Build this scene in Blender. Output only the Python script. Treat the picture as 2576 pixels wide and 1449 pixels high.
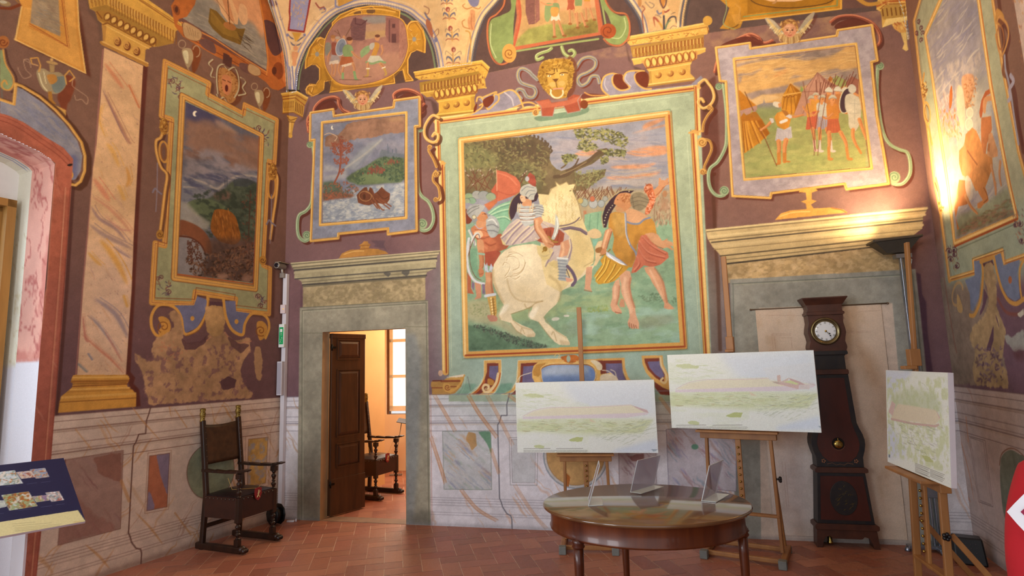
import bpy, bmesh, math, random
import numpy as np
from mathutils import Vector, Matrix, Quaternion
# ------------------------------------------------------------------ camera, world, lights, exposure
SC = bpy.context.scene
COL = SC.collection
for _o in list(bpy.data.objects): bpy.data.objects.remove(_o)
def _camera():
    f, pitch, roll = 1438.57, 0.131733, -0.029075
    cd = bpy.data.cameras.new('camera'); cam = bpy.data.objects.new('camera', cd); COL.objects.link(cam)
    cd.sensor_fit = 'HORIZONTAL'; cd.sensor_width = 36.0; cd.lens = f / 2576 * 36.0; cd.clip_start = .05; cd.clip_end = 200
    def w(x, y, z):                                       # camera space (x right, y up, z back) to world
        c, s = math.cos(roll), math.sin(roll); x, y = c * x - s * y, s * x + c * y
        c, s = math.cos(pitch), math.sin(pitch); fw = -z
        return Vector((x, fw * c - y * s, fw * s + y * c))
    X, Y, Z = w(1, 0, 0), w(0, 1, 0), w(0, 0, 1)
    cam.matrix_world = Matrix(((X.x, Y.x, Z.x, 0), (X.y, Y.y, Z.y, 0), (X.z, Y.z, Z.z, 1.6), (0, 0, 0, 1)))
    SC.camera = cam
_camera()
SC.view_settings.view_transform = 'Standard'; SC.view_settings.look = 'None'; SC.view_settings.gamma = 1.0
SC.view_settings.use_curve_mapping = False; SC.view_settings.exposure = -0.16
_w = bpy.data.worlds.new('daylight'); SC.world = _w; _w.use_nodes = True
_bg = _w.node_tree.nodes['Background']; _bg.inputs[0].default_value = (.93, .95, 1.0, 1); _bg.inputs[1].default_value = 1.0
def area_light(name, loc, target, size, power, color, size_y=None, spread=math.pi):
    ld = bpy.data.lights.new(name, 'AREA'); ld.energy = power; ld.color = color; ld.shape = 'RECTANGLE' if size_y else 'SQUARE'; ld.size = size
    if size_y: ld.size_y = size_y
    ld.spread = spread
    o = bpy.data.objects.new(name, ld); COL.objects.link(o); o.location = loc
    o.rotation_euler = (Vector(target) - Vector(loc)).to_track_quat('-Z', 'Y').to_euler(); return o
# daylight from the tall windows of the left side, behind the camera
area_light('window_daylight', (-5.2, .6, 2.2), (1.5, 5.0, 1.4), 1.6, 125, (.84, .92, 1.0), 2.6)
area_light('window_daylight_rear', (-4.6, -2.5, 2.3), (1.0, 4.0, 1.6), 1.6, 150, (.9, .95, 1.0), 2.6)
# warm area lights added unseen behind the camera to warm the upper walls
area_light('hall_warm_fill', (-.8, -1.5, 3.6), (.9, 6.0, 4.9), .7, 80, (1.0, .82, .6), .4, math.radians(62))
area_light('hall_warm_fill_side', (1.6, -1.2, 3.4), (-3.2, 5.4, 5.0), .7, 34, (1.0, .82, .62), .4, math.radians(62))
# the room beyond the door: its window daylight, plus an added unseen warm light
area_light('back_room_window_light', (-.95, 8.75, 1.95), (-1.6, 6.8, .6), 1.2, 55, (1.0, .9, .76), 1.6)
area_light('back_room_warm_fill', (-.9, 7.6, 3.0), (-1.6, 7.6, 0), .5, 34, (1.0, .72, .4))
# sky seen by the niche window on the left
area_light('niche_sky_light', (-4.95, 3.55, 2.2), (-3.9, 4.2, 1.7), .9, 26, (.82, .9, 1.0), 2.0)
# ------------------------------------------------------------------ geometry of the room (camera at the origin of x and y)
W_PX, H_PX = 2576, 1449
FOC, PITCH, ROLL, CAM_H = 1438.57, 0.131733, -0.029075, 1.6
def ray(px, py):
    x = (np.asarray(px, float) - W_PX / 2) / FOC; y = -(np.asarray(py, float) - H_PX / 2) / FOC
    c, s = math.cos(ROLL), math.sin(ROLL); x, y = c * x - s * y, s * x + c * y
    c, s = math.cos(PITCH), math.sin(PITCH)
    return np.stack([x, c - y * s, s + y * c], -1)
def unray(X):
    """world points -> photograph coordinates"""
    X = np.asarray(X, float); dx = X[..., 0]; dy = X[..., 1]; dz = X[..., 2] - CAM_H
    c, s = math.cos(PITCH), math.sin(PITCH)
    f = dy * c + dz * s; u = -dy * s + dz * c
    x, y = dx / f, u / f
    c, s = math.cos(ROLL), math.sin(ROLL)
    x, y = c * x + s * y, -s * x + c * y
    return x * FOC + W_PX / 2, -y * FOC + H_PX / 2
def floor_at(px, py, z=0.0):
    q = ray(px, py); t = (z - CAM_H) / q[2]; return q[0] * t, q[1] * t, z
def at_depth(px, py, Y):
    q = ray(px, py); t = Y / q[1]; return np.array([q[0] * t, Y, q[2] * t + CAM_H])
CORNER_L = np.array([-2.60135, 6.47905]); CORNER_R = np.array([3.71337, 4.92076])
class Plane:
    """a vertical wall plane: u runs along it, z up"""
    def __init__(self, o, d):
        self.o = np.array(o, float); self.d = np.array(d, float) / np.linalg.norm(d)
        n = np.array([-self.d[1], self.d[0]])
        if n @ (-self.o) < 0: n = -n
        self.n = n                                     # towards the room
    def uz(self, px, py):
        q = ray(px, py); t = (self.n @ self.o) / (q[..., 0] * self.n[0] + q[..., 1] * self.n[1])
        return (q[..., 0] * t - self.o[0]) * self.d[0] + (q[..., 1] * t - self.o[1]) * self.d[1], q[..., 2] * t + CAM_H
    def xyz(self, u, z, n=0.0):
        u = np.asarray(u, float); z = np.asarray(z, float); n = np.asarray(n, float)
        return np.stack([self.o[0] + self.d[0] * u + self.n[0] * n, self.o[1] + self.d[1] * u + self.n[1] * n, z + 0 * u], -1)
BACK = Plane(CORNER_L, CORNER_R - CORNER_L)
LEFT = Plane(CORNER_L, (-math.sin(0.435067), -math.cos(0.435067)))
RIGHT = Plane(CORNER_R, (math.sin(-0.334909), -math.cos(-0.334909)))
BACK_W = float(np.linalg.norm(CORNER_R - CORNER_L))
# ------------------------------------------------------------------ fresco painter: plaster colours laid down brush stroke by brush stroke
def hexc(h):
    if not isinstance(h, str): return np.array(h, float)
    h = h.lstrip('#'); return np.array([int(h[i:i + 2], 16) for i in (0, 2, 4)], float) / 255
_T = [0., 0., 1.]
def TX(ox=0., oy=0., k=1.):
    """strings of points are read off an enlarged crop of the photograph starting at ox, oy"""
    _T[:] = [ox, oy, k]
def pts_of(s):
    if isinstance(s, str):
        v = [float(a) for a in s.replace(',', ' ').split()]; return np.array(v).reshape(-1, 2) / _T[2] + [_T[0], _T[1]]
    return np.array(s, float)
def smooth_pts(P, closed, n=6):
    m = len(P)
    if m < 3: return P
    out = []
    rng = range(m) if closed else range(m - 1)
    for i in rng:
        if closed: a, b, c, d = P[(i - 1) % m], P[i], P[(i + 1) % m], P[(i + 2) % m]
        else: a, b, c, d = P[max(i - 1, 0)], P[i], P[i + 1], P[min(i + 2, m - 1)]
        for k in range(n):
            t = k / n; out.append(.5 * ((2 * b) + (-a + c) * t + (2 * a - 5 * b + 4 * c - d) * t * t + (-a + 3 * b - 3 * c + d) * t ** 3))
    if not closed: out.append(P[-1])
    return np.array(out)
def vnoise(h, w, cx, cy, rng):
    gy, gx = int(h / cy) + 3, int(w / cx) + 3
    g = rng.random((gy, gx)).astype(np.float32)
    y = np.arange(h) / cy; x = np.arange(w) / cx
    yi = y.astype(int); xi = x.astype(int); fy = (y - yi)[:, None]; fx = (x - xi)[None, :]
    fy = fy * fy * (3 - 2 * fy); fx = fx * fx * (3 - 2 * fx)
    a = g[yi][:, xi]; b = g[yi][:, xi + 1]; c = g[yi + 1][:, xi]; d = g[yi + 1][:, xi + 1]
    return ((a * (1 - fx) + b * fx) * (1 - fy) + (c * (1 - fx) + d * fx) * fy).astype(np.float32)
def fbm(h, w, cell, rng, octv=4, ax=1.0, ay=1.0):
    o = 0; s = 0; amp = 1
    for k in range(octv):
        c = max(cell / 2 ** k, 1.0)
        o = o + amp * vnoise(h, w, max(c * ax, 1), max(c * ay, 1), rng); s += amp; amp *= .55
    o = o / s; return np.clip((o - .5) * 1.7 + .5, 0, 1)
def blur(a, s):
    if s <= .3: return a
    r = int(s * 2.5) + 1; k = np.exp(-np.arange(-r, r + 1) ** 2 / (2 * s * s)); k = (k / k.sum()).astype(np.float32)
    p = np.pad(a, ((r, r), (0, 0))); a = sum(k[i] * p[i:i + a.shape[0]] for i in range(2 * r + 1))
    p = np.pad(a, ((0, 0), (r, r))); return sum(k[i] * p[:, i:i + a.shape[1]] for i in range(2 * r + 1))
class Canvas:
    def __init__(self, plane, u0, u1, z0, z1, res, base, seed):
        self.pl = plane; self.u0, self.u1, self.z0, self.z1, self.res = u0, u1, z0, z1, res
        self.w = int(round((u1 - u0) / res)) + 1; self.h = int(round((z1 - z0) / res)) + 1
        self.a = np.ones((self.h, self.w, 3), np.float32) * hexc(base).astype(np.float32)
        self.rng = np.random.default_rng(seed)
        r = self.rng
        self.N = fbm(self.h, self.w, 40, r, 5); self.F = fbm(self.h, self.w, 7, r, 3); self.G = fbm(self.h, self.w, 120, r, 5)
        self.part = np.zeros((self.h, self.w), np.int16)
        self.clip = None; self.tx = 1.0
    # photograph point -> canvas point
    def cv(self, P, m=False):
        P = pts_of(P)
        if m: return np.stack([(P[:, 0] - self.u0) / self.res, (P[:, 1] - self.z0) / self.res], -1)
        u, z = self.pl.uz(P[:, 0], P[:, 1]); return np.stack([(u - self.u0) / self.res, (z - self.z0) / self.res], -1)
    def scale(self, P, m=False):
        if m: return 1 / self.res
        P = pts_of(P); c = P.mean(0); q = self.cv([c, c + [4, 0], c + [0, 4]])
        a, b = q[1] - q[0], q[2] - q[0]; return math.sqrt(abs(a[0] * b[1] - a[1] * b[0])) / 4
    def mask(self, Q, pad=0):
        x0 = max(int(Q[:, 0].min()) - 1 - pad, 0); x1 = min(int(Q[:, 0].max()) + 3 + pad, self.w)
        y0 = max(int(Q[:, 1].min()) - 1 - pad, 0); y1 = min(int(Q[:, 1].max()) + 3 + pad, self.h)
        if x1 <= x0 or y1 <= y0: return None
        ww, hh = x1 - x0, y1 - y0; acc = np.zeros((hh, ww + 2), np.float32)
        A = Q; B = np.roll(Q, -1, 0); SS = 2
        for r in range(hh):
            for k in range(SS):
                y = y0 + r + (k + .5) / SS - .5
                m = (A[:, 1] <= y) != (B[:, 1] <= y)
                if not m.any(): continue
                a, b = A[m], B[m]; xs = np.sort(a[:, 0] + (y - a[:, 1]) * (b[:, 0] - a[:, 0]) / (b[:, 1] - a[:, 1])) - x0 + .5
                row = acc[r]
                for i in range(0, len(xs) - 1, 2):
                    for x, sg in ((xs[i], 1), (xs[i + 1], -1)):
                        x = min(max(x, 0), ww); xi = int(x); f = x - xi
                        row[xi] += sg * (1 - f) / SS; row[xi + 1] += sg * f / SS
        M = np.cumsum(acc, 1)[:, :ww]
        return x0, x1, y0, y1, np.clip(M, 0, 1)
    def put(self, reg, M, col, alpha=1.0, tex=0.0):
        x0, x1, y0, y1 = reg
        if self.clip is not None: M = M * self.clip[y0:y1, x0:x1]
        M = (M * alpha)[..., None]; T = self.a[y0:y1, x0:x1]
        if callable(col): col = col(x0, x1, y0, y1)
        else: col = hexc(col)[None, None, :]
        tex *= self.tx
        if tex: col = col * (1 + tex * .7 * (self.N[y0:y1, x0:x1, None] - .5) + tex * .4 * (self.F[y0:y1, x0:x1, None] - .5))
        T += (col - T) * M
    def P(self, col, pts, k=0, s=0, al=1.0, tex=.09, rough=0, m=False, part=0):
        """filled shape; k=1 rounds it, s softens the edge, rough frays it"""
        p = pts_of(pts)
        if k: p = smooth_pts(p, True)
        Q = self.cv(p, m); sc = self.scale(p, m); pad = int((s * sc) * 3) + (4 if rough else 0)
        r = self.mask(Q, pad)
        if r is None: return
        x0, x1, y0, y1, M = r
        if s: M = blur(M, s * sc)
        if rough:
            M = blur(M, rough * sc); nz = .5 * self.N[y0:y1, x0:x1] + .5 * self.F[y0:y1, x0:x1]
            M = np.clip((M + (nz - .5) * .9 - .5) * 4 + .5, 0, 1)
        self.put((x0, x1, y0, y1), M, col, al, tex)
        if part: self.part[y0:y1, x0:x1][M > .5] = part
    def grad(self, pa, pb, *cols, m=False):
        """colour running from photograph point pa to pb"""
        q = self.cv([pa, pb], m); d = q[1] - q[0]; L = d @ d; cs = np.array([hexc(c) for c in cols])
        def f(x0, x1, y0, y1):
            X, Y = np.meshgrid(np.arange(x0, x1), np.arange(y0, y1))
            t = ((X - q[0][0]) * d[0] + (Y - q[0][1]) * d[1]) / L
            t = np.clip(t, 0, 1) * (len(cs) - 1); i = np.minimum(t.astype(int), len(cs) - 2); f_ = (t - i)[..., None]
            return cs[i] * (1 - f_) + cs[i + 1] * f_
        return f
    def S(self, col, pts, w=2, k=0, closed=False, al=1.0, s=0, taper=False, m=False):
        """brush stroke, w photograph pixels wide (metres when m)"""
        p = pts_of(pts)
        if k: p = smooth_pts(p, closed)
        if closed: p = np.vstack([p, p[:1]])
        Q = self.cv(p, m); hw0 = w * self.scale(p, m) / 2; n = len(Q)
        pad = hw0 + 2 + s * 2
        x0 = max(int(Q[:, 0].min() - pad), 0); x1 = min(int(Q[:, 0].max() + pad) + 2, self.w)
        y0 = max(int(Q[:, 1].min() - pad), 0); y1 = min(int(Q[:, 1].max() + pad) + 2, self.h)
        if x1 <= x0 or y1 <= y0: return
        M = np.zeros((y1 - y0, x1 - x0), np.float32)
        for i in range(n - 1):
            a, b = Q[i], Q[i + 1]
            hw = hw0
            if taper: hw = hw0 * (math.sin(math.pi * min(max((i + .5) / (n - 1), .02), .98)) ** .7 if taper == 2 else 1 - .85 * i / (n - 1))
            X0 = max(int(min(a[0], b[0]) - hw - 2), x0); X1 = min(int(max(a[0], b[0]) + hw + 3), x1)
            Y0 = max(int(min(a[1], b[1]) - hw - 2), y0); Y1 = min(int(max(a[1], b[1]) + hw + 3), y1)
            if X1 <= X0 or Y1 <= Y0: continue
            X, Y = np.meshgrid(np.arange(X0, X1), np.arange(Y0, Y1)); d = b - a; L = d @ d + 1e-9
            t = np.clip(((X - a[0]) * d[0] + (Y - a[1]) * d[1]) / L, 0, 1)
            D = np.hypot(X - a[0] - t * d[0], Y - a[1] - t * d[1])
            m_ = np.clip(hw + .5 - D, 0, 1) * min(1, 2 * hw + .15)
            V = M[Y0 - y0:Y1 - y0, X0 - x0:X1 - x0]; np.maximum(V, m_, out=V)
        if s: M = blur(M, s * self.scale(p, m))
        self.put((x0, x1, y0, y1), M, col, al, 0)
    def E(self, col, cx, cy, rx, ry, rot=0, **kw):
        cx, cy, rx, ry = _T[0] + cx / _T[2], _T[1] + cy / _T[2], rx / _T[2], ry / _T[2]
        t = np.linspace(0, 2 * math.pi, 28, endpoint=False); c, s = math.cos(math.radians(rot)), math.sin(math.radians(rot))
        self.P(col, np.stack([cx + rx * np.cos(t) * c - ry * np.sin(t) * s, cy + rx * np.cos(t) * s + ry * np.sin(t) * c], -1), **kw)
    def ring(self, col, cx, cy, rx, ry, w=2, rot=0, a0=0, a1=360, **kw):
        cx, cy, rx, ry = _T[0] + cx / _T[2], _T[1] + cy / _T[2], rx / _T[2], ry / _T[2]
        t = np.radians(np.linspace(a0, a1, 40)); c, s = math.cos(math.radians(rot)), math.sin(math.radians(rot))
        self.S(col, np.stack([cx + rx * np.cos(t) * c - ry * np.sin(t) * s, cy + rx * np.cos(t) * s + ry * np.sin(t) * c], -1), w, **kw)
    def spiral(self, col, cx, cy, r, turns=1.6, a0=0, d=1, w=3, sy=1.0, **kw):
        cx, cy, r = _T[0] + cx / _T[2], _T[1] + cy / _T[2], r / _T[2]
        t = np.linspace(0, 1, 40); a = math.radians(a0) + d * t * turns * 2 * math.pi; R = r * (1 - .86 * t)
        self.S(col, np.stack([cx + R * np.cos(a), cy + sy * R * np.sin(a)], -1), w, **kw)
    def band(self, pts, specs, closed=True, k=0, shadow=None):
        """a painted moulding: several parallel strokes, wide first"""
        for col, w in specs: self.S(col, pts, w, k=k, closed=closed)
    def speckle(self, pts, cols, n, w=(2, 4), L=(4, 10), ang=None, seed=0, al=.8, m=False, k=0, spread=.5):
        """many short brush marks inside a shape (leaves, grass, pikes, curls)"""
        r = np.random.default_rng(seed); p = pts_of(pts)
        if k: p = smooth_pts(p, True)
        lo, hi = p.min(0), p.max(0); A = p; B = np.roll(p, -1, 0); c = 0; tr = 0
        while c < n and tr < n * 8:
            tr += 1; q = lo + (hi - lo) * r.random(2)
            mm = (A[:, 1] <= q[1]) != (B[:, 1] <= q[1]); a, b = A[mm], B[mm]
            xs = a[:, 0] + (q[1] - a[:, 1]) * (b[:, 0] - a[:, 0]) / (b[:, 1] - a[:, 1])
            if (xs > q[0]).sum() % 2 == 0: continue
            c += 1; an = r.random() * 6.28 if ang is None else math.radians(ang) + (r.random() - .5) * spread
            l = r.uniform(*L) / 2; v = np.array([math.cos(an), math.sin(an)]) * l; bend = np.array([-v[1], v[0]]) * (r.random() - .5) * .6
            self.S(cols[int(r.integers(len(cols)))], np.array([q - v, q + bend, q + v]), r.uniform(*w), al=al, k=1, taper=2, m=m)
    def clouds(self, pts, col, amt=.5, cell=18, ax=2.2, ay=1, s=2, al=.9, seed=0, k=0, m=False, sharp=3):
        """patchy brushed colour inside a shape"""
        p = pts_of(pts)
        if k: p = smooth_pts(p, True)
        Q = self.cv(p, m); sc = self.scale(p, m); r = self.mask(Q, int(3 * s * sc))
        if r is None: return
        x0, x1, y0, y1, M = r; M = blur(M, s * sc)
        n = fbm(y1 - y0, x1 - x0, cell * sc, np.random.default_rng(seed), 4, ax, ay)
        self.put((x0, x1, y0, y1), M * np.clip((n - (1 - amt)) * sharp + .5 * amt, 0, 1), col, al, .1)
    def hatch(self, pts, cols, n, ang, w=(1, 2), seed=1, al=.5, m=False, L=None, spread=.12, k=0):
        p = pts_of(pts); d = np.ptp(p, axis=0).max(); self.speckle(pts, cols, n, w, L or (d * .1, d * .3), ang, seed, al, m, k, spread)
    def within(self, pts=None, k=0, m=False):
        if pts is None: self.clip = None; return
        p = pts_of(pts)
        if k: p = smooth_pts(p, True)
        r = self.mask(self.cv(p, m)); self.clip = np.zeros((self.h, self.w), np.float32); x0, x1, y0, y1, M = r; self.clip[y0:y1, x0:x1] = M
    def mark(self, pts, part, k=0, m=False):
        p = pts_of(pts)
        if k: p = smooth_pts(p, True)
        r = self.mask(self.cv(p, m)); x0, x1, y0, y1, M = r; self.part[y0:y1, x0:x1][M > .5] = part
    def finish(self, amt=.1):
        n = 1 + amt * .5 * (self.N - .5) + amt * .5 * (self.F - .5) + amt * .6 * (self.G - .5)
        g = self.rng.random((self.h, self.w)).astype(np.float32); n = n + .05 * (g - .5)
        self.a *= n[..., None]; self.a = self.a * .95 + self.a.mean(2, keepdims=True) * .05; np.clip(self.a, 0, 1, out=self.a)
    def sample(self, u, z):
        x = np.clip((u - self.u0) / self.res, 0, self.w - 1.001); y = np.clip((z - self.z0) / self.res, 0, self.h - 1.001)
        xi, yi = x.astype(int), y.astype(int); fx, fy = (x - xi)[..., None], (y - yi)[..., None]; a = self.a
        return (a[yi, xi] * (1 - fx) + a[yi, xi + 1] * fx) * (1 - fy) + (a[yi + 1, xi] * (1 - fx) + a[yi + 1, xi + 1] * fx) * fy
# ------------------------------------------------------------------ colours shared by the frescoes
GOLD,GOLD_L,GOLD_D,RUST,BROWN='#d39a48','#e6ba6c','#a4702c','#9a4a22','#5c2c1c'
PURP,PURP_D='#79574d','#5f4043'
def marble(c,pts,base,veins,n=14,ang=-50,w=(1,4),seed=0,al=.6,m=False,L=None,patch=None,k=0):
    c.within(pts,m=m,k=k)
    if base:c.P(base,pts,tex=.1,m=m,k=k)
    p=pts_of(pts);d=np.ptp(p,axis=0).max();r=np.random.default_rng(seed);sg=1 if not m else-1
    for i in range(n):
        q=p.min(0)+r.random(2)*np.ptp(p,axis=0);l=r.uniform(*(L or(d*.1,d*.35)))
        a=math.radians(-ang*sg if not m else ang)+r.normal()*.12
        t=np.linspace(-.5,.5,7)[:,None];v=np.array([math.cos(a),math.sin(a)]);nn=np.array([-v[1],v[0]])
        line=q+v*l*t+nn*(r.normal(size=(7,1))*l*.025)
        ww=r.uniform(*w);c.S(veins[i%len(veins)],line,ww,k=1,al=al*r.uniform(.5,1),s=ww*.15,taper=2,m=m)
        if i%2==0:c.S(veins[i%len(veins)],line+nn*ww*1.5,ww*.3,k=1,al=al,m=m)
    c.within()
def dado_z():return[float(BACK.uz(1150.,float(y))[1]) for y in(1003,1019,1023,1046,1059,1064,1084,1253,1259,1265,1272,1290,1296)]
RAIL_Z=1.305
def dado(c,u0,u1,base,line,vein,seed):
    A=[(u0,-.02),(u1,-.02),(u1,RAIL_Z),(u0,RAIL_Z)]
    c.P(base,A,m=True,tex=.1)
    marble(c,A,None,vein,int(14*(u1-u0)),ang=-57 if c.pl is not RIGHT else-60,w=(.006,.028),seed=seed,al=.5,m=True,L=(.12,.4))
    for i,z in enumerate(dado_z()):
        c.S(line,[(u0,z),(u1,z)],.006 if i not in(1,5) else .011,al=.75 if i<7 else .5,m=True)
    c.S(line,[(u0,RAIL_Z),(u1,RAIL_Z)],.006,m=True,al=.8)
    for z in(dado_z()[1]-.012,dado_z()[5]-.014):c.S('#b8a08c',[(u0,z),(u1,z)],.018,al=.35,m=True)
def joint(c,x,line,lower=True):
    """the painted break in the dado, at photograph column x on this wall"""
    u=float(c.pl.uz(float(x),1150.)[0]);Z=dado_z();s=-1 if c.pl is not RIGHT else-1
    if c.pl is LEFT:s=-1
    if c.pl is BACK:s=1
    c.S(line,[(u+s*.13,RAIL_Z),(u+s*.12,Z[0]),(u+s*.10,Z[1]),(u+s*.10,Z[3]),(u+s*.04,Z[3]),(u+s*.02,Z[5]+.01),(u,Z[5]-.02),
               (u,Z[7]+.01),(u+s*.015,Z[8]),(u+s*.03,Z[10]),(u+s*.07,Z[11]+.01),(u+s*.11,Z[11]-.01),(u+s*.12,Z[12]-.02),(u+s*.12,-.01)],.011,m=True)
def shadowed(c,col,pts,dx,dy,w,**kw):
    c.S(col,pts_of(pts)+np.array([dx,dy]),w,**kw)
# ------------------------------------------------------------------ LEFT WALL
CL=Canvas(LEFT,-.02,3.1,0,6.12,.006,PURP,11);c=CL
c.P('#7d5a48',[(-.1,3.2),(3.2,3.2),(3.2,6.2),(-.1,6.2)],m=True,s=.4,al=.8)
c.P('#6b4c52',[(-.1,-.1),(3.2,-.1),(3.2,2.2),(-.1,2.2)],m=True,s=.35,al=.9)
c.clouds([(-.1,-.1),(3.2,-.1),(3.2,6.2),(-.1,6.2)],'#5f3f3a',.5,.5,1,1.5,m=True,seed=3,al=.35,sharp=1.5)
dado(c,-.02,3.1,'#d0baaa','#7d5c52',['#b9783e','#c0803f','#a97a60'],21);marble(c,[(-.02,0),(2.3,0),(2.3,RAIL_Z),(-.02,RAIL_Z)],None,['#bf8244','#b88858'],16,58,(.006,.03),77,.6,m=True,L=(.15,.45))
# upper ochre frame at the picture's corner, green volute and vase
c.P(BROWN,'195,0 210,70 229,196 217,187 50,110 40,104 200,70',s=2,al=.8)
c.P('#cf8f3e','30,-40 54,14 37,101 217,186 200,70 192,-40')
c.P('#dfa552','60,18 45,96 205,172 192,80 186,-20 160,-20 168,112 70,70 80,20',al=.55)
c.P('#9a8468','84,-30 76,57 152,92 146,-30',tex=.25);c.hatch('84,-10 78,56 150,88 145,-10',['#7e7a76','#b09a78','#8a6e5a'],90,25,(1,3),al=.5)
for o,w in((0,2),(5,1.2)):c.S(RUST,[(75,60+o),(170+o,116+o),(158+o,20),(152+o,-30)],w)
c.S(GOLD_L,'37,99 215,184 199,72 194,-20',3);c.S(GOLD_L,'55,16 39,99',3);c.S(GOLD_D,'30,-10 54,14',3)
c.E('#a0855c',12,8,16,7,15);c.E('#c2b8a0',8,5,10,4,10);c.S('#7c3c20','0,20 25,22 50,12',7)
c.E('#b06a34',8,106,15,16);c.spiral('#6f3018',8,106,11,1.3,0,1,2)
c.P('#8d9a6a','0,125 8,128 12,160 30,190 33,215 24,228 8,226 0,218',k=0);c.S(GOLD,'8,125 14,160 32,192 34,212 24,226 10,224 4,212 12,202 18,212',4,k=1)
c.S('#4c2a20','14,125 22,160 40,192 40,220 30,232',5,k=1,al=.7)
c.S('#6c6a60','4,225 6,250 3,290 0,330',3)
# vase
c.P('#7a3a22','165,190 190,205 178,250 170,262 162,300 150,262 145,240',k=1,al=.9,s=1)
c.P('#a08c68','92,180 108,172 128,182 150,182 166,200 162,222 142,236 115,230 100,212',k=1);c.P('#6f7a76','130,200 162,192 166,210 150,232 135,230',k=1,al=.9)
c.P('#b9803a','118,190 138,188 144,203 128,212',k=1);c.S('#ded0a4','98,185 106,212 118,228',3,k=1);c.S('#d8cba0','110,180 116,210',2,k=1)
c.P(GOLD_D,'121,230 130,230 133,252 142,262 114,262 122,250',k=0);c.E('#b9935a',131,158,15,4,12);c.P('#a88a5a','124,162 138,164 136,182 126,182');c.E('#caa063',130,150,4,4)
for P_ in('98,180 102,165 95,145 77,147 80,160 95,165','167,212 163,190 175,177 188,195 175,205'):c.S(GOLD,P_,3,k=0)
for P_ in('95,165 78,160 60,152 65,175 78,190 60,197 48,180 45,170','185,195 182,215 198,228 220,245 218,262 205,250 192,252 188,240','60,150 72,150 78,170'):c.S('#c09a7c',P_,1.8,k=1,al=.8)
c.P('#c9984c','118,255 166,277 166,296 158,290');c.P(BROWN,'166,280 172,296 166,298')
# gold edged blue arch over the window, red arch band
OUT='0,250 35,262 40,211 56,217 100,243 140,277 175,315 205,358 214,392 213,430 203,456 190,466 175,463 164,450 161,436 168,428 178,430 181,440'
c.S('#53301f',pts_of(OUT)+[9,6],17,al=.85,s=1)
BLUE='0,252 36,264 42,218 60,226 110,260 160,308 195,355 207,392 203,430 190,452 176,452 182,430 184,400 160,372 120,348 60,308 20,290 0,285'
c.P('#86848f',BLUE,tex=.2);c.within(BLUE);c.hatch(BLUE,['#747896','#a59a90','#8b8c9c'],60,40,(3,8),al=.35);c.S('#5f6188','186,398 184,440',18,s=4,al=.8);c.within()
c.S(GOLD,OUT,7,k=0);c.S(GOLD_L,pts_of(OUT)+[-2,1],2.4,al=.8);c.spiral(GOLD,172,441,13,1.7,200,1,5);c.spiral('#8a5226',172,441,10,1.5,200,1,1.4)
BAND='-90,270 0,285 20,290 60,308 120,348 160,372 184,400 179,472 162,724 137,1049 127,1173 104,1336 88,1480 40,1480 55,1346 76,1161 82,1086 96,899 110,749 117,724 132,502 139,410 130,403 100,382 58,362 0,335 -90,310'
c.S('#4d2a24','184,472 168,724 143,1040',9,al=.75,s=1)
c.P('#ad5f48',BAND,tex=.2);c.within(BAND)
c.P('#a35c50','40,700 200,700 150,1480 0,1480',s=40,al=.6)
marble(c,BAND,None,['#7d3029','#8d3f33','#c98872'],50,-55,(1,4),5,.5,L=(20,110));c.within(BAND)
for dx,col,w in((-2,'#8a4032',2),(-14,'#cf9070',2.2),(-17,'#8f4636',1)):c.S(col,pts_of('179,472 162,724 137,1049 127,1173 104,1336 90,1480')+[dx,0],w)
for o,cc in((0,'#8a4030'),(9,'#7a3528')):c.S(cc,pts_of('-60,284 0,292 50,312 110,352 150,380 176,405')+[-o*.6,o],1.6,k=1)
c.E('#2b1e1c',176,415,7,3,-10);c.S('#c98c74','139,410 132,502 117,724 96,899 82,1086 60,1300',2.5,al=.8);c.within()
# pilaster with its capital and base
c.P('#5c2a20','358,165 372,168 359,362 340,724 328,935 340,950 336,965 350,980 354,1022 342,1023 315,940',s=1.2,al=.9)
c.S('#a06a60','259,125 241,362 219,600 208,724 191,945',3)
PIL='262,120 360,166 349,362 337,575 331,724 316,946 194,946 210,724 221,600 234,424 243,362 253,250'
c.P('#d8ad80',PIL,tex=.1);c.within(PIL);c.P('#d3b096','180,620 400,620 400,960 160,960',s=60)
for col,P_,w in(('#cf7f58','264,160 290,195 310,222',12),('#a8735c','262,235 290,290 320,350 330,362',9),('#8a6668','258,225 275,262 300,318 322,362',4),('#c4693f','325,215 350,270',5),
                   ('#d9a04a','258,262 250,300 265,345',6),('#dda551','270,362 283,380 300,420',12),('#cf8f3e','318,420 325,450 318,470',9),('#cf7c5c','236,450 258,480 275,505',14),
                   ('#c98a6a','232,495 270,520 310,560 332,590',9),('#8d7074','230,520 250,550 290,575 320,610',9),('#937a78','226,565 260,590 300,610 330,625',12),('#c48a76','262,540 300,575 330,580',5),
                   ('#d5983c','253,605 275,630 300,670 320,715',15),('#d29a48','222,635 240,655 255,668',9),('#937a80','285,620 305,635 330,650',6),('#8a7c88','240,752 290,790 322,850',12),
                   ('#8a7f8a','222,795 250,820 300,890',6),('#c27258','205,840 250,880 280,905 312,940',6),('#b5685a','208,790 215,850 225,860',5),('#bb7a68','262,830 290,880 308,912',4),('#70748a','222,890 232,905',4),('#717a80','196,915 218,935',5),('#d6a050','300,470 312,500',10),('#d29a44','312,745 320,770',7)):
    c.S(col,P_,w,k=1,taper=2,al=.75,s=w*.2);c.S(col,pts_of(P_)+[w,-w*.3],w*.2,k=1,al=.7)
marble(c,PIL,None,['#c98a62','#a88078','#d09a60'],70,-55,(.8,2.5),8,.5,L=(15,70));c.speckle(PIL,['#a06a58','#8a6a68'],130,(1,2.2),(2,6),60,4,.5);c.within()
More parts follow.
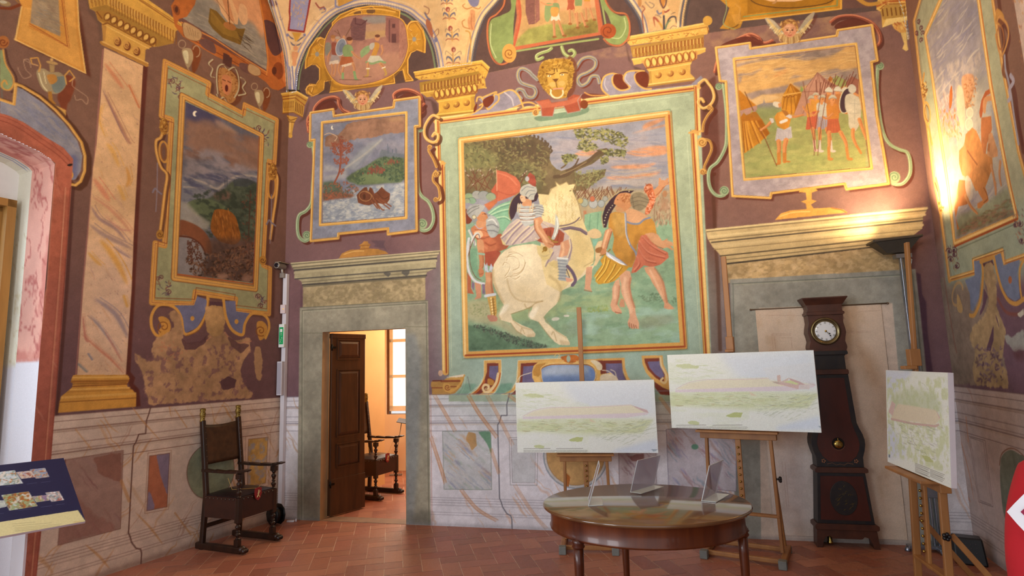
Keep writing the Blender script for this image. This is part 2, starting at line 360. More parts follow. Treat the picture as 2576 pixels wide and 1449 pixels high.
def base_pil():
    c.P('#cf9440','190,943 320,943 326,952 322,962 318,966 323,975 334,981 343,993 342,1023 146,1039 150,1010 155,996 168,986 182,974 183,965 179,955 184,944',k=0,tex=.12)
    for col,P_,w in(('#a0662a','181,960 322,958',6),('#8a4f22','184,972 320,966',3),('#b57c34','170,986 330,980',3),('#e0ac58','184,950 322,948',4),('#e2ae5c','178,980 326,975',3),('#dba552','156,1000 340,990',6),('#8a5424','151,1012 342,1001',2.2),('#7d4c20','183,966 318,963',2)):c.S(col,P_,w)
base_pil()
c.P('#59443a','215,-30 236,28 262,55 256,112 250,112 246,60 222,30',al=.5,s=2)
c.P('#c9953f','218,-20 330,-20 457,60 456,70 440,80 437,108 400,117 382,118 366,125 364,155 373,160 369,168 255,112 262,99 260,62 246,50 240,29 226,22')
c.P('#a67b34','226,21 268,12 436,104 437,109 396,117 245,30',tex=.1);c.P('#d8a648','345,-20 457,58 457,66 440,62 320,-10')
c.P('#cf9c44','270,-10 322,-10 444,66 438,104 270,12')
def flutes(c,a,b,hgt,n,col='#8a5420',lite='#e3b866',w=2,slant=(0,1)):
    a,b=np.array(a,float),np.array(b,float);hv=np.array(hgt,float)
    for i in range(n):
        p=a+(b-a)*(i+.5)/n;st=(b-a)/n
        c.S(col,[p+st*.2,p+hv*.5+st*.2],w);c.S(lite,[p+st*-.1,p+hv*.5-st*.1],w*.7)
        q=p+st*.5+hv*.5
        c.S(col,[q,q+hv*.45],w*.9);c.S(col,[p+st*.2,p-hv*.06+st*.35,p+st*.55,q+st*.1],w*.6,k=1)
flutes(c,(272,-8),(444,82),(-1,30),24);flutes(c,(222,-6),(266,-14),(2,26),5,w=1.6)
c.S('#8a4f22','330,-14 450,66',4,al=.7);c.S('#7c431c','338,-12 453,62',1.3)
def eggs(c,a,b,r,n,base='#c08a3a',dk='#6f3c18',lt='#e0b35e',rr=None):
    T_=list(_T);TX()
    a,b=np.array(a,float),np.array(b,float);d=(b-a)/n;ang=math.degrees(math.atan2(d[1],d[0]));rx=np.linalg.norm(d)*.36
    for i in range(n):
        p=a+d*(i+.5);c.ring(dk,p[0],p[1],rx*1.2,r*1.15,1.6,ang);c.E(lt,p[0],p[1],rx*.8,r*.85,ang,tex=0);c.ring(dk,p[0]+rx*.2,p[1],rx*.75,r*.8,1.5,ang,-80,90)
        q=p+d*.5;c.S(dk,[q+[0,-r],q+[0,r]],1.2)
    TX(*T_)
c.P('#a97730','240,28 275,28 402,106 382,118 262,57 246,50');eggs(c,(262,38),(392,107),9,8);c.S('#7a431c','244,30 256,46',3)
c.P('#cf9c48','256,60 270,58 384,116 366,124 364,156 260,104');c.S('#7f4a1e','258,62 270,58 384,117',2.5);c.S('#e4b560','268,66 374,122',3)
c.S('#b27d38','256,108 370,163',9);c.S('#dfaf60','258,105 372,159',3.5);c.P('#a9773a','258,62 268,66 264,104 258,102',al=.7)
for x,y in((295,103),(319,114),(343,127)):c.E('#7b4320',x+1,y+2,9,12,-10);c.E('#d0994c',x-1,y-1,7,10,-10,tex=0);c.spiral('#7b4320',x,y,6,1.2,0,1,1.5)
# ship lunette
LUN='440,-60 700,-60 706,82 716,140 722,232 700,228 560,130 430,40'
c.P('#6e4a44',LUN);c.P('#8d8478','460,46 500,-30 650,-30 672,120 674,178 600,132 536,92',tex=.2)
c.within('460,46 500,-30 650,-30 672,120 674,178 600,132 536,92')
c.P('#cf9468','500,-30 540,0 560,20 640,60 660,100 700,0 640,-40',s=5);c.hatch('462,30 660,80 674,178 536,92',['#9c9484','#77706c','#b0a088'],60,28,(1.5,4),al=.5)
c.P('#7a5a22','528,20 545,28 575,62 600,72 617,72 605,113 560,95 535,72 524,55',k=0);c.P('#94702c','530,24 560,60 598,80 604,100 560,85 530,55',al=.7)
c.P('#d8a878','545,-10 580,-10 600,40 598,62 575,58 556,30');c.P('#c98a5c','556,-10 572,-10 590,55 575,50');c.P('#d9a97c','604,10 620,20 622,55 610,62 600,40',k=1);c.E('#a86c38',578,66,17,9,25)
c.S('#5a3a20','572,-10 578,60',2);c.S('#5a3a20','545,0 590,60',1);c.hatch('598,85 640,95 620,125 600,110',['#4a3420'],14,40,(1,1.8),al=.9,L=(18,28));c.within()
c.P('#b2632c','430,15 452,-20 500,-30 490,12 470,42 450,48 445,60 700,196 668,206 640,186 540,140 460,92 440,66',k=0,tex=.2)
c.P('#b4622c','646,-30 690,-10 715,120 722,215 700,228 680,220 668,205 672,150 662,60',tex=.2)
c.P('#5d3a38','664,52 690,60 700,90 712,120 700,138 685,136 670,100',k=1);c.E('#8a4420',700,178,14,22,0);c.E('#5a2c1c',690,178,6,10)
c.S('#cf8038','648,-30 664,60 674,150 670,190',3,k=1);c.S('#cf8440','456,56 540,98 600,138 672,182',3.5);c.S('#7c3a1c','460,62 540,106 600,146 672,192',1.6);c.S('#7a3b1e','462,88 560,140 640,184',2)
c.E('#8a4a24',444,25,8,14,-20);c.E('#542c20',444,24,4,8)
for x,y in((562,132),(568,138)):c.P('#57332c',[(x,y),(x+16,y+8),(x+14,y+34),(x-2,y+26)])
c.P('#6e4a44','500,98 530,102 542,120 540,135 510,118',k=1);c.P('#6e4a44','604,158 630,165 642,186 622,185 604,172',k=1)
for P_ in('460,60 472,58 505,78 505,98 490,103 465,92','628,160 652,172 655,188 640,190 624,178'):c.P('#b89468',P_,k=1);c.S('#8a5a38',P_,1.5,k=1,closed=True)
for i in range(5):c.S('#8a6a48',[(470+i*7,66+i*4),(478+i*5,88+i*2)],1.2)
c.spiral('#b2632c',690,205,18,1.2,30,1,8)
# rim of the vault over the lunette
for dx,col,w in((10,'#cbb292',24),(2,'#55555c',3),(8,'#8d8aa0',3.5),(16,'#7a7898',2)):
    c.S(col,pts_of('600,-120 660,-40 690,50 703,92 714,140 721,232')+[dx,0],w,k=1)
# vases and mask between lunette and fresco
for(x,y,q) in((472,143,1),(652,245,.85)):
    c.P('#7d4222',[(x+12*q,y-28*q),(x+34*q,y-12*q),(x+26*q,y+26*q),(x+12*q,y+40*q)],k=1,s=1)
    c.P('#a8906c',[(x-14*q,y-18*q),(x+8*q,y-20*q),(x+14*q,y+4*q),(x+2*q,y+28*q),(x-8*q,y+12*q)],k=1);c.P('#cfc49c',[(x-12*q,y-12*q),(x,y-14*q),(x+2*q,y+12*q),(x-4*q,y+16*q)],k=1)
    c.ring('#a88a6c',x-14*q,y-32*q,9*q,10*q,2);c.ring('#b49472',x+22*q,y-14*q,9*q,14*q,2,0,-160,90);c.S('#9a805f',[(x,y+28*q),(x+6*q,y+40*q)],4)
c.E('#6e3a20',580,222,30,46,-10,al=.8,s=1);c.P('#b07a44','548,180 560,170 580,178 597,200 598,235 585,258 565,255 550,225',k=1);c.speckle('546,176 562,168 585,176 600,205 595,245 570,258 550,230',['#8a5224','#c4935a','#7a4520'],80,(1.5,3),(4,9),None,2,.7)
c.P('#c47c50','560,190 580,195 582,225 572,240 560,225',k=1);c.E('#5a2018',570,222,4,9);c.S('#5a2c18','560,200 567,203',2);c.S('#5a2c18','573,204 580,208',2)
for P_ in('548,235 545,200 548,170 560,162 570,172','575,176 590,170 600,195 600,225 590,245','535,150 525,160 535,172 530,190 540,196','545,238 552,250 562,245 570,255 578,262','605,195 618,205 610,220 618,235 600,240'):c.S('#b9ad8a',P_,3.2,k=1);c.S('#6e3a20',pts_of(P_)+[3,2],1.4,k=1)
# ---- tall moonlit landscape fresco
FR='416,155 526,209 522,237 613,286 616,263 697,301 691,410 676,405 662,668 680,676 677,790 589,780 594,752 491,734 487,765 382,761 391,612 414,618 432,300 406,292'
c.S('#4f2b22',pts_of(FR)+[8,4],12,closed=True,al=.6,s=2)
c.P('#9b9a72',FR,tex=.14);c.band(FR,[('#c98f42',12),('#e0b064',4)]);c.S('#9c4f26',FR,1.4,closed=True)
q=pts_of(FR);ctr=q.mean(0);c.S('#8a4a28',q+(ctr-q)*.045,1.5,closed=True)
for P_ in('430,205 450,200 455,220 440,230','640,325 670,335 668,360','400,700 430,720 420,735 405,730','640,740 665,755 660,770'):
    c.speckle(pts_of(P_).mean(0)+(pts_of(P_)-pts_of(P_).mean(0))*1.6,['#7d4a3c','#54405a','#b09a80'],26,(1.6,3),(6,14),None,3,.85)
for x,y in((434,205),(447,222),(452,243),(652,322),(660,350),(406,698),(425,735),(650,745),(656,770)):c.spiral('#6a3a3c',x,y,7,1.3,x*3,1,2)
IN='459,241 659,341 643,727 438,699'
c.band(IN,[('#7a4426',15),('#cf9a4c',12),('#e4b566',4)]);c.S('#a8522a','447,690 636,715 651,345',3);c.S('#7a4a2c',IN,1.2,closed=True)
PIC='467,256 651,342 636,712 447,688'
c.mark(PIC,2);c.within(PIC);c.P('#64626e',PIC,tex=.2)
c.P('#4a4560','460,240 560,290 540,325 500,330 465,320',s=8);c.clouds('465,300 660,350 655,440 600,430 540,400 462,400','#85604f',.8,22,2,1,s=5,seed=5);c.clouds('462,360 560,380 655,420 650,460 462,480','#8f8488',.6,25,2,1,s=5,seed=6)
c.P('#8d6a58','470,305 490,312 510,300 535,305 550,320 585,330 600,350 652,365 652,425 610,415 560,385 520,372 470,368',k=1,s=4,al=.75)
c.P('#b48a6c','540,300 560,308 600,335 580,332 548,318',k=1,s=3,al=.6);c.E('#ece2c8',491,286,6,7);c.E('#4a4560',495,287,4,5)
c.P('#75747c','462,455 500,448 560,470 600,440 650,435 650,500 560,500 462,520',k=1,s=3);c.S('#a59a90','462,455 490,452 520,462 545,475 565,462 600,442 650,445',5,k=1,s=1.5);c.S('#9d948c','462,470 500,472 540,485',4,k=1,s=1)
c.clouds('462,440 650,430 650,560 462,560','#4f5068',.45,14,3,.7,seed=8);c.P('#4c5444','520,500 560,478 590,455 652,470 650,600 560,590 500,545 478,512 500,505',k=1,s=2,tex=.4);c.P('#5a6648','470,512 520,500 580,530 570,560 500,545',k=1,al=.8)
for x,h in((566,20),(571,24),(590,18),(605,14),(622,20)):c.S('#3d4148',[(x,470),(x,470-h)],1.6)
c.P('#3f4448','585,455 600,448 625,450 640,460 620,470 590,468',al=.8);c.E('#7d5248',560,492,22,12,al=.6,s=3);c.clouds('480,480 650,470 650,600 520,600','#333c30',.5,9,1.5,1,seed=9,al=.8)
c.P('#9a9488','448,505 470,508 500,540 530,560 520,580 460,560 448,550',s=3,al=.8);c.P('#837c7c','445,588 475,590 515,620 520,700 445,690',s=3)
c.P('#7d4a30','450,555 480,560 512,580 530,610 532,640 515,632 495,605 465,592 450,592',k=1,s=1);c.S('#5e3222','450,594 480,598 505,615 518,640',4,k=1)
c.P('#8f541e','537,535 548,526 575,530 592,545 600,570 605,600 590,615 560,610 545,600 530,575',k=1,tex=.4);c.hatch('537,535 575,530 600,570 600,610 545,600',['#6b3c18','#b07030','#7a4a1c'],70,80,(2,4),al=.6)
c.P('#54382a','520,600 640,600 636,712 500,700 520,650',s=6,al=.8,tex=.4);c.speckle('465,640 500,615 530,640 640,610 636,712 480,690',['#4a2f22','#6b4632','#38281e','#7d5a44'],420,(2,4.5),(4,11),None,4,.8)
c.speckle('470,600 500,610 510,650 470,660',['#5a3426'],60,(2,4),(3,7),None,6,.9);c.S('#4f3024','480,610 500,660 520,690',2,k=1);c.S('#4a3226','630,480 625,600',4,al=.7);c.speckle('605,490 650,480 650,640 615,640',['#6b4030','#54382a'],70,(2,4),(4,9),None,7,.7)
c.E('#9a7460',560,695,14,8,al=.8,s=2);c.E('#946e5c',622,700,14,10,al=.8,s=2);c.within()
# scroll tails left and right of it
for P_ in('412,320 405,345 393,355 394,385 405,420 420,440 415,480 408,540 402,590','690,430 698,450 694,500 688,540 680,600'):
    c.S('#4f2b22',pts_of(P_)+[6,4],7,k=1,al=.7)
    c.S('#c98f42',P_,7,k=1);c.S('#e3b468',P_,2,k=1)
c.ring('#c98f42',412,382,11,26,5,-5);c.ring('#8a5226',412,384,6,18,2);c.ring('#c98f42',684,470,9,28,5,3)
for x,y in((412,318),(686,432)):c.E('#a06c2c',x,y,11,22);c.speckle([(x-10,y-20),(x+10,y-20),(x+10,y+20),(x-10,y+20)],['#6f431c','#d0a04c'],30,(1.5,3),(4,8),None,5,.8)
for x,y in((402,590),(661,655)):c.E('#b07c34',x,y,9,12);c.spiral('#6f431c',x,y,7,1.2,0,1,2)
for x,y in((396,480),(683,560)):c.S('#7c7280',[(x-12,y+4),(x-6,y-6),(x,y),(x+10,y+8)],4,k=1);c.S('#8d8290',[(x,y-70),(x-1,y),(x-4,y+52)],2.5,k=1,al=.8)
# bracket under it, and the bare plaster
c.P('#6f7090','496,745 522,754 517,788 496,824 465,839 455,798 439,768 488,768',tex=.15);c.P('#6f7090','563,757 592,757 594,783 628,788 615,814 610,842 584,829 568,798',tex=.15)
c.E(GOLD,484,801,5,6);c.E(GOLD,595,809,5,6)
c.S(GOLD,'524,752 518,790 498,826 465,840 456,800 442,776 418,766 396,770 382,792 381,820 392,842 410,846',7,k=1);c.S('#9c6428','526,756 521,790 500,830 468,845',2,k=1);c.P('#c98f42','398,800 410,796 424,804 430,822 424,838 408,848 398,835 406,820',k=1);c.spiral('#8a5226',412,822,16,1.4,120,1,2.4)
c.S(GOLD,'562,752 568,796 584,830 610,842 616,815 630,792 650,786 672,800 677,825 668,850',7,k=1);c.P('#c08a40','646,812 660,808 672,822 668,846 654,856 648,840',k=1);c.spiral('#8a5226',656,832,14,1.5,60,1,2.4)
c.S(GOLD,'522,754 522,745 563,750 563,760',6);c.P('#5a3c44','527,758 560,760 560,785 527,785')
B='335,880 345,890 372,905 385,918 382,875 395,850 420,842 440,818 425,800 420,786 438,780 452,790 462,835 455,858 478,865 510,862 525,840 522,795 518,775 535,767 560,772 566,800 565,835 590,855 630,850 627,880 605,925 610,958 636,990 637,1000 377,1018 362,950 340,905'
c.P('#ae8763',B,rough=4,tex=.3);c.clouds('335,880 640,860 640,1005 370,1018','#7a5558',.33,12,1,1.2,seed=12,al=.7,sharp=6);c.P(PURP_D,'553,960 575,945 596,955 590,975 560,982',rough=2);c.P('#ae8763','642,870 655,872 660,910 656,960 646,955 640,920',rough=3)
c.P('#b8905f','518,775 535,767 560,772 567,805 560,840 540,850 520,835 516,800',rough=2,tex=.3);c.S('#c9886c','463,868 500,870 530,848',3,k=1,al=.7);c.S('#c08468','566,836 590,862 632,858',3,k=1,al=.7);c.speckle('400,860 470,860 470,910 400,910',['#c07a58'],25,(1.5,4),(3,8),None,2,.6)
c.P(PURP_D,'455,850 470,862 505,858 522,838 520,860 490,880 465,880',rough=2,al=.9);c.P('#5f4044','570,842 600,862 628,868 605,890 580,870',rough=2,al=.8)
# dado panels of the left wall
ln='#7d5548'
P1='164,1157 310,1133 303,1330 146,1372'
marble(c,P1,'#a58478',['#7d5050','#8d6058','#9a7a78'],26,-52,(1.5,4),6,.5);c.P('#8f5f50','232,1150 308,1135 304,1215 280,1205 262,1200 246,1190 240,1165',rough=3,al=.8);c.P('#935f54','160,1220 200,1250 240,1290 300,1330 146,1372',s=6,al=.45,rough=3);c.S(ln,P1,2,closed=True,al=.8);c.S('#6d4840','164,1157 158,1226',3)
P2='376,1147 427,1140 420,1275 369,1285'
c.P('#b06a4c',P2);c.P('#84748a','394,1144 427,1140 422,1245 410,1215 400,1180',rough=1.5);c.P('#84748a','374,1230 385,1260 389,1282 369,1285',rough=1.5);c.S(ln,P2,1.6,closed=True);c.S('#9a7058','372,1140 431,1132 424,1281 364,1292',1.3,closed=True)
q=pts_of('469,1195 500,1130 550,1110 590,1150 590,1210 550,1245 500,1250 476,1235');c.P('#8c9074','470,1190 478,1155 500,1128 530,1115 562,1120 585,1150 588,1195 570,1232 535,1252 500,1250 478,1225',k=1,tex=.2);c.S(ln,'470,1190 478,1155 500,1128 530,1115 562,1120 585,1150 588,1195 570,1232 535,1252 500,1250 478,1225',1.6,k=1,closed=True)
P3='625,1105 674,1100 668,1215 622,1225'
c.P('#c09a58',P3,tex=.3);c.clouds(P3,'#9a98a0',.5,12,1,1,seed=3);c.S(ln,P3,1.4,closed=True,al=.7);c.S('#9a7058','618,1098 681,1093 675,1222 615,1232',1.2,closed=True,al=.7)
joint(c,334,'#6d4a40');c.S('#8a6250',[(float(LEFT.uz(334.,1150.)[0]),dado_z()[6]),(-.02,dado_z()[6])],.006,m=True)
for P_,w in(('330,1020 360,1060 405,1110',4),('255,1035 275,1070 300,1090',3),('440,1030 470,1075',3),('342,1290 380,1330 410,1370',5),('215,1370 250,1400 275,1430',6),('305,1210 325,1260',8),('440,1290 480,1345',4),('190,1080 230,1130',3)):c.S('#c08850',P_,w,k=1,taper=2,al=.6)
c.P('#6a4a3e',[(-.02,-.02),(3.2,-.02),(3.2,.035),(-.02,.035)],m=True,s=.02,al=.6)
c.finish(.08)
# ------------------------------------------------------------------ BACK WALL
CB=Canvas(BACK,-.02,BACK_W+.02,0,6.12,.006,'#7b5a56',12);c=CB;U1=BACK_W+.02
c.P('#715466',[(-.1,-.1),(U1,-.1),(U1,1.9),(-.1,1.9)],m=True,s=.5);c.P('#7a5b66',[(-.1,1.9),(2.4,1.9),(2.4,2.9),(-.1,2.9)],m=True,s=.4,al=.7)
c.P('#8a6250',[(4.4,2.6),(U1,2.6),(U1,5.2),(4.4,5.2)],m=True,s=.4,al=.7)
c.clouds([(-.1,-.1),(U1,-.1),(U1,6.2),(-.1,6.2)],'#5e444c',.5,.45,1.2,1.3,m=True,seed=4,al=.4,sharp=1.5)
c.clouds([(-.1,1.3),(U1,1.3),(U1,4.6),(-.1,4.6)],'#9a7568',.4,.5,1,1.6,m=True,seed=14,al=.35,sharp=1.5)
dado(c,-.02,U1,'#dbd8de','#857f8c',['#c98f5e','#cf9c74','#d0a080'],22)
marble(c,[(-.02,0),(.6,0),(.6,RAIL_Z),(-.02,RAIL_Z)],None,['#b88a60'],10,-57,(.005,.02),4,.6,m=True)
TX()
def lunette(c,arc,base,col,rim):
    A=smooth_pts(pts_of(arc),False,8);c.P(col,np.vstack([A,pts_of(base)]),tex=.12)
    ctr=A.mean(0)
    for off,cc,w in rim:
        d=np.gradient(A,axis=0);n=np.stack([d[:,1],-d[:,0]],-1);n/=np.linalg.norm(n,axis=1)[:,None]+1e-6
        if((A+n-ctr)**2).sum()<((A-n-ctr)**2).sum():n=-n
        c.S(cc,A+n*off,w)
ARC1='744,232 748,190 756,158 769,126 788,96 816,60 845,36 880,21 919,13 969,17 1019,31 1045,49 1070,74 1091,120 1101,172'
ARC2='1186,162 1191,125 1202,82 1219,42 1244,12 1275,-22 1330,-60 1400,-80 1480,-70 1540,-45 1578,-2 1598,26 1612,52 1619,84'
ARCL='600,-120 660,-40 690,50 703,92 714,140 721,232'
ARC3='1718,70 1722,30 1735,-20 1770,-80 1850,-140 1960,-170 2080,-170 2180,-120 2240,-50 2270,30 2283,100'
# vault colour above the arches
VC='#d9b27c'
c.P(VC,'690,-200 2340,-200 2330,94 2283,100 2270,30 2195,15 1930,50 1718,70 1619,84 1186,162 1101,172 744,236 722,240',tex=.1)
c.P('#c8a478','690,-200 870,-200 880,20 800,70 748,200 722,235',s=10,al=.7);c.clouds('690,-200 2300,-200 2300,60 700,240','#c79c66',.5,30,1,1,seed=3,al=.5,sharp=1.5)
lunette(c,ARC1,'1046,204 770,243','#57403a',[(-6,'#6f7a56',4),(-1,'#474048',4),(5,'#7d7c94',4),(10,'#d9c4a0',3),(15,'#8a86a4',3),(22,'#d8b888',3)])
lunette(c,ARC2,'1574,110 1195,190','#57403a',[(-6,'#4a4248',4),(0,'#62646e',4),(6,'#d8c49c',3),(11,'#76748c',3),(17,'#c9a070',3)])
lunette(c,ARC3,'2279,22 2195,28 1930,62 1760,86','#5a4640',[(-6,'#4a4040',4),(0,'#9a845c',2.5),(7,'#5c5c6c',5),(13,'#d8c49c',3)])
# the straight plaster edge under each lunette
c.P('#7b5a50','740,262 770,243 1046,204 1060,330 740,340',al=.0)
# grotesques on the vault
def grotesques(c):
    TX(644,0,4)
    c.P('#8a2a20','340,-60 560,-40 525,150 490,330 318,310 335,180 328,120');c.P('#8d87a0','355,-60 540,-40 510,150 478,310 338,292 348,190 345,100');c.P('#c9a878','350,120 358,128 356,160 346,160');c.speckle('370,0 500,0 480,270 370,260',['#c9a060','#b09070','#c98a50'],26,(1.5,3),(5,12),90,2,.8,spread=1.6)
    c.P('#c08c34','360,325 460,330 425,400 395,420 380,370');c.E('#c98a5c',398,485,24,26);c.P('#c98a5c','365,520 420,525 425,560 410,600 405,650 390,665 368,655 365,600 358,560',k=1)
    for P_ in('330,350 345,375 380,395','480,370 450,390 410,420','345,420 370,450 395,455','455,430 430,450 405,455'):c.S('#5e5868',P_,3.5,k=1,taper=2)
    for x in(318,488):c.E('#74708c',x,352,14,16)
    for dx,cc,w in((-14,'#6f6e94',3),(0,'#dcc8a4',3),(12,'#73729a',3),(28,'#dcc8a4',3)):c.S(cc,pts_of('350,670 362,780 366,905')+[dx/4,0],w)
    c.S('#6f6e94','440,600 405,700 395,905',3);c.S('#6f6e94','290,560 320,700 332,905',3)
    def sprig(c,x,y,q,cols,lean=0):
        for sx in(-1,1):
            c.S(cols[0],np.array([[x,y],[x+sx*18*q,y-40*q],[x+sx*50*q,y-60*q],[x+sx*60*q,y-30*q]])/_T[2]+_T[:2],4.2,k=1,taper=2)
            c.S(cols[1],np.array([[x,y],[x+sx*40*q,y-10*q],[x+sx*70*q,y+10*q]])/_T[2]+_T[:2],2,k=1,taper=2)
            c.S(cols[2],np.array([[x+sx*10*q,y-70*q],[x+sx*60*q,y-110*q],[x+sx*70*q,y-80*q]])/_T[2]+_T[:2],1.3,k=1)
        c.S('#b98a48',np.array([[x,y+10*q],[x-4*q,y-90*q]])/_T[2]+_T[:2],3)
    K=['#5d5d70','#8a3e34','#7a6a58']
    for x,y,q in((1945,190,1),(1975,400,1),(1985,640,1.15),(1920,40,.9)):sprig(c,x,y,q,K)
    for x,y in((1955,285),(1988,500),(1930,95)):c.E('#8a3e34',x,y,22,26);c.E('#b08a6c',x+4,y+6,10,16)
    c.P('#73708c','2135,-20 2240,-20 2235,50 2190,70 2150,40',k=1);c.P('#c48a5c','2160,100 2200,110 2205,180 2200,290 2175,305 2140,285 2130,200 2150,150',k=1,tex=.3);c.S('#9a5a38','2170,140 2165,220 2175,290',1.5,k=1)
    for P_ in('2180,70 2120,90 2080,60 2100,40','2190,75 2240,90 2260,70','2150,290 2090,270 2075,220 2100,200'):c.S('#a8703c',P_,2.2,k=1)
    c.S('#b98a40','2110,310 2150,330 2160,420 2150,600',3,k=1)
    c.P('#a86444','1720,190 1760,230 1780,330 1775,380 1740,330 1710,250',k=1);c.S('#6a6880','1700,130 1720,170 1750,200',4,k=1);c.E('#73708c',1810,400,18,26);c.S('#8a5a48','1780,340 1830,290 1835,340 1790,380',1.5,k=1);c.S('#8a5a48','1690,60 1740,90 1730,140 1700,130',1.8,k=1)
    c.P('#c08a38','820,-40 1030,-60 1000,10 830,70');c.S('#7a7a98','1040,-20 960,20 830,75 800,60 800,0',4);c.S('#8a3e34','600,30 640,80 680,70 690,95',3,k=1);c.S('#6a6880','640,100 690,80 700,110 660,130',2,k=1);c.S('#b58a60','590,200 620,210 640,240',1.5,k=1)
    c.S('#8a6a50','250,170 230,190 260,200 270,180',1.2,k=1);c.E('#6a3c2c',160,30,60,34,20);c.S('#b98a50','100,40 150,70 210,60',3,k=1)
    TX(1288,0,4)
    c.P('#c0803c','1490,-60 1545,-60 1540,20 1525,75 1505,70',k=1);c.S('#5a3a3c','1485,-20 1495,30 1520,80',3,k=1);c.S('#5a3a3c','1555,-20 1548,40 1528,80',3,k=1)
    c.S('#6a6880','1460,110 1480,140 1520,120',4,k=1);c.S('#8a3e34','1580,100 1550,120 1525,115',4,k=1);c.E('#c98a50',1520,125,12,26)
    for P_,cc in(('1530,300 1528,160','#3f3a44'),('1520,300 1490,240 1450,190 1425,180 1440,270','#9a4a38'),('1515,290 1500,250 1470,220','#c0903c'),('1545,300 1580,190 1640,170 1655,240','#4a4448'),('1540,300 1560,240 1600,200','#6a7a58')):c.S(cc,P_,4.5,k=1,taper=2)
    for P_ in('1440,150 1480,160 1500,180','1600,140 1640,125','1590,290 1620,260 1660,270','1340,20 1400,80 1430,50 1380,20'):c.S('#6a5a54',P_,1.6,k=1)
    c.S('#9a5c44','1310,60 1335,90 1310,140 1330,320',3,k=1);c.E('#b8804c',1285,20,20,50)
    TX()
grotesques(CB)
CL.within(ARCL+' 735,238 735,-300 600,-300');CL.P(VC,'590,-300 740,-300 740,240 715,240',tex=.1);CL.P('#c8a478','590,-300 740,-300 740,240 715,240',s=10,al=.5);grotesques(CL)
for _d,_c,_w in((2,'#55555c',3),(8,'#8d8aa0',3.5),(13,'#dcc8a4',3),(18,'#7a7898',2)):CL.S(_c,pts_of(ARCL)+[_d,0],_w,k=1)
CL.within();c=CB
# ---- lunette 1: oval scene in a gold cartouche
TX(644,0,4)
G1='768,172 769,150 779,120 796,97 806,94 816,100 836,75 836,57 856,37 894,21 931,15 969,16 1006,27 1004,50 1024,65 1034,54 1049,54 1064,75 1070,100 1069,132 1049,125 1034,132 1026,150 1026,185 1039,202 1021,204 1014,175 989,181 993,209 829,232 836,200 816,205 814,225 799,236 784,242 769,225 779,212 794,214 804,200 804,172 794,162 784,162'
TX();q=pts_of(G1)
c.P('#b57f26',G1,k=0,tex=.2);c.S('#d9a040',G1,3,closed=True);c.S('#7c4a18',q+(q.mean(0)-q)*.03,1.5,closed=True,al=.8)
TX(644,0,4)
for P_ in('690,400 650,385 620,410 640,450 680,470','1560,310 1530,280 1550,230 1620,220 1670,290','1000,90 1060,100 1060,150 1010,160','1130,90 1170,70 1190,110 1160,160 1110,140','560,960 510,930 520,870 570,870 560,920'):c.S('#dca44a',P_,4,k=1);c.S('#7c4a18',pts_of(P_)+[1.5,2],1.3,k=1)
c.P('#57403a','1640,520 1560,560 1540,660 1560,760 1610,790 1700,740',k=1,al=.0);c.P('#5a3f30','690,830 760,820 740,930 690,900');c.P('#5a3f30','1395,740 1470,720 1480,800 1400,830')
c.P('#5a3f30','985,130 1050,110 1055,160 1010,165',k=1,al=.8);c.P('#5a3f30','1110,110 1160,70 1200,110 1150,150',k=1,al=.8)
c.S('#8a5a1c','540,560 560,480 620,430',6,k=1,al=.6);c.S('#d9a448','860,190 1000,110 1200,90 1400,120',3,k=1);c.S('#8f6020','700,700 780,860 1000,880 1300,830 1500,640',8,k=1,al=.6)
for x,y in((615,545),(1592,395)):
    c.E('#8a8478',x,y,20,24)
    for a in range(0,360,60):c.S('#c9a050',[(_T[0]+(x+28*math.cos(math.radians(a)))/4,_T[1]+(y+28*math.sin(math.radians(a)))/4),(_T[0]+(x+62*math.cos(math.radians(a)))/4,_T[1]+(y+62*math.sin(math.radians(a)))/4)],1.6)
OV='770,270 850,195 1000,155 1200,150 1400,175 1490,240 1520,400 1520,500 1470,640 1380,740 1200,820 1000,855 850,840 760,770 700,650 690,500 710,380'
c.S('#d9a040',OV,6,k=1,closed=True);c.S('#7a4a1c',OV,1.6,k=1,closed=True);c.mark(OV,3,k=1);c.within(OV,k=1)
c.P('#96695a',OV,k=1,tex=.2);c.P('#a97a62','690,560 1520,520 1450,700 1000,870 720,760',s=4)
c.P('#aa8468','1060,260 1340,200 1340,360 1100,400');c.P('#8a8078','1060,170 1300,150 1310,230 1180,240 1080,220',s=2);c.P('#b08a5c','1100,320 1330,300 1320,360 1100,390',s=2)
c.P('#6e4a48','980,180 1060,190 1110,210 1095,400 1060,410 960,400 950,250');c.S('#5a3838','1000,180 1000,240 1060,250 1115,205',3);c.hatch('950,240 1090,240 1090,400 950,400',['#8a5c50','#5f3d3c'],40,0,(1,2),al=.5,L=(6,14))
c.P('#8a5a50','1310,180 1440,190 1450,430 1340,430 1300,350');c.P('#5d3a38','1370,240 1400,240 1400,280 1370,280');c.P('#5d3a38','1365,340 1410,340 1410,430 1365,430');c.P('#6b4542','1335,200 1350,200 1350,430 1335,420')
c.P('#a06c58','1440,200 1520,300 1520,560 1440,600',al=.8);c.hatch('1440,220 1510,300 1500,560 1440,600',['#7f5248','#b98a70'],26,90,(1,2),al=.5,L=(5,10))
FL,FLS='#bd8458','#8d5538'
def limb(c,col,pts,w,sh=None,k=1):
    """a painted limb: tapering strokes with a shaded side"""
    p=pts_of(pts)
    if k:p=smooth_pts(p,False,4)
    n=len(p)
    for i in range(n-1):
        ww=w[0]+(w[-1]-w[0])*i/max(n-2,1);c.S(col,p[i:i+2],ww)
    if sh:c.S(sh,p+[w[0]*.28,w[0]*.1],w[-1]*.35,al=.6)
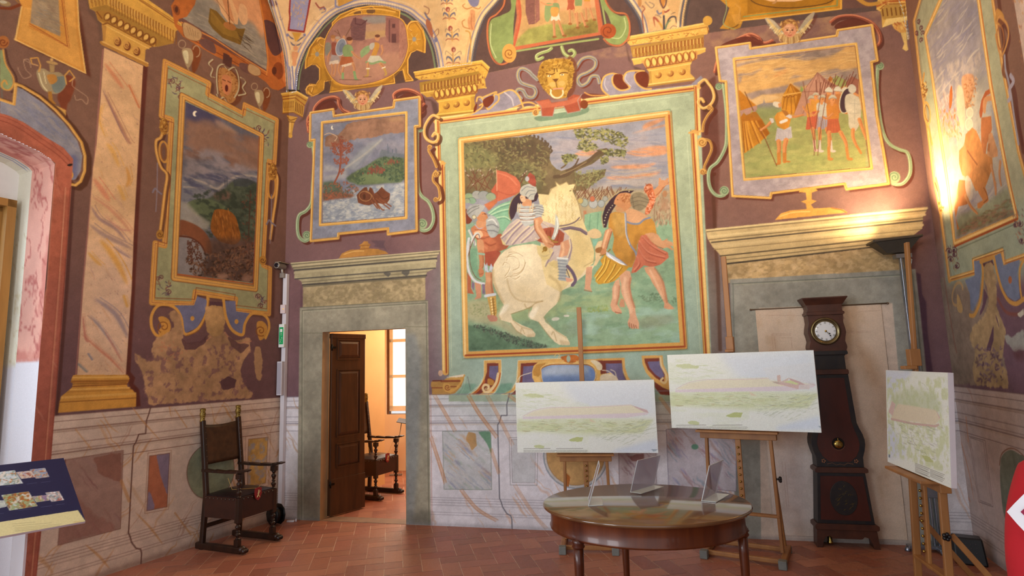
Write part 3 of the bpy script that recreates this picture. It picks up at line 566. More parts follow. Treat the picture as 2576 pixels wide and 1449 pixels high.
# left soldiers
limb(c,FL,'750,500 730,560 720,620',(4,3),FLS);c.P('#7c7868','700,440 740,430 760,470 740,520 700,560',k=1);c.P('#8a4a38','760,440 800,430 820,470 810,560 770,560',k=1);c.E(FL,775,390,20,28);c.E('#a06a3c',775,370,26,18);c.E(FL,822,400,20,26);c.E('#a8907c',822,380,26,16);c.E(FL,885,380,16,22)
c.P('#9a8a84','760,550 830,560 850,620 820,640 740,640',k=0);c.P('#c9b49c','740,620 830,600 835,640 735,650');limb(c,FL,'760,650 770,700 760,750 790,765',(5,3.5),FLS);limb(c,FL,'800,650 800,710 790,750',(5,3.5),FLS);limb(c,FL,'850,620 830,700 850,750',(5,3.5),FLS)
c.E('#7f838e',855,475,50,88,14);c.ring('#b9b4ac',855,475,50,88,1.6,14);c.E('#6a6f7c',862,480,24,50,14)
c.E(FL,945,410,26,34);c.E('#5c3424',940,390,30,20);c.P('#7d8f5c','900,450 960,460 980,520 960,575 890,570 870,500',k=1);limb(c,FL,'965,520 1000,560 1045,590',(5,3.5),FLS)
c.P('#a35a34','860,570 960,570 990,640 900,670 840,650',k=0);c.P('#cfb89c','860,655 980,625 985,645 870,680');limb(c,FL,'880,680 870,720 870,750',(6,5),FLS);limb(c,FL,'975,640 990,690 985,720',(7,5),FLS)
c.P('#7a9460','862,730 885,730 885,800 860,795');c.P('#7a9460','975,715 1000,715 1015,790 1040,805 990,805');c.S('#5c3c34','840,800 1060,805',2,al=.6)
c.S('#6a4a34','905,360 960,265',1.6);c.S('#6a4a34','820,300 850,370',1.4);c.S('#6a4a34','790,310 830,340',1.2)
# running soldier
c.P('#7f9464','1050,520 1100,470 1150,460 1140,520 1090,560 1060,580',k=1);c.E(FL,1220,380,26,34);c.E('#6a4030',1222,362,26,16);c.P('#b98338','1190,430 1240,440 1235,490 1200,570 1160,560 1180,500',k=1);c.P('#a8a090','1150,440 1190,430 1190,470 1165,500 1140,480',k=1)
limb(c,FL,'1265,460 1275,510 1260,550',(5,3.5),FLS);c.P('#b9b29a','1150,560 1240,560 1300,630 1230,635 1110,635',k=0);c.S('#7f9464','1110,625 1170,640 1240,620 1300,630',5,k=1)
limb(c,FL,'1125,640 1125,680',(7,6),FLS);limb(c,FL,'1250,640 1290,680',(7,6),FLS);limb(c,'#b08a44','1125,690 1125,760 1100,770',(5,4));limb(c,'#b08a44','1290,690 1310,740 1300,755',(5,4));c.S('#d8cbb0','1112,690 1140,690',3);c.S('#d8cbb0','1270,685 1300,675',3);c.S('#5c3c34','1080,775 1160,772',2,al=.6)
c.within()
# ---- corner bracket between the walls
TX(644,0,4)
def bracket(c):
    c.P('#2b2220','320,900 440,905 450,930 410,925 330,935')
    c.P('#c99a40','255,945 410,918 520,985 515,1012 490,1062 470,1182 375,1132 268,1140 270,1000',tex=.12);c.P('#a87a30','412,940 520,1000 490,1062 470,1180 385,1132 390,985',al=.75)
    c.S('#e0b458','256,945 410,920 520,985',3);c.S('#8a4a20','262,975 405,955 505,1015',2);c.S('#8a4a20','268,1000 395,985 490,1060',2);c.S('#8a5420','268,1140 375,1130 470,1180',2)
    for i in range(7):c.S('#7a4a1c',[(_T[0]+(280+i*16)/4,_T[1]+(1030-i*2)/4),(_T[0]+(284+i*15)/4,_T[1]+(1085-i*2)/4)],1.8);c.S('#7a4a1c',[(_T[0]+(288+i*15)/4,_T[1]+(1085-i*2)/4),(_T[0]+(288+i*15)/4,_T[1]+(1115)/4)],1.4)
    for i in range(5):c.S('#6f421a',[(_T[0]+(402+i*17)/4,_T[1]+(1030+i*9)/4),(_T[0]+(398+i*16)/4,_T[1]+(1115+i*9)/4)],2)
    c.P('#bd8c3a','308,1158 420,1180 400,1210 385,1232 365,1330 362,1385 330,1375 328,1340 332,1225');c.S('#7a4a1c','320,1180 345,1210 410,1190',2,k=1);c.S('#dcb05a','345,1225 340,1330',3);c.E('#c9963c',346,1370,20,18);c.S('#7a4a1c','330,1225 388,1232',2)
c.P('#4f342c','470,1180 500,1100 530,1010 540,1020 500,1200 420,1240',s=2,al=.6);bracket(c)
TX();cc_=CL;TX(644,0,4);bracket(CL);TX()
# right corner bracket
TX(1932,0,4)
c.P('#d8a850','1110,-60 1392,-60 1395,160 1150,275 1140,120 1090,95');c.P('#b58a40','1130,120 1190,40 1390,40 1390,165 1160,200',tex=.1);c.P('#ecc878','1190,190 1402,165 1402,205 1250,240 1150,278');c.S('#b0602a','1100,60 1190,20 1390,0',6);c.S('#8a4a20','1130,90 1190,40 1390,35',2);c.hatch('1110,-40 1380,-40 1380,10 1110,70',['#b0602a','#e8bc68'],30,20,(1.5,3),al=.7,L=(4,9))
for i in range(6):c.S('#7a4a1c',[(_T[0]+(1150+i*44)/4,_T[1]+(90-i*4)/4),(_T[0]+(1160+i*44)/4,_T[1]+(160-i*3)/4)],3)
c.P('#d9a050','1245,240 1392,210 1392,330 1330,330 1270,290',k=0);c.hatch('1250,240 1390,215 1390,300 1280,290',['#a8502a','#e8bc68'],24,60,(1.5,3),al=.8,L=(5,10));c.P('#d8b468','1335,330 1392,325 1400,440 1412,500 1390,515 1352,490 1370,440')
TX()
# ---- pilaster capitals 2 and 3
def capital(c,o,bright):
    TX(*o[0])
    g,gl,gd,dk=('#d2a24c','#e8be66','#a67c38','#8a4a20') if bright else('#c6983c','#dcb050','#9a732c','#7c4420')
    P=o[1]
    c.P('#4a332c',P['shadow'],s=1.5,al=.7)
    c.P(g,P['slab']);c.P(gd,P['slab_s']) if 'slab_s' in P else None
    c.S(gl,P['top'],4);c.S(dk,P['l1'],1.6);c.hatch(P['orn'],[dk,gl],70,0,(1.2,2.4),al=.75,L=(4,8),spread=2)
    c.P(gd,P['fr']);a,b,h,n=P['fl'];A_=lambda t:(np.array(t)/_T[2]+_T[:2]);flutes(c,A_(a),A_(b),np.array(h)/_T[2],n,dk,gl,2.1)
    c.P(g if bright else '#b98c3a',P['sof']);c.S(gl,P['sofl'],3)
    c.P('#a87430' if not bright else '#c98e4c',P['egg']);eggs(c,A_(P['e'][0]),A_(P['e'][1]),P['e'][2]/_T[2],P['e'][3],dk=dk,lt=gl)
    c.P(g,P['neck'],tex=.1);c.P(gd,P['necks'],al=.7);c.S(dk,P['nl'],2);c.S(gl,P['nl2'],2.5)
    c.S(gd,P['ast'],9);c.S(gl,pts_of(P['ast'])-[0,2],4)
    for x,y in P['ros']:
        c.E(dk,x+4,y+4,34,32);c.E(g,x-2,y-2,28,27,tex=0);c.ring(dk,x,y,18,17,1.4,0,-60,150);c.E(gl,x,y,9,9);c.E(dk,x+3,y+2,5,5)
    TX()
capital(c,[(644,0,4),dict(shadow='1640,800 1640,980 1760,1000 1820,1040 1850,1170 1880,1190 1800,1190 1760,1020 1640,990',
    slab='1590,725 2270,608 2348,680 2335,730 2310,790 2260,780 1650,805 1600,780',top='1592,728 2270,612 2345,680',l1='1600,765 2265,645 2335,715',orn='1610,770 2260,655 2320,710 2310,760 2250,700 1630,800',
    fr='1645,830 2245,715 2240,860 1700,945 1652,925',fl=((1670,860),(2235,755),(0,95),17),sof='1652,925 1700,935 2235,850 2315,885 2200,900 1720,980',sofl='1660,935 2235,850 2315,885',
    egg='1750,950 2235,865 2225,935 1800,1000',e=((1790,955),(2230,880),38,8),neck='1800,1000 2212,935 2195,1000 2215,1110 2195,1130 1850,1170 1815,1160 1840,1120 1838,1040',necks='2160,960 2212,938 2195,1000 2212,1120 2165,1125',
    nl='1800,1005 2210,938',nl2='1830,1025 2200,960',ast='1825,1160 2205,1118',ros=((1912,1062),(2012,1046),(2114,1030)))],False)
TX(644,0,4);c.P('#b98c3a','2245,715 2300,770 2315,885 2240,860');c.speckle('2250,720 2300,775 2310,870 2245,850',['#7c4420','#dcb050'],30,(1.5,2.5),(4,9),80,3,.8)
capital(c,[(1288,0,4),dict(shadow='1140,420 1205,660 1300,690 1340,750 1365,860 1340,700 1240,700 1170,600',
    slab='1140,370 1962,225 1982,295 1965,345 1940,350 1190,460 1160,430',top='1142,378 1960,232',l1='1155,410 1965,270 1980,330',orn='1165,420 1960,285 1970,330 1185,460',
    fr='1190,470 1930,345 1930,480 1215,580',fl=((1215,500),(1920,385),(0,90),20),sof='1205,590 1945,475 1948,520 1880,550 1300,640 1225,655',sofl='1210,600 1945,490',
    egg='1300,610 1868,520 1862,590 1820,610 1345,680',e=((1335,640),(1850,555),42,8),neck='1350,690 1820,605 1795,650 1795,740 1830,775 1830,810 1370,875 1375,830 1390,790 1375,720',necks='1375,720 1400,710 1410,860 1372,872',
    nl='1350,690 1815,612',nl2='1380,712 1800,640',ast='1375,858 1825,795',ros=((1468,752),(1590,735),(1710,720)))],True)
# ---- lunette 2: green cartouche
TX(1288,0,4)
LZ=[(1256,-60),(1256,-60)]
TX()
c.P('#b06444','1293,-40 1500,-40 1516,60 1514,84 1296,127 1288,118 1300,40',tex=.15)
SC2='1310,-40 1306,40 1293,118 1505,84 1502,40 1492,-40';c.mark(SC2,4);c.within(SC2)
c.P('#b08a58',SC2,tex=.2);c.P('#c99468','1350,-40 1500,-40 1500,20 1360,30',s=4);c.P('#8d8a48','1293,118 1310,90 1330,72 1380,60 1440,62 1500,50 1510,90',s=2,tex=.3);c.P('#8f7a3c','1425,75 1470,58 1490,48 1510,80 1420,90',k=1,s=2,tex=.4)
c.P('#7a5048','1322,-40 1346,-40 1346,60 1330,62 1322,30');c.P('#8a5a50','1346,-40 1356,-40 1358,50 1347,60');c.hatch('1322,-10 1356,-10 1356,58 1328,60',['#5f3c38','#a0705c'],30,0,(1,2),al=.5,L=(4,8))
for x,y,s_,cl,sk in((1397,40,1,'#78885a','#c4c0a8'),(1436,15,.85,'#a25238','#a25238'),(1455,22,.9,'#7a8a58','#c09a60'),(1477,10,.8,'#b98334','#c98a58')):
    c.E(FL,x,y-38*s_,4.5*s_,6*s_);c.P(cl,[(x-8*s_,y-30*s_),(x+9*s_,y-30*s_),(x+8*s_,y-6*s_),(x-8*s_,y-6*s_)],k=1);c.P(sk,[(x-8*s_,y-8*s_),(x+8*s_,y-8*s_),(x+13*s_,y+12*s_),(x-12*s_,y+12*s_)])
    limb(c,FL,[(x-4*s_,y+12*s_),(x-2*s_,y+50*s_)],(6*s_,4*s_),FLS);limb(c,FL,[(x+8*s_,y+12*s_),(x+20*s_,y+48*s_)],(6*s_,4*s_),FLS)
    c.E('#8d5a30',x-2*s_,y+53*s_,6*s_,3);c.E('#8d5a30',x+23*s_,y+50*s_,6*s_,3)
c.P('#7f8f5c','1373,10 1392,12 1386,40 1378,55 1370,45',k=1);limb(c,FL,'1389,12 1375,12 1360,5',(4,3));c.P('#c08a44','1386,20 1405,20 1402,40 1388,40',k=1)
c.within()
for P_,w,cc in(('1300,-30 1309,40 1293,115',6,'#b4583a'),('1296,122 1400,103 1512,84',8,'#b4603e'),('1496,-30 1505,40 1516,84',7,'#b4603e'),('1290,130 1400,113 1505,98',5,'#8d9a5c'),('1506,-30 1516,20 1523,60',4,'#8d9a5c')):c.S(cc,P_,w,k=1)
c.P('#7d8c52','1505,-40 1518,-5 1535,25 1560,40 1575,40 1583,60 1582,85 1570,108 1545,112 1525,102 1518,85 1540,80 1530,40 1512,10',k=1,tex=.15);c.P('#7d8c52','1278,-40 1286,20 1262,38 1234,52 1226,90 1232,130 1250,155 1262,158 1272,140 1290,120 1292,60 1300,-30',k=1,tex=.15)
for P_ in('1516,-30 1525,5 1545,30 1574,36 1584,62 1580,95 1560,114 1535,112 1519,98','1270,-30 1268,10 1250,35 1230,50 1226,90 1234,135 1252,160 1275,158 1288,140'):c.S('#b4663e',P_,4.5,k=1);c.S('#5c2f22',pts_of(P_)+[3,3],1.6,k=1,al=.6)
c.S('#b5bf86','1570,45 1574,70 1560,95 1538,95',2,k=1);c.S('#b5bf86','1236,60 1234,110 1248,145',2,k=1)
c.E('#9c4a24',1530,78,20,19);c.spiral('#6a2c1a',1530,78,15,1.2,90,1,1.6);c.E('#c98f44',1281,134,18,24);c.spiral('#7c4a20',1281,134,13,1.4,60,1,2)
for P_ in('1365,145 1352,150 1350,140 1362,133 1378,128 1387,122','1413,118 1420,135 1436,144 1446,135 1440,126 1432,128'):c.S('#8d9a5c',P_,8,k=1);c.S('#c2c890',pts_of(P_)-[1.5,2],1.6,k=1)
# ---- lunette 3: lower end of a gold oval frame
c.P('#b07c28','1775,-60 1905,-60 1905,10 1870,50 1862,70 1845,75 1810,72 1822,58 1835,20 1812,0',k=0,tex=.2);c.S('#6f4a1c','1900,-40 1865,15 1858,60 1835,72',3,k=1);c.S('#8a9460','1822,-20 1828,20 1820,60 1850,74',2,k=1);c.E('#c0903c',1780,52,12,12)
c.P('#b57c20','1855,-60 2120,-60 2118,22 2000,35 1865,50',tex=.2);c.S('#d9a040','1860,52 1935,44 2116,22 2116,-30',4);c.S('#7d8a50','1870,42 1935,34 2106,14 2106,-30',3);c.P('#8f5e14','1880,-20 2060,-30 2100,0 2090,12 1880,36',al=.6);c.P('#d9a878','1880,-60 2080,-60 2060,-8 2000,4 1940,4 1890,-10',k=0);c.S('#5a3a18','1870,-30 1900,8 1980,20 2080,8 2110,-20',2.5,k=1)
limb(c,'#b08050','1955,-20 1952,4 1944,8',(5,3));c.P('#6a4a40','2120,-40 2200,-30 2195,18 2120,22');c.S('#c08a38','2150,-10 2180,10 2210,8',10,k=1)
c.P('#c08a38','1840,38 1862,34 1866,60 1850,62',al=.8);c.S('#c08a38','1858,50 1862,20 1850,10',4)
# ---- the big battle fresco: frames
TX()
OF='1094,300 1420,256 1758,213 1764,332 1768,440 1776,600 1789,890 1800,1010 1129,1010 1129,940 1124,700 1119,411 1106,411'
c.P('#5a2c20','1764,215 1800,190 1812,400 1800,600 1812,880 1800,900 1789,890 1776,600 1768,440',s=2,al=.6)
c.P('#a1ae90',OF,tex=.12);c.P('#96b0a6','1110,640 1790,640 1800,1010 1129,1010',s=60,al=.9)
def molding(c,P_,side=1,w=17):
    c.S('#d2a054',P_,w);c.S('#e8c57c',pts_of(P_)+[-w*.3*side,-w*.3*side],w*.3);c.S('#9c4426',pts_of(P_)+[w*.12*side,w*.12*side],w*.2);c.S('#7a4a28',pts_of(P_)+[w*.45*side,w*.45*side],1.2)
molding(c,'1098,304 1420,262 1754,219');molding(c,'1100,304 1103,414',1,14);molding(c,'1111,412 1114,560 1117,702 1121,935',1,17);molding(c,'1752,220 1756,334',-1,14);molding(c,'1745,334 1752,440 1763,640 1778,890 1785,1000',-1,17)
c.S('#d2a054','1103,414 1119,411',5);c.S('#d2a054','1734,334 1764,330',5)
c.S('#c4cfae','1128,320 1735,238',1.4,al=.7);c.S('#c4cfae','1128,430 1136,925',1.4,al=.7);c.S('#c4cfae','1728,345 1768,980',1.4,al=.7)
IF_='1160,353 1680,287 1720,870 1173,892'
c.S('#d2a054',IF_,17,closed=True);c.S('#ecca88','1157,352 1678,284',4);c.S('#ecca88','1157,352 1170,892',5);c.S('#9c4426','1171,894 1722,872',4.5);c.S('#a8542c','1683,290 1723,872',4.5);c.S('#7a5230','1166,902 1729,878 1689,279',1.4);c.S('#7a5230','1167,358 1673,294',1.6);c.S('#6f8a6a','1150,346 1686,275 1733,880 1163,905',1.2,closed=True)
# ---- lion mask, ribbons, red strap
TX(1288,0,4)
for P_ in('255,800 210,760 170,720 110,690 70,710 60,770 90,830 160,860 220,880 240,930 210,980 150,970 110,910 60,900 45,940 90,990','640,690 700,600 780,575 840,610 830,680 760,730 690,760 660,810 700,860 760,830 800,770 860,770 880,830'):
    c.S('#6a2f20',pts_of(P_)+[4,3],9,k=1,al=.85);c.S('#8d8c88',P_,9,k=1);c.S('#b0985c',pts_of(P_)-[1,1],2.5,k=1);c.S('#5f6068',pts_of(P_)+[1.6,1.8],1.6,k=1)
c.P('#6a3a24','560,580 650,640 650,760 640,880 600,960 540,1010 520,980',k=1,al=.8,s=1)
LI='285,650 330,610 440,588 560,595 600,620 625,690 615,760 605,860 560,930 540,985 440,995 380,960 320,900 290,850 258,780 268,710'
c.P('#a87c2c',LI,k=1,tex=.25);c.speckle(LI,['#8a5f1e','#c79a40','#6f4818','#d3aa50'],300,(1.6,3.4),(5,12),None,8,.6,k=1)
c.P('#c09640','360,730 440,700 540,700 560,760 545,850 520,900 440,910 390,880 360,810',k=1,tex=.1);c.P('#cfa64e','430,700 480,690 480,800 430,800',al=.8,s=1);c.S('#6a4016','350,740 400,750 430,735',2.6,k=1);c.S('#6a4016','480,740 520,730 560,735',2.6,k=1);c.E('#f0e0b8',375,765,18,9);c.E('#4a2a18',377,765,7,7);c.E('#f0e0b8',505,752,18,9);c.E('#4a2a18',504,752,7,7)
c.P('#6f4420','405,795 470,790 450,820 430,822');c.S('#5a3414','430,690 425,720',2);c.S('#5a3414','450,690 455,720',2);c.E('#cba65a',410,850,36,26);c.E('#cba65a',500,838,36,26);c.S('#6a4016','440,822 450,870 455,880',2)
c.P('#c98a70','410,890 520,880 515,905 420,910');c.P('#a8782c','400,910 520,905 500,975 440,985',k=1);c.ring('#d3c49a',452,930,62,55,4,0,-20,200);c.S('#e8dcb4','390,900 392,950 430,985',2,k=1);c.E('#a87828',305,675,26,24);c.E('#6f4818',308,678,12,12);c.E('#a87828',585,640,24,24);c.E('#6f4818',588,642,11,11)
c.P('#5f7a60','230,1180 400,1150 520,1130 700,1100 770,1080 760,1130 640,1170 440,1200 280,1220',k=1,al=.7)
c.P('#9c4c34','235,1020 370,995 400,1030 540,1000 620,950 690,960 700,1080 680,1120 560,1140 520,1070 430,1080 410,1170 300,1170 290,1080',tex=.15);c.P('#b8684a','240,1025 370,1000 400,1040 560,1010 680,965 690,1010 560,1060 420,1075 300,1090',al=.7);c.P('#8a6a62','380,1010 560,980 560,1010 400,1035',al=.9)
for P_ in('235,1020 290,1070 300,1170 410,1170 430,1085 520,1070 560,1140','560,1140 690,1115 660,1010 700,950'):c.S('#9a8478',P_,2,k=0)
c.E('#7a3c1c',725,1050,40,45);c.P('#6a2f20','700,960 760,940 960,960 760,990 710,1000',k=1,al=.8);c.E('#d09a54',236,1130,32,36);c.spiral('#7c4a20',240,1130,26,1.5,0,1,2);c.S('#d3a052','20,1080 120,1035 200,1035 250,1080 262,1140',4,k=1);c.S('#5c4450','60,1100 140,1060 220,1060',6,k=1,al=.7);c.S('#c98f48','940,960 800,960 730,930',3,k=1)
# blue strap scrolls
def strap(c,P_,w=6):
    c.S('#53301f',pts_of(P_)+[4,3],w,k=1,al=.6)
for poly in('905,880 905,830 940,760 1010,740 1040,750 1010,820 1060,900 1130,910 1180,880 1120,810 1130,760 1170,720 1240,710 1230,780 1300,880 1390,900 1800,850 1900,760 1930,800 1880,850 1000,960 975,960 920,920',):c.P('#8c8490',poly,tex=.2)
for P_ in('975,965 915,910 900,850 930,770 1000,740 1045,745 1110,760','1045,745 1008,790 1025,860 1080,905 1140,905 1185,880 1130,830 1122,780 1160,725 1240,712 1330,715','1290,720 1235,760 1260,840 1330,890 1400,895'):c.S('#d3a252',P_,4,k=1)
c.P('#6a2f1c','1025,760 1060,745 1110,755 1120,810 1170,875 1110,900 1060,880 1020,830',k=1);c.P('#6a2f1c','1250,740 1330,720 1375,760 1365,870 1310,870 1250,810',k=1);c.S('#b9b0b4','940,790 930,850 960,910',2.5,k=1);c.S('#b9b0b4','1150,750 1140,800 1200,870',2,k=1)
TX(644,0,4)
c.P('#8c8490','2240,1000 2330,950 2400,960 2440,940 2576,900 2680,1040 2500,1110 2100,1170 2260,1110 2340,1100',tex=.2)
for P_ in('2220,1020 2230,980 2270,980 2290,1030 2250,1060','2270,985 2400,930 2420,930','2390,1000 2400,950 2440,960 2440,1010 2400,1050 2340,1100 2310,1060','2440,950 2560,905 2640,960 2690,1080','2300,1000 2270,1080 2180,1140 2090,1170'):c.S('#d3a252',P_,4,k=1)
c.P('#6a2f1c','2290,1000 2380,960 2390,1020 2330,1080 2290,1060',k=1);c.S('#b9b0b4','2500,930 2570,990 2590,1060',3,k=1);c.P('#6a2f1c','2195,1080 2225,1040 2215,1110 2190,1130',k=1)
TX()
PB='1167,360 1672,296 1710,861 1179,884'
c.mark(PB,5);c.within(PB)
TX(1100,340,4)
c.P('#8d8c96',PB_:='200,-250 2500,-250 2500,2300 200,2300',tex=.15);c.clouds('1100,-250 2500,-250 2500,600 1100,600','#a3989a',.5,20,3,.8,seed=5,al=.7)
for P_ in('2100,-120 2300,-180 2280,-150 2080,-60','1900,180 2100,120 2290,110 2300,190 2060,215','1380,190 1500,150 1660,150 1560,200 1480,210','1740,320 1900,300 2120,290 2200,280 2100,330 1850,340','1700,420 1900,410 2100,380 2250,370 2100,430 1800,450','1960,-20 2300,-110 2290,-90'):
    c.P('#cc8a5e',P_,k=1,s=2,al=.85,tex=.3)
for P_ in('1700,360 1900,370 2200,330','1750,400 2000,400 2250,350','1700,470 1900,450 2200,400','1420,170 1600,230 1900,240'):c.S('#b9a58c',P_,4,k=1,al=.6,s=1)
c.hatch('1200,0 2300,0 2320,500 1500,520 1150,250',['#7d7e92','#a8a0a0','#757a90'],130,5,(1.2,3),al=.4)
c.P('#b0a49a','1600,490 1900,450 2330,420 2340,560 1600,560',s=4,al=.7);c.P('#71778c','1750,500 1900,495 2000,520 2080,510 2340,540 2340,600 1700,580',s=1.5,al=.8)
c.P('#a89878','1380,540 2400,540 2400,920 1400,920',s=5)
# grass
c.P('#83a081','200,880 2500,860 2500,2300 200,2300',s=6,tex=.2);c.P('#8fae90','1500,1400 2500,1500 2500,2300 1200,2300',s=14,al=.8)
TX(1100,560,4)
c.P('#9aab7a','300,800 700,760 1300,760 1800,700 2000,820 1500,900 1100,960 600,1000 320,920',k=1,s=5,al=.7);c.P('#b3a985','310,800 520,790 600,900 700,1000 900,1100 800,1150 600,1040 320,980',k=1,s=4,al=.7)
c.clouds('1200,500 2480,500 2480,1250 1200,1250','#74977a',.45,20,2.4,.8,seed=7,al=.6);c.clouds('1300,850 2450,850 2450,1230 1300,1230','#9cbcae',.45,22,2.4,.8,seed=9,al=.7);c.clouds('1250,600 2000,600 1900,900 1250,900','#a8b68a',.4,16,2.5,.7,seed=10,al=.7)
c.P('#5f7c62','310,1030 450,1050 650,1100 850,1170 1040,1220 1150,1250 900,1270 310,1290',k=0,s=1.5,tex=.35);c.speckle('320,1020 480,1040 700,1110 900,1180 1150,1245 1000,1270 800,1230 500,1110',['#4a5048','#5d5f54','#3f4a42'],260,(1.4,3),(3,8),None,4,.7)
c.speckle('1980,740 2120,730 2220,700 2300,760 2400,740 2400,800 2100,790',['#5f7a5f','#6d8468'],60,(2,4),(4,8),None,5,.6);c.speckle('1500,860 1720,830 1720,890 1520,900',['#9aa85e','#7f9a58'],60,(1.5,3),(4,8),None,6,.6);c.speckle('330,820 620,800 640,900 340,960',['#8a9464','#7a8a5c'],60,(1.5,3),(4,8),None,16,.5)
c.P('#7f8f74','1320,1010 1450,940 1500,1040 1320,1180 1240,1060',k=1,s=4,al=.5);c.P('#8a9078','2030,980 2200,930 2370,940 2350,1010 2080,1070',k=1,s=4,al=.6);c.E('#c9c8b8',1190,970,40,18,-8);c.E('#c9c8b8',1300,938,30,12)
TX(1100,340,4)
# big tree on the left
TR='200,60 500,30 850,20 900,0 980,20 1060,60 1110,100 1140,150 1130,240 1150,290 1200,340 1250,360 1340,330 1420,290 1500,250 1580,200 1620,170 1600,150 1700,130 1750,160 1680,200 1560,290 1460,330 1380,370 1440,400 1700,340 1680,420 1600,470 1560,500 1480,560 1400,560 1380,640 1130,620 1000,600 200,620'
c.P('#6e5f42',TR,k=0,tex=.3);c.P('#7b7c50','200,100 420,90 560,180 640,260 560,330 200,360',s=6,al=.8);c.P('#5a4a3a','640,60 900,30 1060,70 1120,160 1080,300 900,240 700,200',s=5,al=.7);c.P('#6c6a48','700,280 900,260 1040,360 1050,560 900,560 760,420',s=5,al=.7);c.P('#77664a','1100,340 1240,380 1360,420 1380,620 1140,610 1080,480',s=3,al=.8)
c.speckle('210,80 900,20 1130,130 1100,500 700,500 210,350',['#8f8a58','#544634','#837a4c','#4f4a36','#99925e'],560,(2,4.5),(5,12),30,6,.55,spread=2.4);c.speckle('1380,370 1700,340 1680,430 1500,540 1390,520',['#8a8a5a','#6c6a48','#9a9662'],130,(2,4),(4,9),None,7,.7)
for i,(x,y) in enumerate([(920,20),(960,40),(1000,50),(1040,70),(1070,95),(1100,120),(1125,150),(1135,185),(1080,110)]):c.S('#5a4a3a',[(_T[0]+x/4,_T[1]+y/4),(_T[0]+(x+18)/4,_T[1]+(y-26)/4),(_T[0]+(x+10)/4,_T[1]+(y-44)/4)],5,k=1,taper=2)
c.S('#5f4c38','1180,420 1300,400 1400,320 1500,280 1580,210 1620,180 1700,150',9,k=1);c.S('#6a563e','1250,330 1290,300 1310,250',4,k=1);c.S('#5f4c38','1300,360 1380,310 1420,240',4,k=1);c.S('#8a7452','1240,400 1380,340 1500,270',2.5,k=1)
for P_,n in(('1370,-60 1450,-90 1560,-60 1720,-60 1900,0 1920,60 1880,130 1740,80 1600,40 1480,60 1400,30',330),('1420,60 1560,60 1620,130 1500,170 1420,140',90),('1640,140 1900,150 1880,220 1700,200',110),('1250,200 1350,190 1360,250 1280,290',60),('1640,220 1720,210 1720,260 1660,290',34),('1380,190 1420,200 1400,240 1350,220',20)):
    c.speckle(P_,['#7a7c4c','#5c5c3a','#94925c','#a09a60','#4f4c34'],n,(2,4.5),(5,11),20,n,.85,spread=1.8)
# pikes left and centre
for i,(x0,y0,x1,y1) in enumerate([(275,350,400,560),(330,340,480,560),(360,335,400,560),(415,345,300,540),(430,350,520,540),(460,400,330,540),(535,340,420,560),(565,370,480,550),(300,400,560,560),(595,320,595,420),(350,500,560,380),(900,360,830,500),(860,400,800,470),(880,380,850,480)]):
    c.S('#6c4230',[(_T[0]+x0/4,_T[1]+y0/4),(_T[0]+x1/4,_T[1]+y1/4)],1.7);c.S('#a89a84',[(_T[0]+x0/4,_T[1]+y0/4),(_T[0]+(x0*.93+x1*.07)/4,_T[1]+(y0*.93+y1*.07)/4)],2.4)
rr=np.random.default_rng(9)
for i in range(34):
    x=1400+i*14+rr.integers(-10,10);sl=int(rr.integers(-40,50));c.S(['#6a4030','#7a5238'][i%2],[(_T[0]+(x+sl)/4,_T[1]+rr.integers(515,560)/4),(_T[0]+(x-sl)/4,_T[1]+650/4)],1.6)
# flag, far troops
c.P('#c0674a','595,350 690,370 790,420 835,480 840,540 830,580 740,620 605,670 600,450');c.P('#b35a40','600,470 540,560 560,600 600,690 610,600',k=0);c.S('#d98a68','610,380 720,420 800,500',3,k=1,al=.5);c.S('#9a4c38','600,560 720,600 830,570',2.5,k=1,al=.5);c.S('#d9b48c','596,345 600,560',1.4)
for x,y,r,cc in((320,620,46,'#8aa078'),(400,600,50,'#9a9a94'),(470,610,60,'#8f9290'),(540,620,50,'#8c9a7c'),(350,660,40,'#7f9c80'),(300,660,30,'#90a084')):c.E(cc,x,y,r,r*.8,10);c.ring('#5f6a60',x,y,r,r*.8,1.2,10,180,360)
c.P('#b96a44','470,700 590,640 600,680 520,760',s=1);c.P('#7a3c2c','285,740 340,780 350,860 320,900 290,890')
for x,y,r,cc in((1480,680,40,'#a0a898'),(1570,690,46,'#a8aaa8'),(1650,690,36,'#9aa0a0'),(1720,680,36,'#a5a294'),(1440,660,30,'#b8a060'),(1560,640,30,'#b4684a'),(1690,640,26,'#9a9a90'),(1750,650,26,'#b08a6c')):c.E(cc,x,y,r,r*1.1);c.ring('#6f746c',x,y,r*.95,r,1.2)
c.P('#b57a58','1470,760 1500,760 1510,880 1480,900',s=1);c.P('#86ad8a','1480,800 1560,780 1680,760 1690,960 1640,1000 1540,970 1480,940',k=0,tex=.2);c.S('#5f8a70','1540,800 1530,940',2,al=.7);c.S('#5f8a70','1620,790 1610,960',2,al=.7)
c.speckle('2160,620 2350,560 2350,900 2180,920',['#a07a5c','#c4a888','#8f6a54','#b49a80'],110,(2,4),(6,14),90,11,.7,spread=.5);c.E('#b07e58',2290,590,22,34);c.S('#8a6a54','2190,640 2180,900',1.6);c.P('#ae7a5c','2250,640 2320,640 2320,760 2250,760',al=.5,s=2)
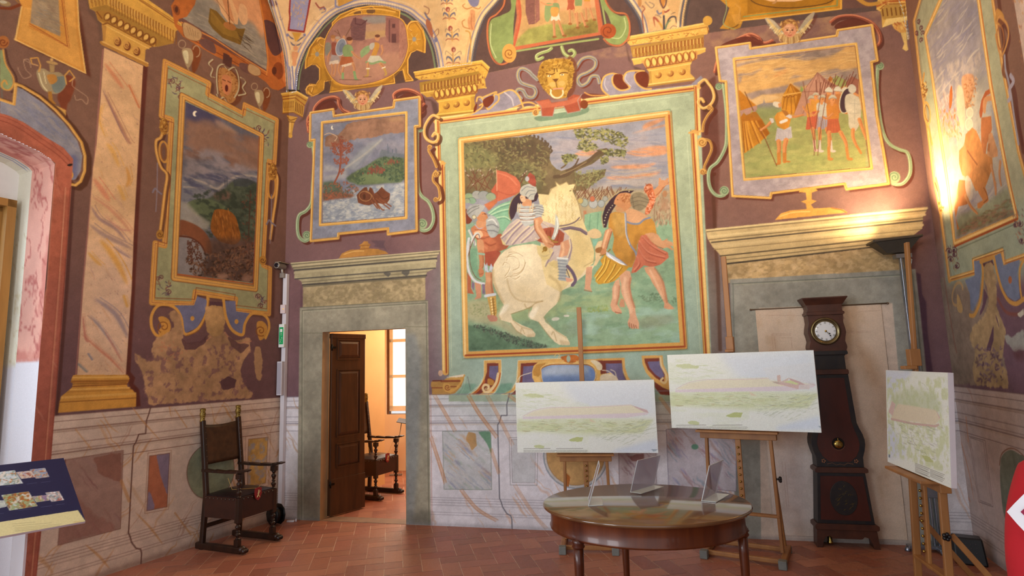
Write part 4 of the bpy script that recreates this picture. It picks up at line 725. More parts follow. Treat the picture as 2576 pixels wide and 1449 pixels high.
# ---- left group of soldiers
SK,SKD,SKL='#c68e66','#96583c','#dfb28a'
c.P('#7fae8e','500,780 560,740 640,690 750,655 790,670 760,760 735,860 700,960 640,960 620,880 560,810',k=0,tex=.15)
for P_ in('520,790 620,720 740,680','540,800 640,760 740,740','600,830 680,820 730,850'):c.S('#c2d8b4',P_,3,k=1,al=.7);c.S('#54846c',pts_of(P_)+[1,4],2,k=1,al=.6)
c.P('#86a58a','290,900 360,880 370,940 340,1100 330,1300 300,1400 290,1250',k=0);c.S('#c9c8bc','320,960 350,1020 380,1100',6,k=1);c.S('#7f7f90','335,960 370,1050 370,1120',2,k=1)
c.P('#a85c40','350,930 420,900 520,920 600,1000 640,990 720,1110 700,1140 600,1180 570,1250 480,1230 440,1120 390,1040',k=0,tex=.25)
c.P('#bc6f4c','440,1060 520,1030 590,1060 600,1140 520,1180 450,1150',k=1,s=2,al=.8);c.S('#7f3c28','480,1080 530,1110 590,1090',3,k=1,s=1,al=.7);c.S('#d08a64','460,1110 500,1140',5,k=1,s=1,al=.6)
c.P('#c07a54','345,930 430,890 500,920 560,980 540,1010 470,1020 390,1030 350,980',k=1,tex=.2);c.P(SKL,'370,980 430,960 460,1000 440,1030 400,1030',k=1);c.S(SKD,'360,1000 400,1040 470,1040 540,1010',2,k=1);c.S(SKD,'380,950 470,960 520,990',1.6,k=1)
c.P('#a2a6a4','500,830 560,810 610,860 625,930 600,1010 540,1030 500,960 490,880',k=1,tex=.2);c.S('#d0d2cc','510,860 560,850 600,900',3,k=1);c.S('#6a6c70','500,910 560,900 615,930',1.8,k=1);c.S('#6a6c70','500,960 560,960 610,980',1.8,k=1)
c.S('#a8aab8','380,900 420,940 470,920 480,880',2.4,k=1);c.P(SK,'400,860 480,850 490,900 460,930 400,920',k=1)
c.P('#c08358','400,790 460,770 500,800 500,840 470,870 420,860 395,830',k=1);c.P('#9c9c98','295,760 330,710 400,695 460,710 430,760 400,800 380,850 340,840 305,800',k=1,tex=.2);c.P('#a5a5a0','400,700 480,710 470,740 400,830 380,800',k=0);c.E('#c9c2a0',370,825,22,22);c.ring('#6f6a58',370,825,20,20,1.3)
for P_ in('300,770 350,730 420,710','310,800 360,760 420,730'):c.S('#6a6c68',P_,1.6,k=1)
c.S('#5c2f20','470,790 490,795',2);c.E('#3a2018',455,795,5,3);c.P('#b9784e','490,800 512,830 500,842',k=0)
c.P(SK,'400,1060 460,1060 470,1180 440,1190 410,1170',k=1);limb(c,'#bb7f58','440,1180 450,1280 440,1330',(14,10),SKD);c.S('#8fae98','405,1190 480,1200',5);c.E('#b87a54',435,1385,36,44,10);c.S(SKD,'400,1380 430,1400 460,1390',1.6,k=1)
c.ring('#c9ccc8',345,1270,60,290,5,12,60,300);c.ring('#6f3c2c',352,1270,52,280,1.6,12,60,300)
TX(1100,560,4)
c.S('#c9ccd0','318,160 300,280 305,430 340,540 400,600 470,615',6,k=1);c.S('#6f5040','335,190 325,300 335,430 380,540 440,580',1.8,k=1);c.P('#6f9a7c','335,260 400,260 400,420 430,560 400,560 350,480 330,380',k=0,al=.8)
c.P('#9c4c38','480,300 600,280 640,300 590,400 560,450 480,420',k=0);c.P('#b4bccc','470,400 490,440 500,400 515,500 540,410 560,450 550,510 530,480 510,520 490,480 480,500',k=0)
c.P('#c08a64','480,500 555,500 555,620 575,730 490,740 478,640 490,580',k=0);c.S(SKD,'545,520 545,620 560,720',4,k=1,al=.7,s=1);c.E('#d09c74',515,575,26,26,s=2)
c.S('#c4cad0','484,738 580,722',7);c.P('#c29a50','500,750 590,735 600,900 590,960 545,960 525,850',k=0);c.S('#f0d898','540,760 560,940',3);c.S('#7c5a28','560,760 575,940',2);
for i in range(6):c.S('#8a6430',[(_T[0]+(530+i*4)/4,_T[1]+(780+i*28)/4),(_T[0]+(575+i*3)/4,_T[1]+(770+i*28)/4)],1.2)
c.P('#b8806a','505,935 560,930 600,950 598,990 540,995 515,970',k=1);c.P('#c0886a','375,600 440,620 445,740 440,760 370,775 395,740',k=0);c.P('#a86044','302,500 340,560 340,660 370,720 302,710',k=0);c.P('#7a6a80','350,590 375,610 370,690 345,650',k=0);c.P('#7a6a80','450,620 480,620 480,720 455,720',k=0)
# ---- white horse
HB='555,500 570,420 620,340 680,280 760,240 850,225 960,215 1060,240 1100,300 1200,300 1320,320 1330,400 1480,440 1570,430 1590,380 1640,330 1560,470 1490,520 1380,610 1330,650 1240,690 1230,760 1200,820 1120,890 1070,950 1090,1000 1200,1090 1300,1150 1335,1210 1330,1235 1230,1230 1180,1200 1120,1130 1020,1000 940,970 920,940 950,880 960,840 880,870 790,900 740,920 760,980 850,1030 950,1070 990,1120 980,1150 900,1150 840,1110 800,1090 740,1010 640,980 615,940 650,890 670,830 640,780 580,660 560,600'
c.P('#ddcdaa',HB,k=0,tex=.08)
TX(1100,340,4)
c.P('#d8c490','1010,590 1120,600 1140,540 1200,510 1190,470 1230,500 1300,470 1320,500 1390,490 1360,560 1380,600 1420,700 1440,800 1460,840 1490,920 1540,1040 1580,1170 1570,1290 1500,1340 1440,1420 1340,1480 1240,1580 1100,1500 1050,1300 1040,1100 1060,900 1040,740',k=0,tex=.1)
c.P('#e2d3a6','1150,620 1300,600 1400,700 1430,820 1300,860 1150,850 1090,760',k=1,s=5,al=.7);c.P('#c9b074','1380,960 1520,1050 1570,1200 1480,1330 1380,1300',k=1,s=8,al=.5)
r2=np.random.default_rng(3)
for i in range(70):
    x,y=r2.uniform(1060,1400),r2.uniform(560,900);l=r2.uniform(8,16);c.S(['#b39a62','#c4ac76'][i%2],np.array([[x,y],[x+8,y+l*1.4],[x-4,y+l*3],[x+10,y+l*4.5]])/4+_T[:2],1.1,k=1,al=.7)
c.S('#a08a5c','1120,600 1150,540 1200,510 1190,470 1235,505 1300,470 1325,500',1.8,k=0);c.E('#7c6a48',1340,560,12,7,-20);c.S('#a08a5c','1395,600 1440,760 1450,840 1420,860',2,k=1);c.S('#9a8458','1360,490 1390,500 1385,545 1350,540',2,k=1)
c.S('#6c5a62','1230,915 1320,900 1390,870 1430,830',3,k=1);c.S('#75646e','1240,950 1340,930 1440,950 1500,990',8,k=0);c.S('#5a4a54','1240,960 1340,942 1440,962 1500,1000',1.6)
TX(1100,560,4)
for P_,w,a in(('560,480 570,600 620,720 660,800',7,.5),('700,560 740,700 820,780 960,800 1060,790',4,.45),('880,820 900,860 940,850 990,810 1060,790',3,.6),('1130,540 1210,600 1245,690 1220,790',7,.45),('660,840 620,920 640,970',2,.6),('760,980 850,1050 960,1080',3,.5),('740,1010 800,1090 850,1120',2,.7),('1020,1000 1100,1110 1150,1170',2,.7),('1070,950 1180,1080 1300,1160',2.4,.5),('930,850 920,930 945,965',2,.6),('740,920 870,880 960,840',2.4,.6),('1150,1130 1170,1100 1200,1190',2.4,.6),('840,1100 850,1060 880,1120',2.2,.6),('1480,440 1580,380 1640,300',3,.5)):
    c.S('#a88f62',P_,w,k=1,al=a,s=w*.22)
c.P('#ece4cc','660,840 720,820 700,880 640,930 620,920',k=1,s=2,al=.8);c.P('#ece4cc','930,900 1020,840 1000,900 960,970 920,950',k=1,s=2,al=.8);c.P('#e8dcbc','620,420 760,300 900,280 1000,400 900,560 700,520',k=1,s=12,al=.7);c.P('#c4ad80','800,620 1000,700 1100,700 1000,780 800,740',k=1,s=10,al=.4);c.P('#b9a078','1230,1180 1330,1200 1330,1235 1240,1230',al=.5,s=1);c.P('#b9a078','900,1130 980,1110 985,1150 905,1155',al=.5,s=1)
for P_ in('700,380 720,330 800,310 870,350 880,430 830,500 760,520','690,350 760,340 820,380 820,450 760,480','660,430 680,400 730,430 720,480 680,540','740,540 800,530 860,480 890,400','680,560 720,540 780,570 830,540','720,300 790,300 860,340'):c.S('#b09468',P_,1.6,k=1,al=.8);c.S('#efe6cc',pts_of(P_)+[1.5,2],1.8,k=1,al=.7)
c.P('#8f9c9c','1530,150 1640,60 1660,200 1600,250 1560,230',k=1,al=0);c.P('#cfb488','1510,100 1580,60 1640,90 1650,140 1600,160 1540,150',k=1);c.P('#d2b88c','1590,230 1620,190 1660,180 1660,330 1600,430 1570,440 1590,380',k=0);c.P('#7fb09a','1560,170 1620,160 1600,230 1570,240',k=0)
c.P('#c99878','1500,450 1560,440 1555,560 1540,640 1555,690 1480,670 1485,640 1490,560',k=0);c.S(SKD,'1480,680 1555,695',1.6)
# ---- rider
TX(1100,340,4)
c.P('#44323a','740,860 720,780 730,700 770,620 830,575 900,560 1000,560 1020,610 1000,660 900,700 800,760 770,830',k=0);c.S('#a08858','745,862 722,800 728,720 760,640 820,580',2,k=1)
c.P('#b9a8a0','640,1040 660,980 720,900 800,840 860,850 940,920 1050,860 1150,890 1260,950 1330,1020 1360,1130 1340,1250 1300,1310 1200,1340 1180,1250 1090,1300 1130,1180 1100,1120 1000,1060 850,1090 740,1110 680,1110',k=0,tex=.15)
for P_ in('650,1040 740,960 840,870','690,1100 760,1000 860,900','760,1100 850,1000 930,930','850,1080 940,1000 1000,930','1060,880 1130,930 1180,1000','1340,1050 1350,1150 1310,1270','1170,1180 1120,1260 1090,1320','1000,1050 1100,1120 1130,1180','1040,1200 1080,1220 1130,1200'):c.S('#84707e',P_,3.2,k=1,al=.75,s=.6);c.S('#dccba4',pts_of(P_)+[-3,-3],3,k=1,al=.8)
c.P('#cdb878','1000,1110 1100,1120 1170,1150 1130,1250 1060,1260 1010,1190',k=0,al=.7);c.P('#c9b47a','1110,1290 1200,1260 1240,1300 1200,1350',k=0,al=.8);c.P('#cfbd84','640,1040 700,1110 660,1100',k=0)
c.P('#a0533c','1060,940 1150,925 1230,950 1280,990 1270,1060 1230,1110 1150,1110 1050,1080 1000,1060 1080,1010',k=0,tex=.2)
for x in(1100,1140,1180,1220):c.S('#7f3a28',[(_T[0]+x/4,_T[1]+960/4),(_T[0]+(x-10)/4,_T[1]+1090/4)],1.8)
c.P('#a9aba8','805,700 850,690 960,690 1060,700 1075,760 1050,810 980,830 970,890 880,920 850,880 830,830 800,780',k=0,tex=.15)
for i,y in enumerate((735,775,815,850)):c.S('#8c5c3c',[(_T[0]+(820+i*5)/4,_T[1]+y/4),(_T[0]+900/4,_T[1]+(y+8)/4),(_T[0]+985/4,_T[1]+(y-4)/4)],1.8,k=1);c.S('#d5d6d0',[(_T[0]+(825+i*5)/4,_T[1]+(y+14)/4),(_T[0]+980/4,_T[1]+(y+12)/4)],2.4)
for y in(730,755,780,805):c.S('#6a6a68',[(_T[0]+960/4,_T[1]+(y-4)/4),(_T[0]+1010/4,_T[1]+(y-16)/4),(_T[0]+1070/4,_T[1]+y/4)],1.6,k=1)
for x in(815,835,940,965):c.S('#cbb890',[(_T[0]+x/4,_T[1]+690/4),(_T[0]+(x-8)/4,_T[1]+770/4)],2.6)
c.P(SK,'850,700 870,640 930,640 950,660 950,710 870,715',k=0);c.P(SKL,'835,610 870,600 890,640 880,670 850,670 835,640',k=1);c.E('#3c241c',850,630,5,4)
c.P('#b5b4a8','830,580 850,520 920,490 980,505 1005,560 980,610 970,650 930,650 900,620 860,610',k=1,tex=.1);c.P('#9c4a3a','900,420 930,375 980,410 995,470 990,520 960,510 930,490 905,460',k=0,tex=.35);c.E('#a8a8a8',905,440,20,26)
for P_ in('850,560 900,520 970,530','890,600 920,560 980,560','910,640 940,600 990,590'):c.S('#757a7c',P_,1.7,k=1)
c.P(SK,'970,840 1040,820 1065,860 1040,900 1090,990 1140,1060 1160,1100 1130,1140 1090,1120 1040,1040 985,960',k=0,tex=.08);c.S(SKL,'1000,860 1010,940 1060,1010 1100,1070',5,k=1,s=1,al=.8);c.S(SKD,'975,860 985,950 1050,1050',1.8,k=1);c.E('#c08860',1140,1100,36,30);c.S(SKD,'1120,1090 1170,1110 1160,1130',1.8)
c.P('#b9bcb4','1190,790 1215,830 1228,900 1215,980 1180,1050 1140,1060 1170,980 1185,900',k=0);c.S('#e4e6dc','1205,840 1212,920 1180,1020',2.4,k=1);c.S('#9a7838','1120,1020 1170,1070 1210,1075',4,k=1);c.E('#8a6a2c',1085,1145,24,26);c.S('#9a7838','1060,1175 1080,1150',3)
c.P('#c99270','1240,1080 1320,1050 1335,1120 1310,1210 1220,1230 1240,1140',k=0);c.S(SKL,'1260,1090 1270,1160 1250,1220',5,k=1,s=1.5);c.P('#a3a8a8','1205,1230 1320,1240 1310,1330 1290,1400 1340,1440 1300,1470 1220,1460 1225,1380 1215,1300',k=0,tex=.15)
for y in(1260,1290,1320,1350,1380,1410,1440):c.S('#667080',[(_T[0]+1215/4,_T[1]+y/4),(_T[0]+1300/4,_T[1]+(y+8)/4)],1.4)
c.S('#d8dad4','1210,1235 1310,1245',4);c.P('#d09a80','1290,1430 1370,1450 1350,1475 1300,1478',k=0);c.S('#65566a','1310,1320 1360,1380 1390,1460 1360,1510',8,k=1);c.S('#4a3e4e','1300,1350 1330,1430',2,k=1)
# ---- the two men on the right
c.P('#3f2c34','1670,930 1660,820 1690,720 1750,640 1840,570 1920,545 1980,560 1900,620 1800,700 1760,760 1720,860 1700,930',k=0);c.S('#aa9a70','1672,930 1655,820 1690,700 1760,620 1850,560 1960,552',2.4,k=1)
for i in range(15):t_=i/14;c.E('#c9bfa0',1680+250*t_**1.6,900-335*t_**.8,6,6)
limb(c,'#c98e62','2160,620 2220,560 2270,500 2310,470',(20,9),SKD);limb(c,SK,'2240,500 2240,440',(5,3));limb(c,SK,'2280,480 2320,440',(5,3));c.E(SK,2265,485,40,34);c.S(SK,'2290,500 2330,490',4)
c.P('#b9643e','2080,540 2120,490 2160,500 2180,570 2195,640 2170,720 2130,790 2090,790 2110,700 2120,620',k=1,tex=.4);c.speckle('2080,540 2120,490 2160,500 2180,570 2195,640 2170,720 2130,790 2090,790 2110,700',['#e0a888','#a04c2c','#d88a64'],70,(2,3.5),(5,9),None,3,.8,k=1)
c.P('#bf8458','1790,640 1830,590 1900,580 1950,600 1960,700 1900,760 1860,770 1800,740 1810,710 1780,690',k=1,tex=.15);c.speckle('1830,590 1930,580 1950,680 1870,680',['#94562f','#d0a06c'],40,(1.6,3),(4,8),None,4,.6);c.E('#3c241c',1815,650,5,4);c.P('#b98a60','1790,720 1850,730 1880,770 1830,780 1800,760',k=1)
c.P('#877a60','1940,640 1970,590 2040,575 2110,610 2130,660 2100,720 2040,760 1980,740 1950,700',k=1,tex=.15)
for P_ in('1950,640 2030,620 2120,650','1950,680 2030,660 2125,680','1970,720 2040,700 2100,720','1960,610 1980,740'):c.S('#6c5f4c',P_,1.7,k=1)
c.P('#cc9a70','1900,760 1950,740 2060,780 2130,840 2080,860 2020,880 1920,880 1895,820',k=1)
c.P('#b58238','1740,790 1790,770 1890,790 1900,880 2010,900 2080,850 2160,840 2190,890 2210,1000 2150,1000 2080,1010 2010,1100 2000,1220 1960,1330 1930,1330 1840,1290 1800,1230 1760,1150 1780,1040 1760,950 1720,930 1725,850',k=0,tex=.2)
c.P('#c9a158','1760,800 1880,800 1890,1000 1820,1020 1780,940',k=1,s=3,al=.7,tex=.3);c.P('#94642a','1990,1000 2060,1000 2010,1100 1990,1250 1940,1300 1960,1150',k=0,s=3,al=.6);c.P('#c79244','1800,1050 1950,1050 1930,1200 1840,1200',k=1,s=4,al=.6)
c.S('#7c8296','1893,790 1900,900 1905,1000 1940,1100 1990,1170 2005,1220',4.5,k=1);c.S('#7c8296','1905,870 1960,890 2030,890 2080,850 2140,830',4.5,k=1);c.S('#c6c8c8','1888,790 1894,900 1900,1000 1935,1100',1.8,k=1)
c.P('#c48c64','1690,960 1740,930 1765,960 1740,1040 1710,1110 1700,1160 1650,1190 1635,1160 1660,1080',k=0,tex=.08);c.S(SKL,'1720,960 1690,1050 1670,1130',5,k=1,s=1);c.S(SKD,'1755,970 1730,1050 1705,1140',2,k=1);c.E('#bd8258',1670,1175,36,32);c.P('#96683c','1590,1150 1620,1130 1660,1130 1640,1180 1600,1180',k=1);c.S('#8a6a30','1640,1210 1690,1200 1740,1150',3,k=1)
c.P('#bfc4d0','1700,1170 1760,1210 1850,1260 1920,1320 1840,1310 1760,1270 1700,1210',k=0);c.S('#7c84a0','1720,1180 1850,1265 1915,1318',1.6,k=1);c.S('#f2f2f0','1720,1205 1800,1270 1880,1305',2.4,k=1)
c.P('#c4926a','2090,990 2170,980 2220,1000 2260,1060 2320,1060 2370,1080 2375,1120 2340,1110 2370,1150 2310,1130 2270,1140 2200,1110 2130,1060',k=0,tex=.08);c.S(SKD,'2110,1040 2200,1110 2270,1140',2,k=1);c.S(SK,'2290,1100 2365,1150',4);c.S(SK,'2280,1070 2310,1050',4)
c.P('#bb6a50','2050,1010 2100,1000 2160,1080 2220,1130 2320,1180 2330,1230 2250,1300 2160,1330 2080,1310 2000,1380 1950,1390 1970,1310 2010,1200 2020,1090',k=0,tex=.12)
for P_ in('2070,1030 2160,1120 2300,1200','2040,1080 2130,1190 2290,1240','2030,1150 2100,1260 2200,1290','2010,1230 2040,1300 1990,1370'):c.S('#8f4434',P_,3,k=1,al=.7,s=.6);c.S('#d48c70',pts_of(P_)+[-2,-4],3,k=1,al=.6,s=.6)
TX(1100,560,4)
c.P('#c09034','1690,320 1720,350 1850,420 1935,440 1900,480 1840,540 1780,590 1720,610 1620,620 1590,590 1600,540 1570,550 1600,500 1660,420 1640,380',k=0,tex=.15)
for P_ in('1700,350 1680,440 1600,560','1740,380 1700,480 1620,580','1800,420 1760,500 1690,600','1860,450 1800,530 1740,590'):c.S('#86601f',P_,2.6,k=1,al=.75);c.S('#e8c860',pts_of(P_)+[-3,0],2.6,k=1,al=.8)
LEG='#cf9e7e'
c.P(LEG,'1830,540 1900,480 1940,490 1955,560 1940,640 1960,760 1990,850 2000,930 2030,1010 2030,1070 1990,1065 1960,1070 1920,1040 1915,1000 1935,950 1930,880 1880,780 1850,700 1850,620',k=0,tex=.06);c.P(LEG,'1790,590 1830,560 1840,640 1830,740 1810,820 1850,880 1860,910 1810,920 1760,890 1740,830 1760,760 1760,660',k=0,tex=.06);c.P('#c08c6c','1850,760 1880,780 1890,850 1840,850 1830,820',k=0)
for P_,w in(('1945,560 1935,640 1950,740 1985,850',5),('1835,640 1825,740 1805,820',4)):c.S('#a4684a',P_,w,k=1,al=.6,s=1)
c.S('#e6c0a0','1890,560 1880,660 1910,780 1950,900',7,k=1,al=.7,s=2);c.S('#e6c0a0','1790,640 1785,760',5,k=1,al=.7,s=1.5);c.E('#a86c50',1935,600,12,16,al=.5,s=2)
for i in range(4):c.S('#8c4c34',[(_T[0]+(1930+i*22)/4,_T[1]+(1010+i*8)/4),(_T[0]+(1935+i*24)/4,_T[1]+1062/4)],1.4)
c.S('#8c4c34','1790,900 1850,912',1.6)
c.P('#cc9874','2080,450 2180,440 2220,510 2280,600 2300,700 2320,800 2390,868 2330,875 2280,860 2285,810 2250,740 2200,660 2160,600 2140,550 2100,500',k=0,tex=.06);c.S('#a4684a','2190,460 2260,570 2295,700 2310,800',5,k=1,al=.55,s=1);c.S('#e6c0a0','2140,480 2190,580 2230,670 2270,760',5,k=1,al=.6,s=1.5)
TX();c.within()
# ---- lower edge of the battle fresco: volutes and small cartouche
c=CB;TX(1080,860,8)
c.P('#715466','0,600 260,600 260,1075 0,1075',al=.0)
c.P('#b58848','40,800 250,790 610,800 700,660 695,760 640,900 520,1030 400,1070 55,1075 50,930 28,880',k=0,tex=.12);c.P('#cc9c50','300,760 690,655 690,740 600,900 470,1010 340,1010 270,930 290,840 360,830 420,880 410,940 500,930 560,880 600,790',k=1);c.S('#8a4a2c','240,790 610,785',5);c.S('#8a4a2c','50,925 260,925',2.5);c.S('#8a4a2c','430,900 540,900',2.5);c.S('#6e3424','70,785 240,780',3)
c.spiral('#8a4a2c',365,915,60,1.4,40,1,2.2);c.P('#e0d2b8','340,710 700,650 680,700 560,715 350,715');c.S('#c79a54','345,745 620,730',3);c.E('#c9a488',225,630,46,60)
for A,B_,C_ in(('1100,375 1445,360 1450,500 1440,700 1400,850 1330,1000 1250,1060 800,1065 950,960 1050,830 1100,680','1160,430 1390,425 1390,650 1330,800 1260,900 1200,940 1000,1060 860,1060 1000,930 1110,760 1160,600','1210,485 1385,480 1385,600 1330,780 1200,700'),
                  ('1785,375 2700,330 2700,450 1840,440 1840,650 1790,850 1700,1000 1540,1060 1450,1060 1650,960 1750,800','1840,430 2700,400 2700,1060 1640,1060 1760,950 1830,760','1890,490 2400,470 2400,820 1870,820')):
    c.P('#d3a35c',A,k=0);c.S('#efd9a4',A,1.4,closed=True,al=.7);c.P('#7c3c30',B_,k=0);c.P('#6b6284',C_,k=0,tex=.2)
c.P('#b5803c','1180,740 1280,770 1300,820 1270,870 1180,860',k=1);c.S('#b5602c','900,1050 1060,900 1110,780',4,k=1);c.S('#b5602c','1420,640 1380,820 1280,980',5,k=1);c.S('#e0c592','1385,640 1340,830 1230,980 1130,1010 1080,940 1110,870 1180,880 1190,930 1140,950',6.5,k=1);c.spiral('#7c4a2c',1140,925,48,1.4,60,1,1.6)
for P_ in('620,1060 700,900 720,700','1290,1050 1400,900 1460,600','760,1060 980,900 1060,760','1780,500 1770,700 1690,930'):c.S('#d5e2c8',P_,1.3,k=1,al=.8)
c.P('#5c9078','700,840 960,850 860,1000 760,1060 520,1060 640,960',s=1.5,al=.5);c.P('#5c9078','1440,840 1680,830 1660,960 1520,1050 1310,1060',s=1.5,al=.6);c.S('#5a4a50','770,700 830,980',1)
TX(1380,860,8)
c.P('#d3a35c','-60,380 1530,320 1540,520 1600,700 1700,850 1640,870 1560,750 1490,560 1480,400 -60,450',k=0);c.P('#7c3c30','700,380 1475,370 1490,600 1560,760 1560,1060 700,1060',k=0);c.P('#6b6284','1150,435 1470,430 1500,650 1560,800 1560,1000 1300,900 1160,600',tex=.2)
c.P('#d9ad60','-330,600 -300,480 -200,400 -60,380 100,400 600,380 900,370 1040,430 1080,500 1040,560 1050,650 1250,620 1380,720 1420,900 1100,1000 -100,1050 -260,850 -330,720',k=0,tex=.15);c.P('#b07a34','-320,600 -250,460 -60,420 -100,560 -200,700 -300,680',k=0,al=.7)
c.P('#ded0b0','840,380 960,375 1070,460 1070,560 990,560 940,480',k=1);c.P('#d8cab0','1050,680 1200,640 1340,690 1400,800 1200,860 1050,840',k=1)
BO='-150,640 -140,540 0,470 200,455 700,455 850,490 930,570 950,700 900,820 700,900 0,920 -120,820'
c.P('#7f95bd',BO,k=1,tex=.12);c.P('#a9b6c8','-100,560 100,490 700,480 820,560 700,640 0,680 -100,660',k=1,s=4,al=.9);c.P('#5d7ab0','800,520 930,600 940,760 800,880 700,880 840,700',k=1,s=3,al=.8);c.P('#5d7ab0','-140,760 0,700 600,740 700,880 0,920',k=1,s=5,al=.6);c.S('#a8682c',BO,2.4,k=1,closed=True);c.S('#edcf8c',pts_of(BO)+[0,-3],1.6,k=1,closed=True)
c.P('#a8602c','240,310 320,280 440,260 560,270 620,330 560,400 440,430 330,400',k=1,tex=.4);c.E('#9aaa98',400,340,40,70);c.S('#d9b070','120,290 160,240 220,260 200,320',1.6,k=1);c.S('#d9b070','100,420 200,430 300,380',3,k=1);c.S('#d9b070','560,390 640,420 740,390',3,k=1)
for P_ in('-650,820 -560,690 -420,640 -350,620','1080,570 1200,590 1320,680 1370,700','1250,560 1330,600 1360,680'):c.S('#e0d4bc',P_,1.8,k=1)
c.P('#d3a35c','1870,280 2295,270 2310,450 2390,620 2500,760 2500,1000 2300,920 2100,780 1960,620 1890,450',k=0);c.P('#7c3c30','1925,335 2245,325 2260,480 2340,660 2320,790 2280,800 2150,720 2000,560 1940,420',k=0);c.P('#6b6284','1990,400 2240,385 2260,500 2330,680 2280,750 2150,660 2030,520',tex=.2);c.S('#e0c592','2250,320 2270,480 2360,650 2380,760 2330,830 2260,780 2300,730',5,k=1);c.P('#7c3c30','2130,800 2300,920 2500,1000 2500,1080 2250,1060 2140,920',k=0)
TX(1380,860,8);c.P('#8aa79a','2100,900 2250,1060 2160,1062',al=.8)
TX()
c.S('#857f8c',[(0,RAIL_Z),(U1,RAIL_Z)],.006,m=True)
# frame's side scrolls
for P_ in('1104,296 1090,290 1078,300 1068,320 1068,340 1076,352 1090,358 1100,352 1102,340 1094,334 1088,342','1758,210 1772,200 1782,210 1792,225 1796,245 1788,262 1772,272 1762,268 1756,256 1764,248 1770,256'):
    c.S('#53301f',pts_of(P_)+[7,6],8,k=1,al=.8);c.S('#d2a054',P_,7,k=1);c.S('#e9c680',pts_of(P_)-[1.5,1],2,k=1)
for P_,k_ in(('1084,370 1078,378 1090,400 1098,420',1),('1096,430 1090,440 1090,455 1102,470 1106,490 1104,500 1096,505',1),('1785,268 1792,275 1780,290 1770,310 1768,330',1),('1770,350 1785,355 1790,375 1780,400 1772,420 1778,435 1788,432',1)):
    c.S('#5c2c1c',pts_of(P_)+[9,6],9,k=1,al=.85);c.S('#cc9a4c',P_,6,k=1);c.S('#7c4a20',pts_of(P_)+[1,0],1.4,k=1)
for x,y,r_ in((1081,370,6),(1097,438,8),(1096,502,6),(1785,270,7),(1766,358,12),(1768,432,8)):c.E('#d2a054',x,y,r_,r_);c.spiral('#7c4a20',x,y,r_*.8,1.3,0,1,1.5)
c.S('#53301f','1792,440 1800,600 1806,700 1812,880',9,k=1,al=.6,s=1)
# ---- framed pictures left (boat) and right (camp): blue borders
def blue_frame(c,outer,inner,pic,blue,lite,greens,coral,gold='#cf9c48'):
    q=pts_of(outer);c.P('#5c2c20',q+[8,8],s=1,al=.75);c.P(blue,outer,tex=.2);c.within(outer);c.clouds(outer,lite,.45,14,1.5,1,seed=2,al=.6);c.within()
    c.S(gold,outer,6.5,closed=True);c.S('#eac273',q-[1,1.5],2,closed=True,al=.8);c.S('#8a5228',q+(q.mean(0)-q)*.012,1,closed=True)
    c.S(gold,inner,6.5,closed=True);c.S('#eac273',pts_of(inner)-[1,1.5],2,closed=True,al=.8);c.S('#7a4426',pic,2.4,closed=True)
# green side scrolls first (behind)
GS,GD='#93a27b','#5c2c20'
for P_ in('786,360 790,400 786,470 783,510 770,530 752,542 748,570 752,595 766,606 778,600 780,590','1050,328 1050,400 1052,470 1060,492 1078,508 1088,530 1090,555 1080,575 1064,580 1052,572 1052,560',
           '1820,212 1827,280 1828,340 1824,372 1806,406 1786,424 1782,450 1788,476 1804,492 1822,490 1824,474','2208,166 2206,230 2214,300 2224,340 2240,364 2262,376 2282,384 2290,410 2288,440 2270,462 2246,462 2238,446'):
    c.S(GD,pts_of(P_)+[6,6],8,k=1,al=.9);c.S(GS,P_,8.5,k=1);c.S('#b8c8a0',pts_of(P_)-[2,1],2,k=1,al=.8);c.S('#5f7a58',pts_of(P_)+[.8,.6],1.1,k=1)
for x,y,r_ in((779,364,8),(772,592,11),(1057,325,8),(1062,563,13),(1808,218,9),(1822,480,12),(2214,166,10),(2250,446,15)):
    c.E(GS,x,y,r_,r_);c.spiral('#4f6a4c',x,y,r_*.85,1.6,180,1,1.5)
# coral pediments with cherub
for P_ in('788,290 792,270 810,252 835,244 850,248 852,262 862,276 880,284','1000,262 990,240 1005,228 1030,226 1055,238 1062,262 1064,280 1054,290','776,330 774,300 786,284','1058,272 1066,262','1862,108 1850,122 1826,120 1806,150 1798,180','2090,55 2110,42 2150,40 2190,55 2210,80 2214,105 2200,118 2184,108','1855,98 1885,86 1905,92 1912,102','1880,90 1900,104 1925,108 1942,102'):
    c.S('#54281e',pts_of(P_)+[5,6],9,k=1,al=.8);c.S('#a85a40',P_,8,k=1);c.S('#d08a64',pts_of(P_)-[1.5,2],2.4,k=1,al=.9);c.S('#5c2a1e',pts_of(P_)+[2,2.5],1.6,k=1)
for P_ in('800,268 830,252 846,262 846,276 805,284','1000,246 1030,232 1050,244 1050,262 990,256','1820,110 1870,92 1905,98 1915,112 1812,126','2104,60 2150,46 2190,62 2205,90 2190,62 2110,74'):c.P('#5f2c20',P_,k=1,al=.9)
for x,y,r_ in((779,312,9),(1053,276,9),(1812,160,8),(2192,108,9)):c.E('#b4664a',x,y,r_,r_);c.spiral('#6f3424',x,y,r_*.8,1.4,0,1,1.5)
BF='781,284 838,275 840,292 990,270 992,253 1055,244 1056,317 1044,318 1048,580 976,589 976,575 851,588 851,599 782,606 791,352 780,353'
BI='810,308 1022,283 1022,548 805,566';BP='814,313 1018,290 1017,544 811,561'
blue_frame(c,BF,BI,BP,'#80818e','#9094a4',0,0)
CF='1797,118 1879,107 1885,122 1934,114 2044,100 2105,92 2108,76 2192,65 2205,160 2193,162 2206,300 2236,450 2235,462 2130,476 2126,462 1942,482 1940,494 1842,505 1830,340 1812,213 1808,204 1803,150'
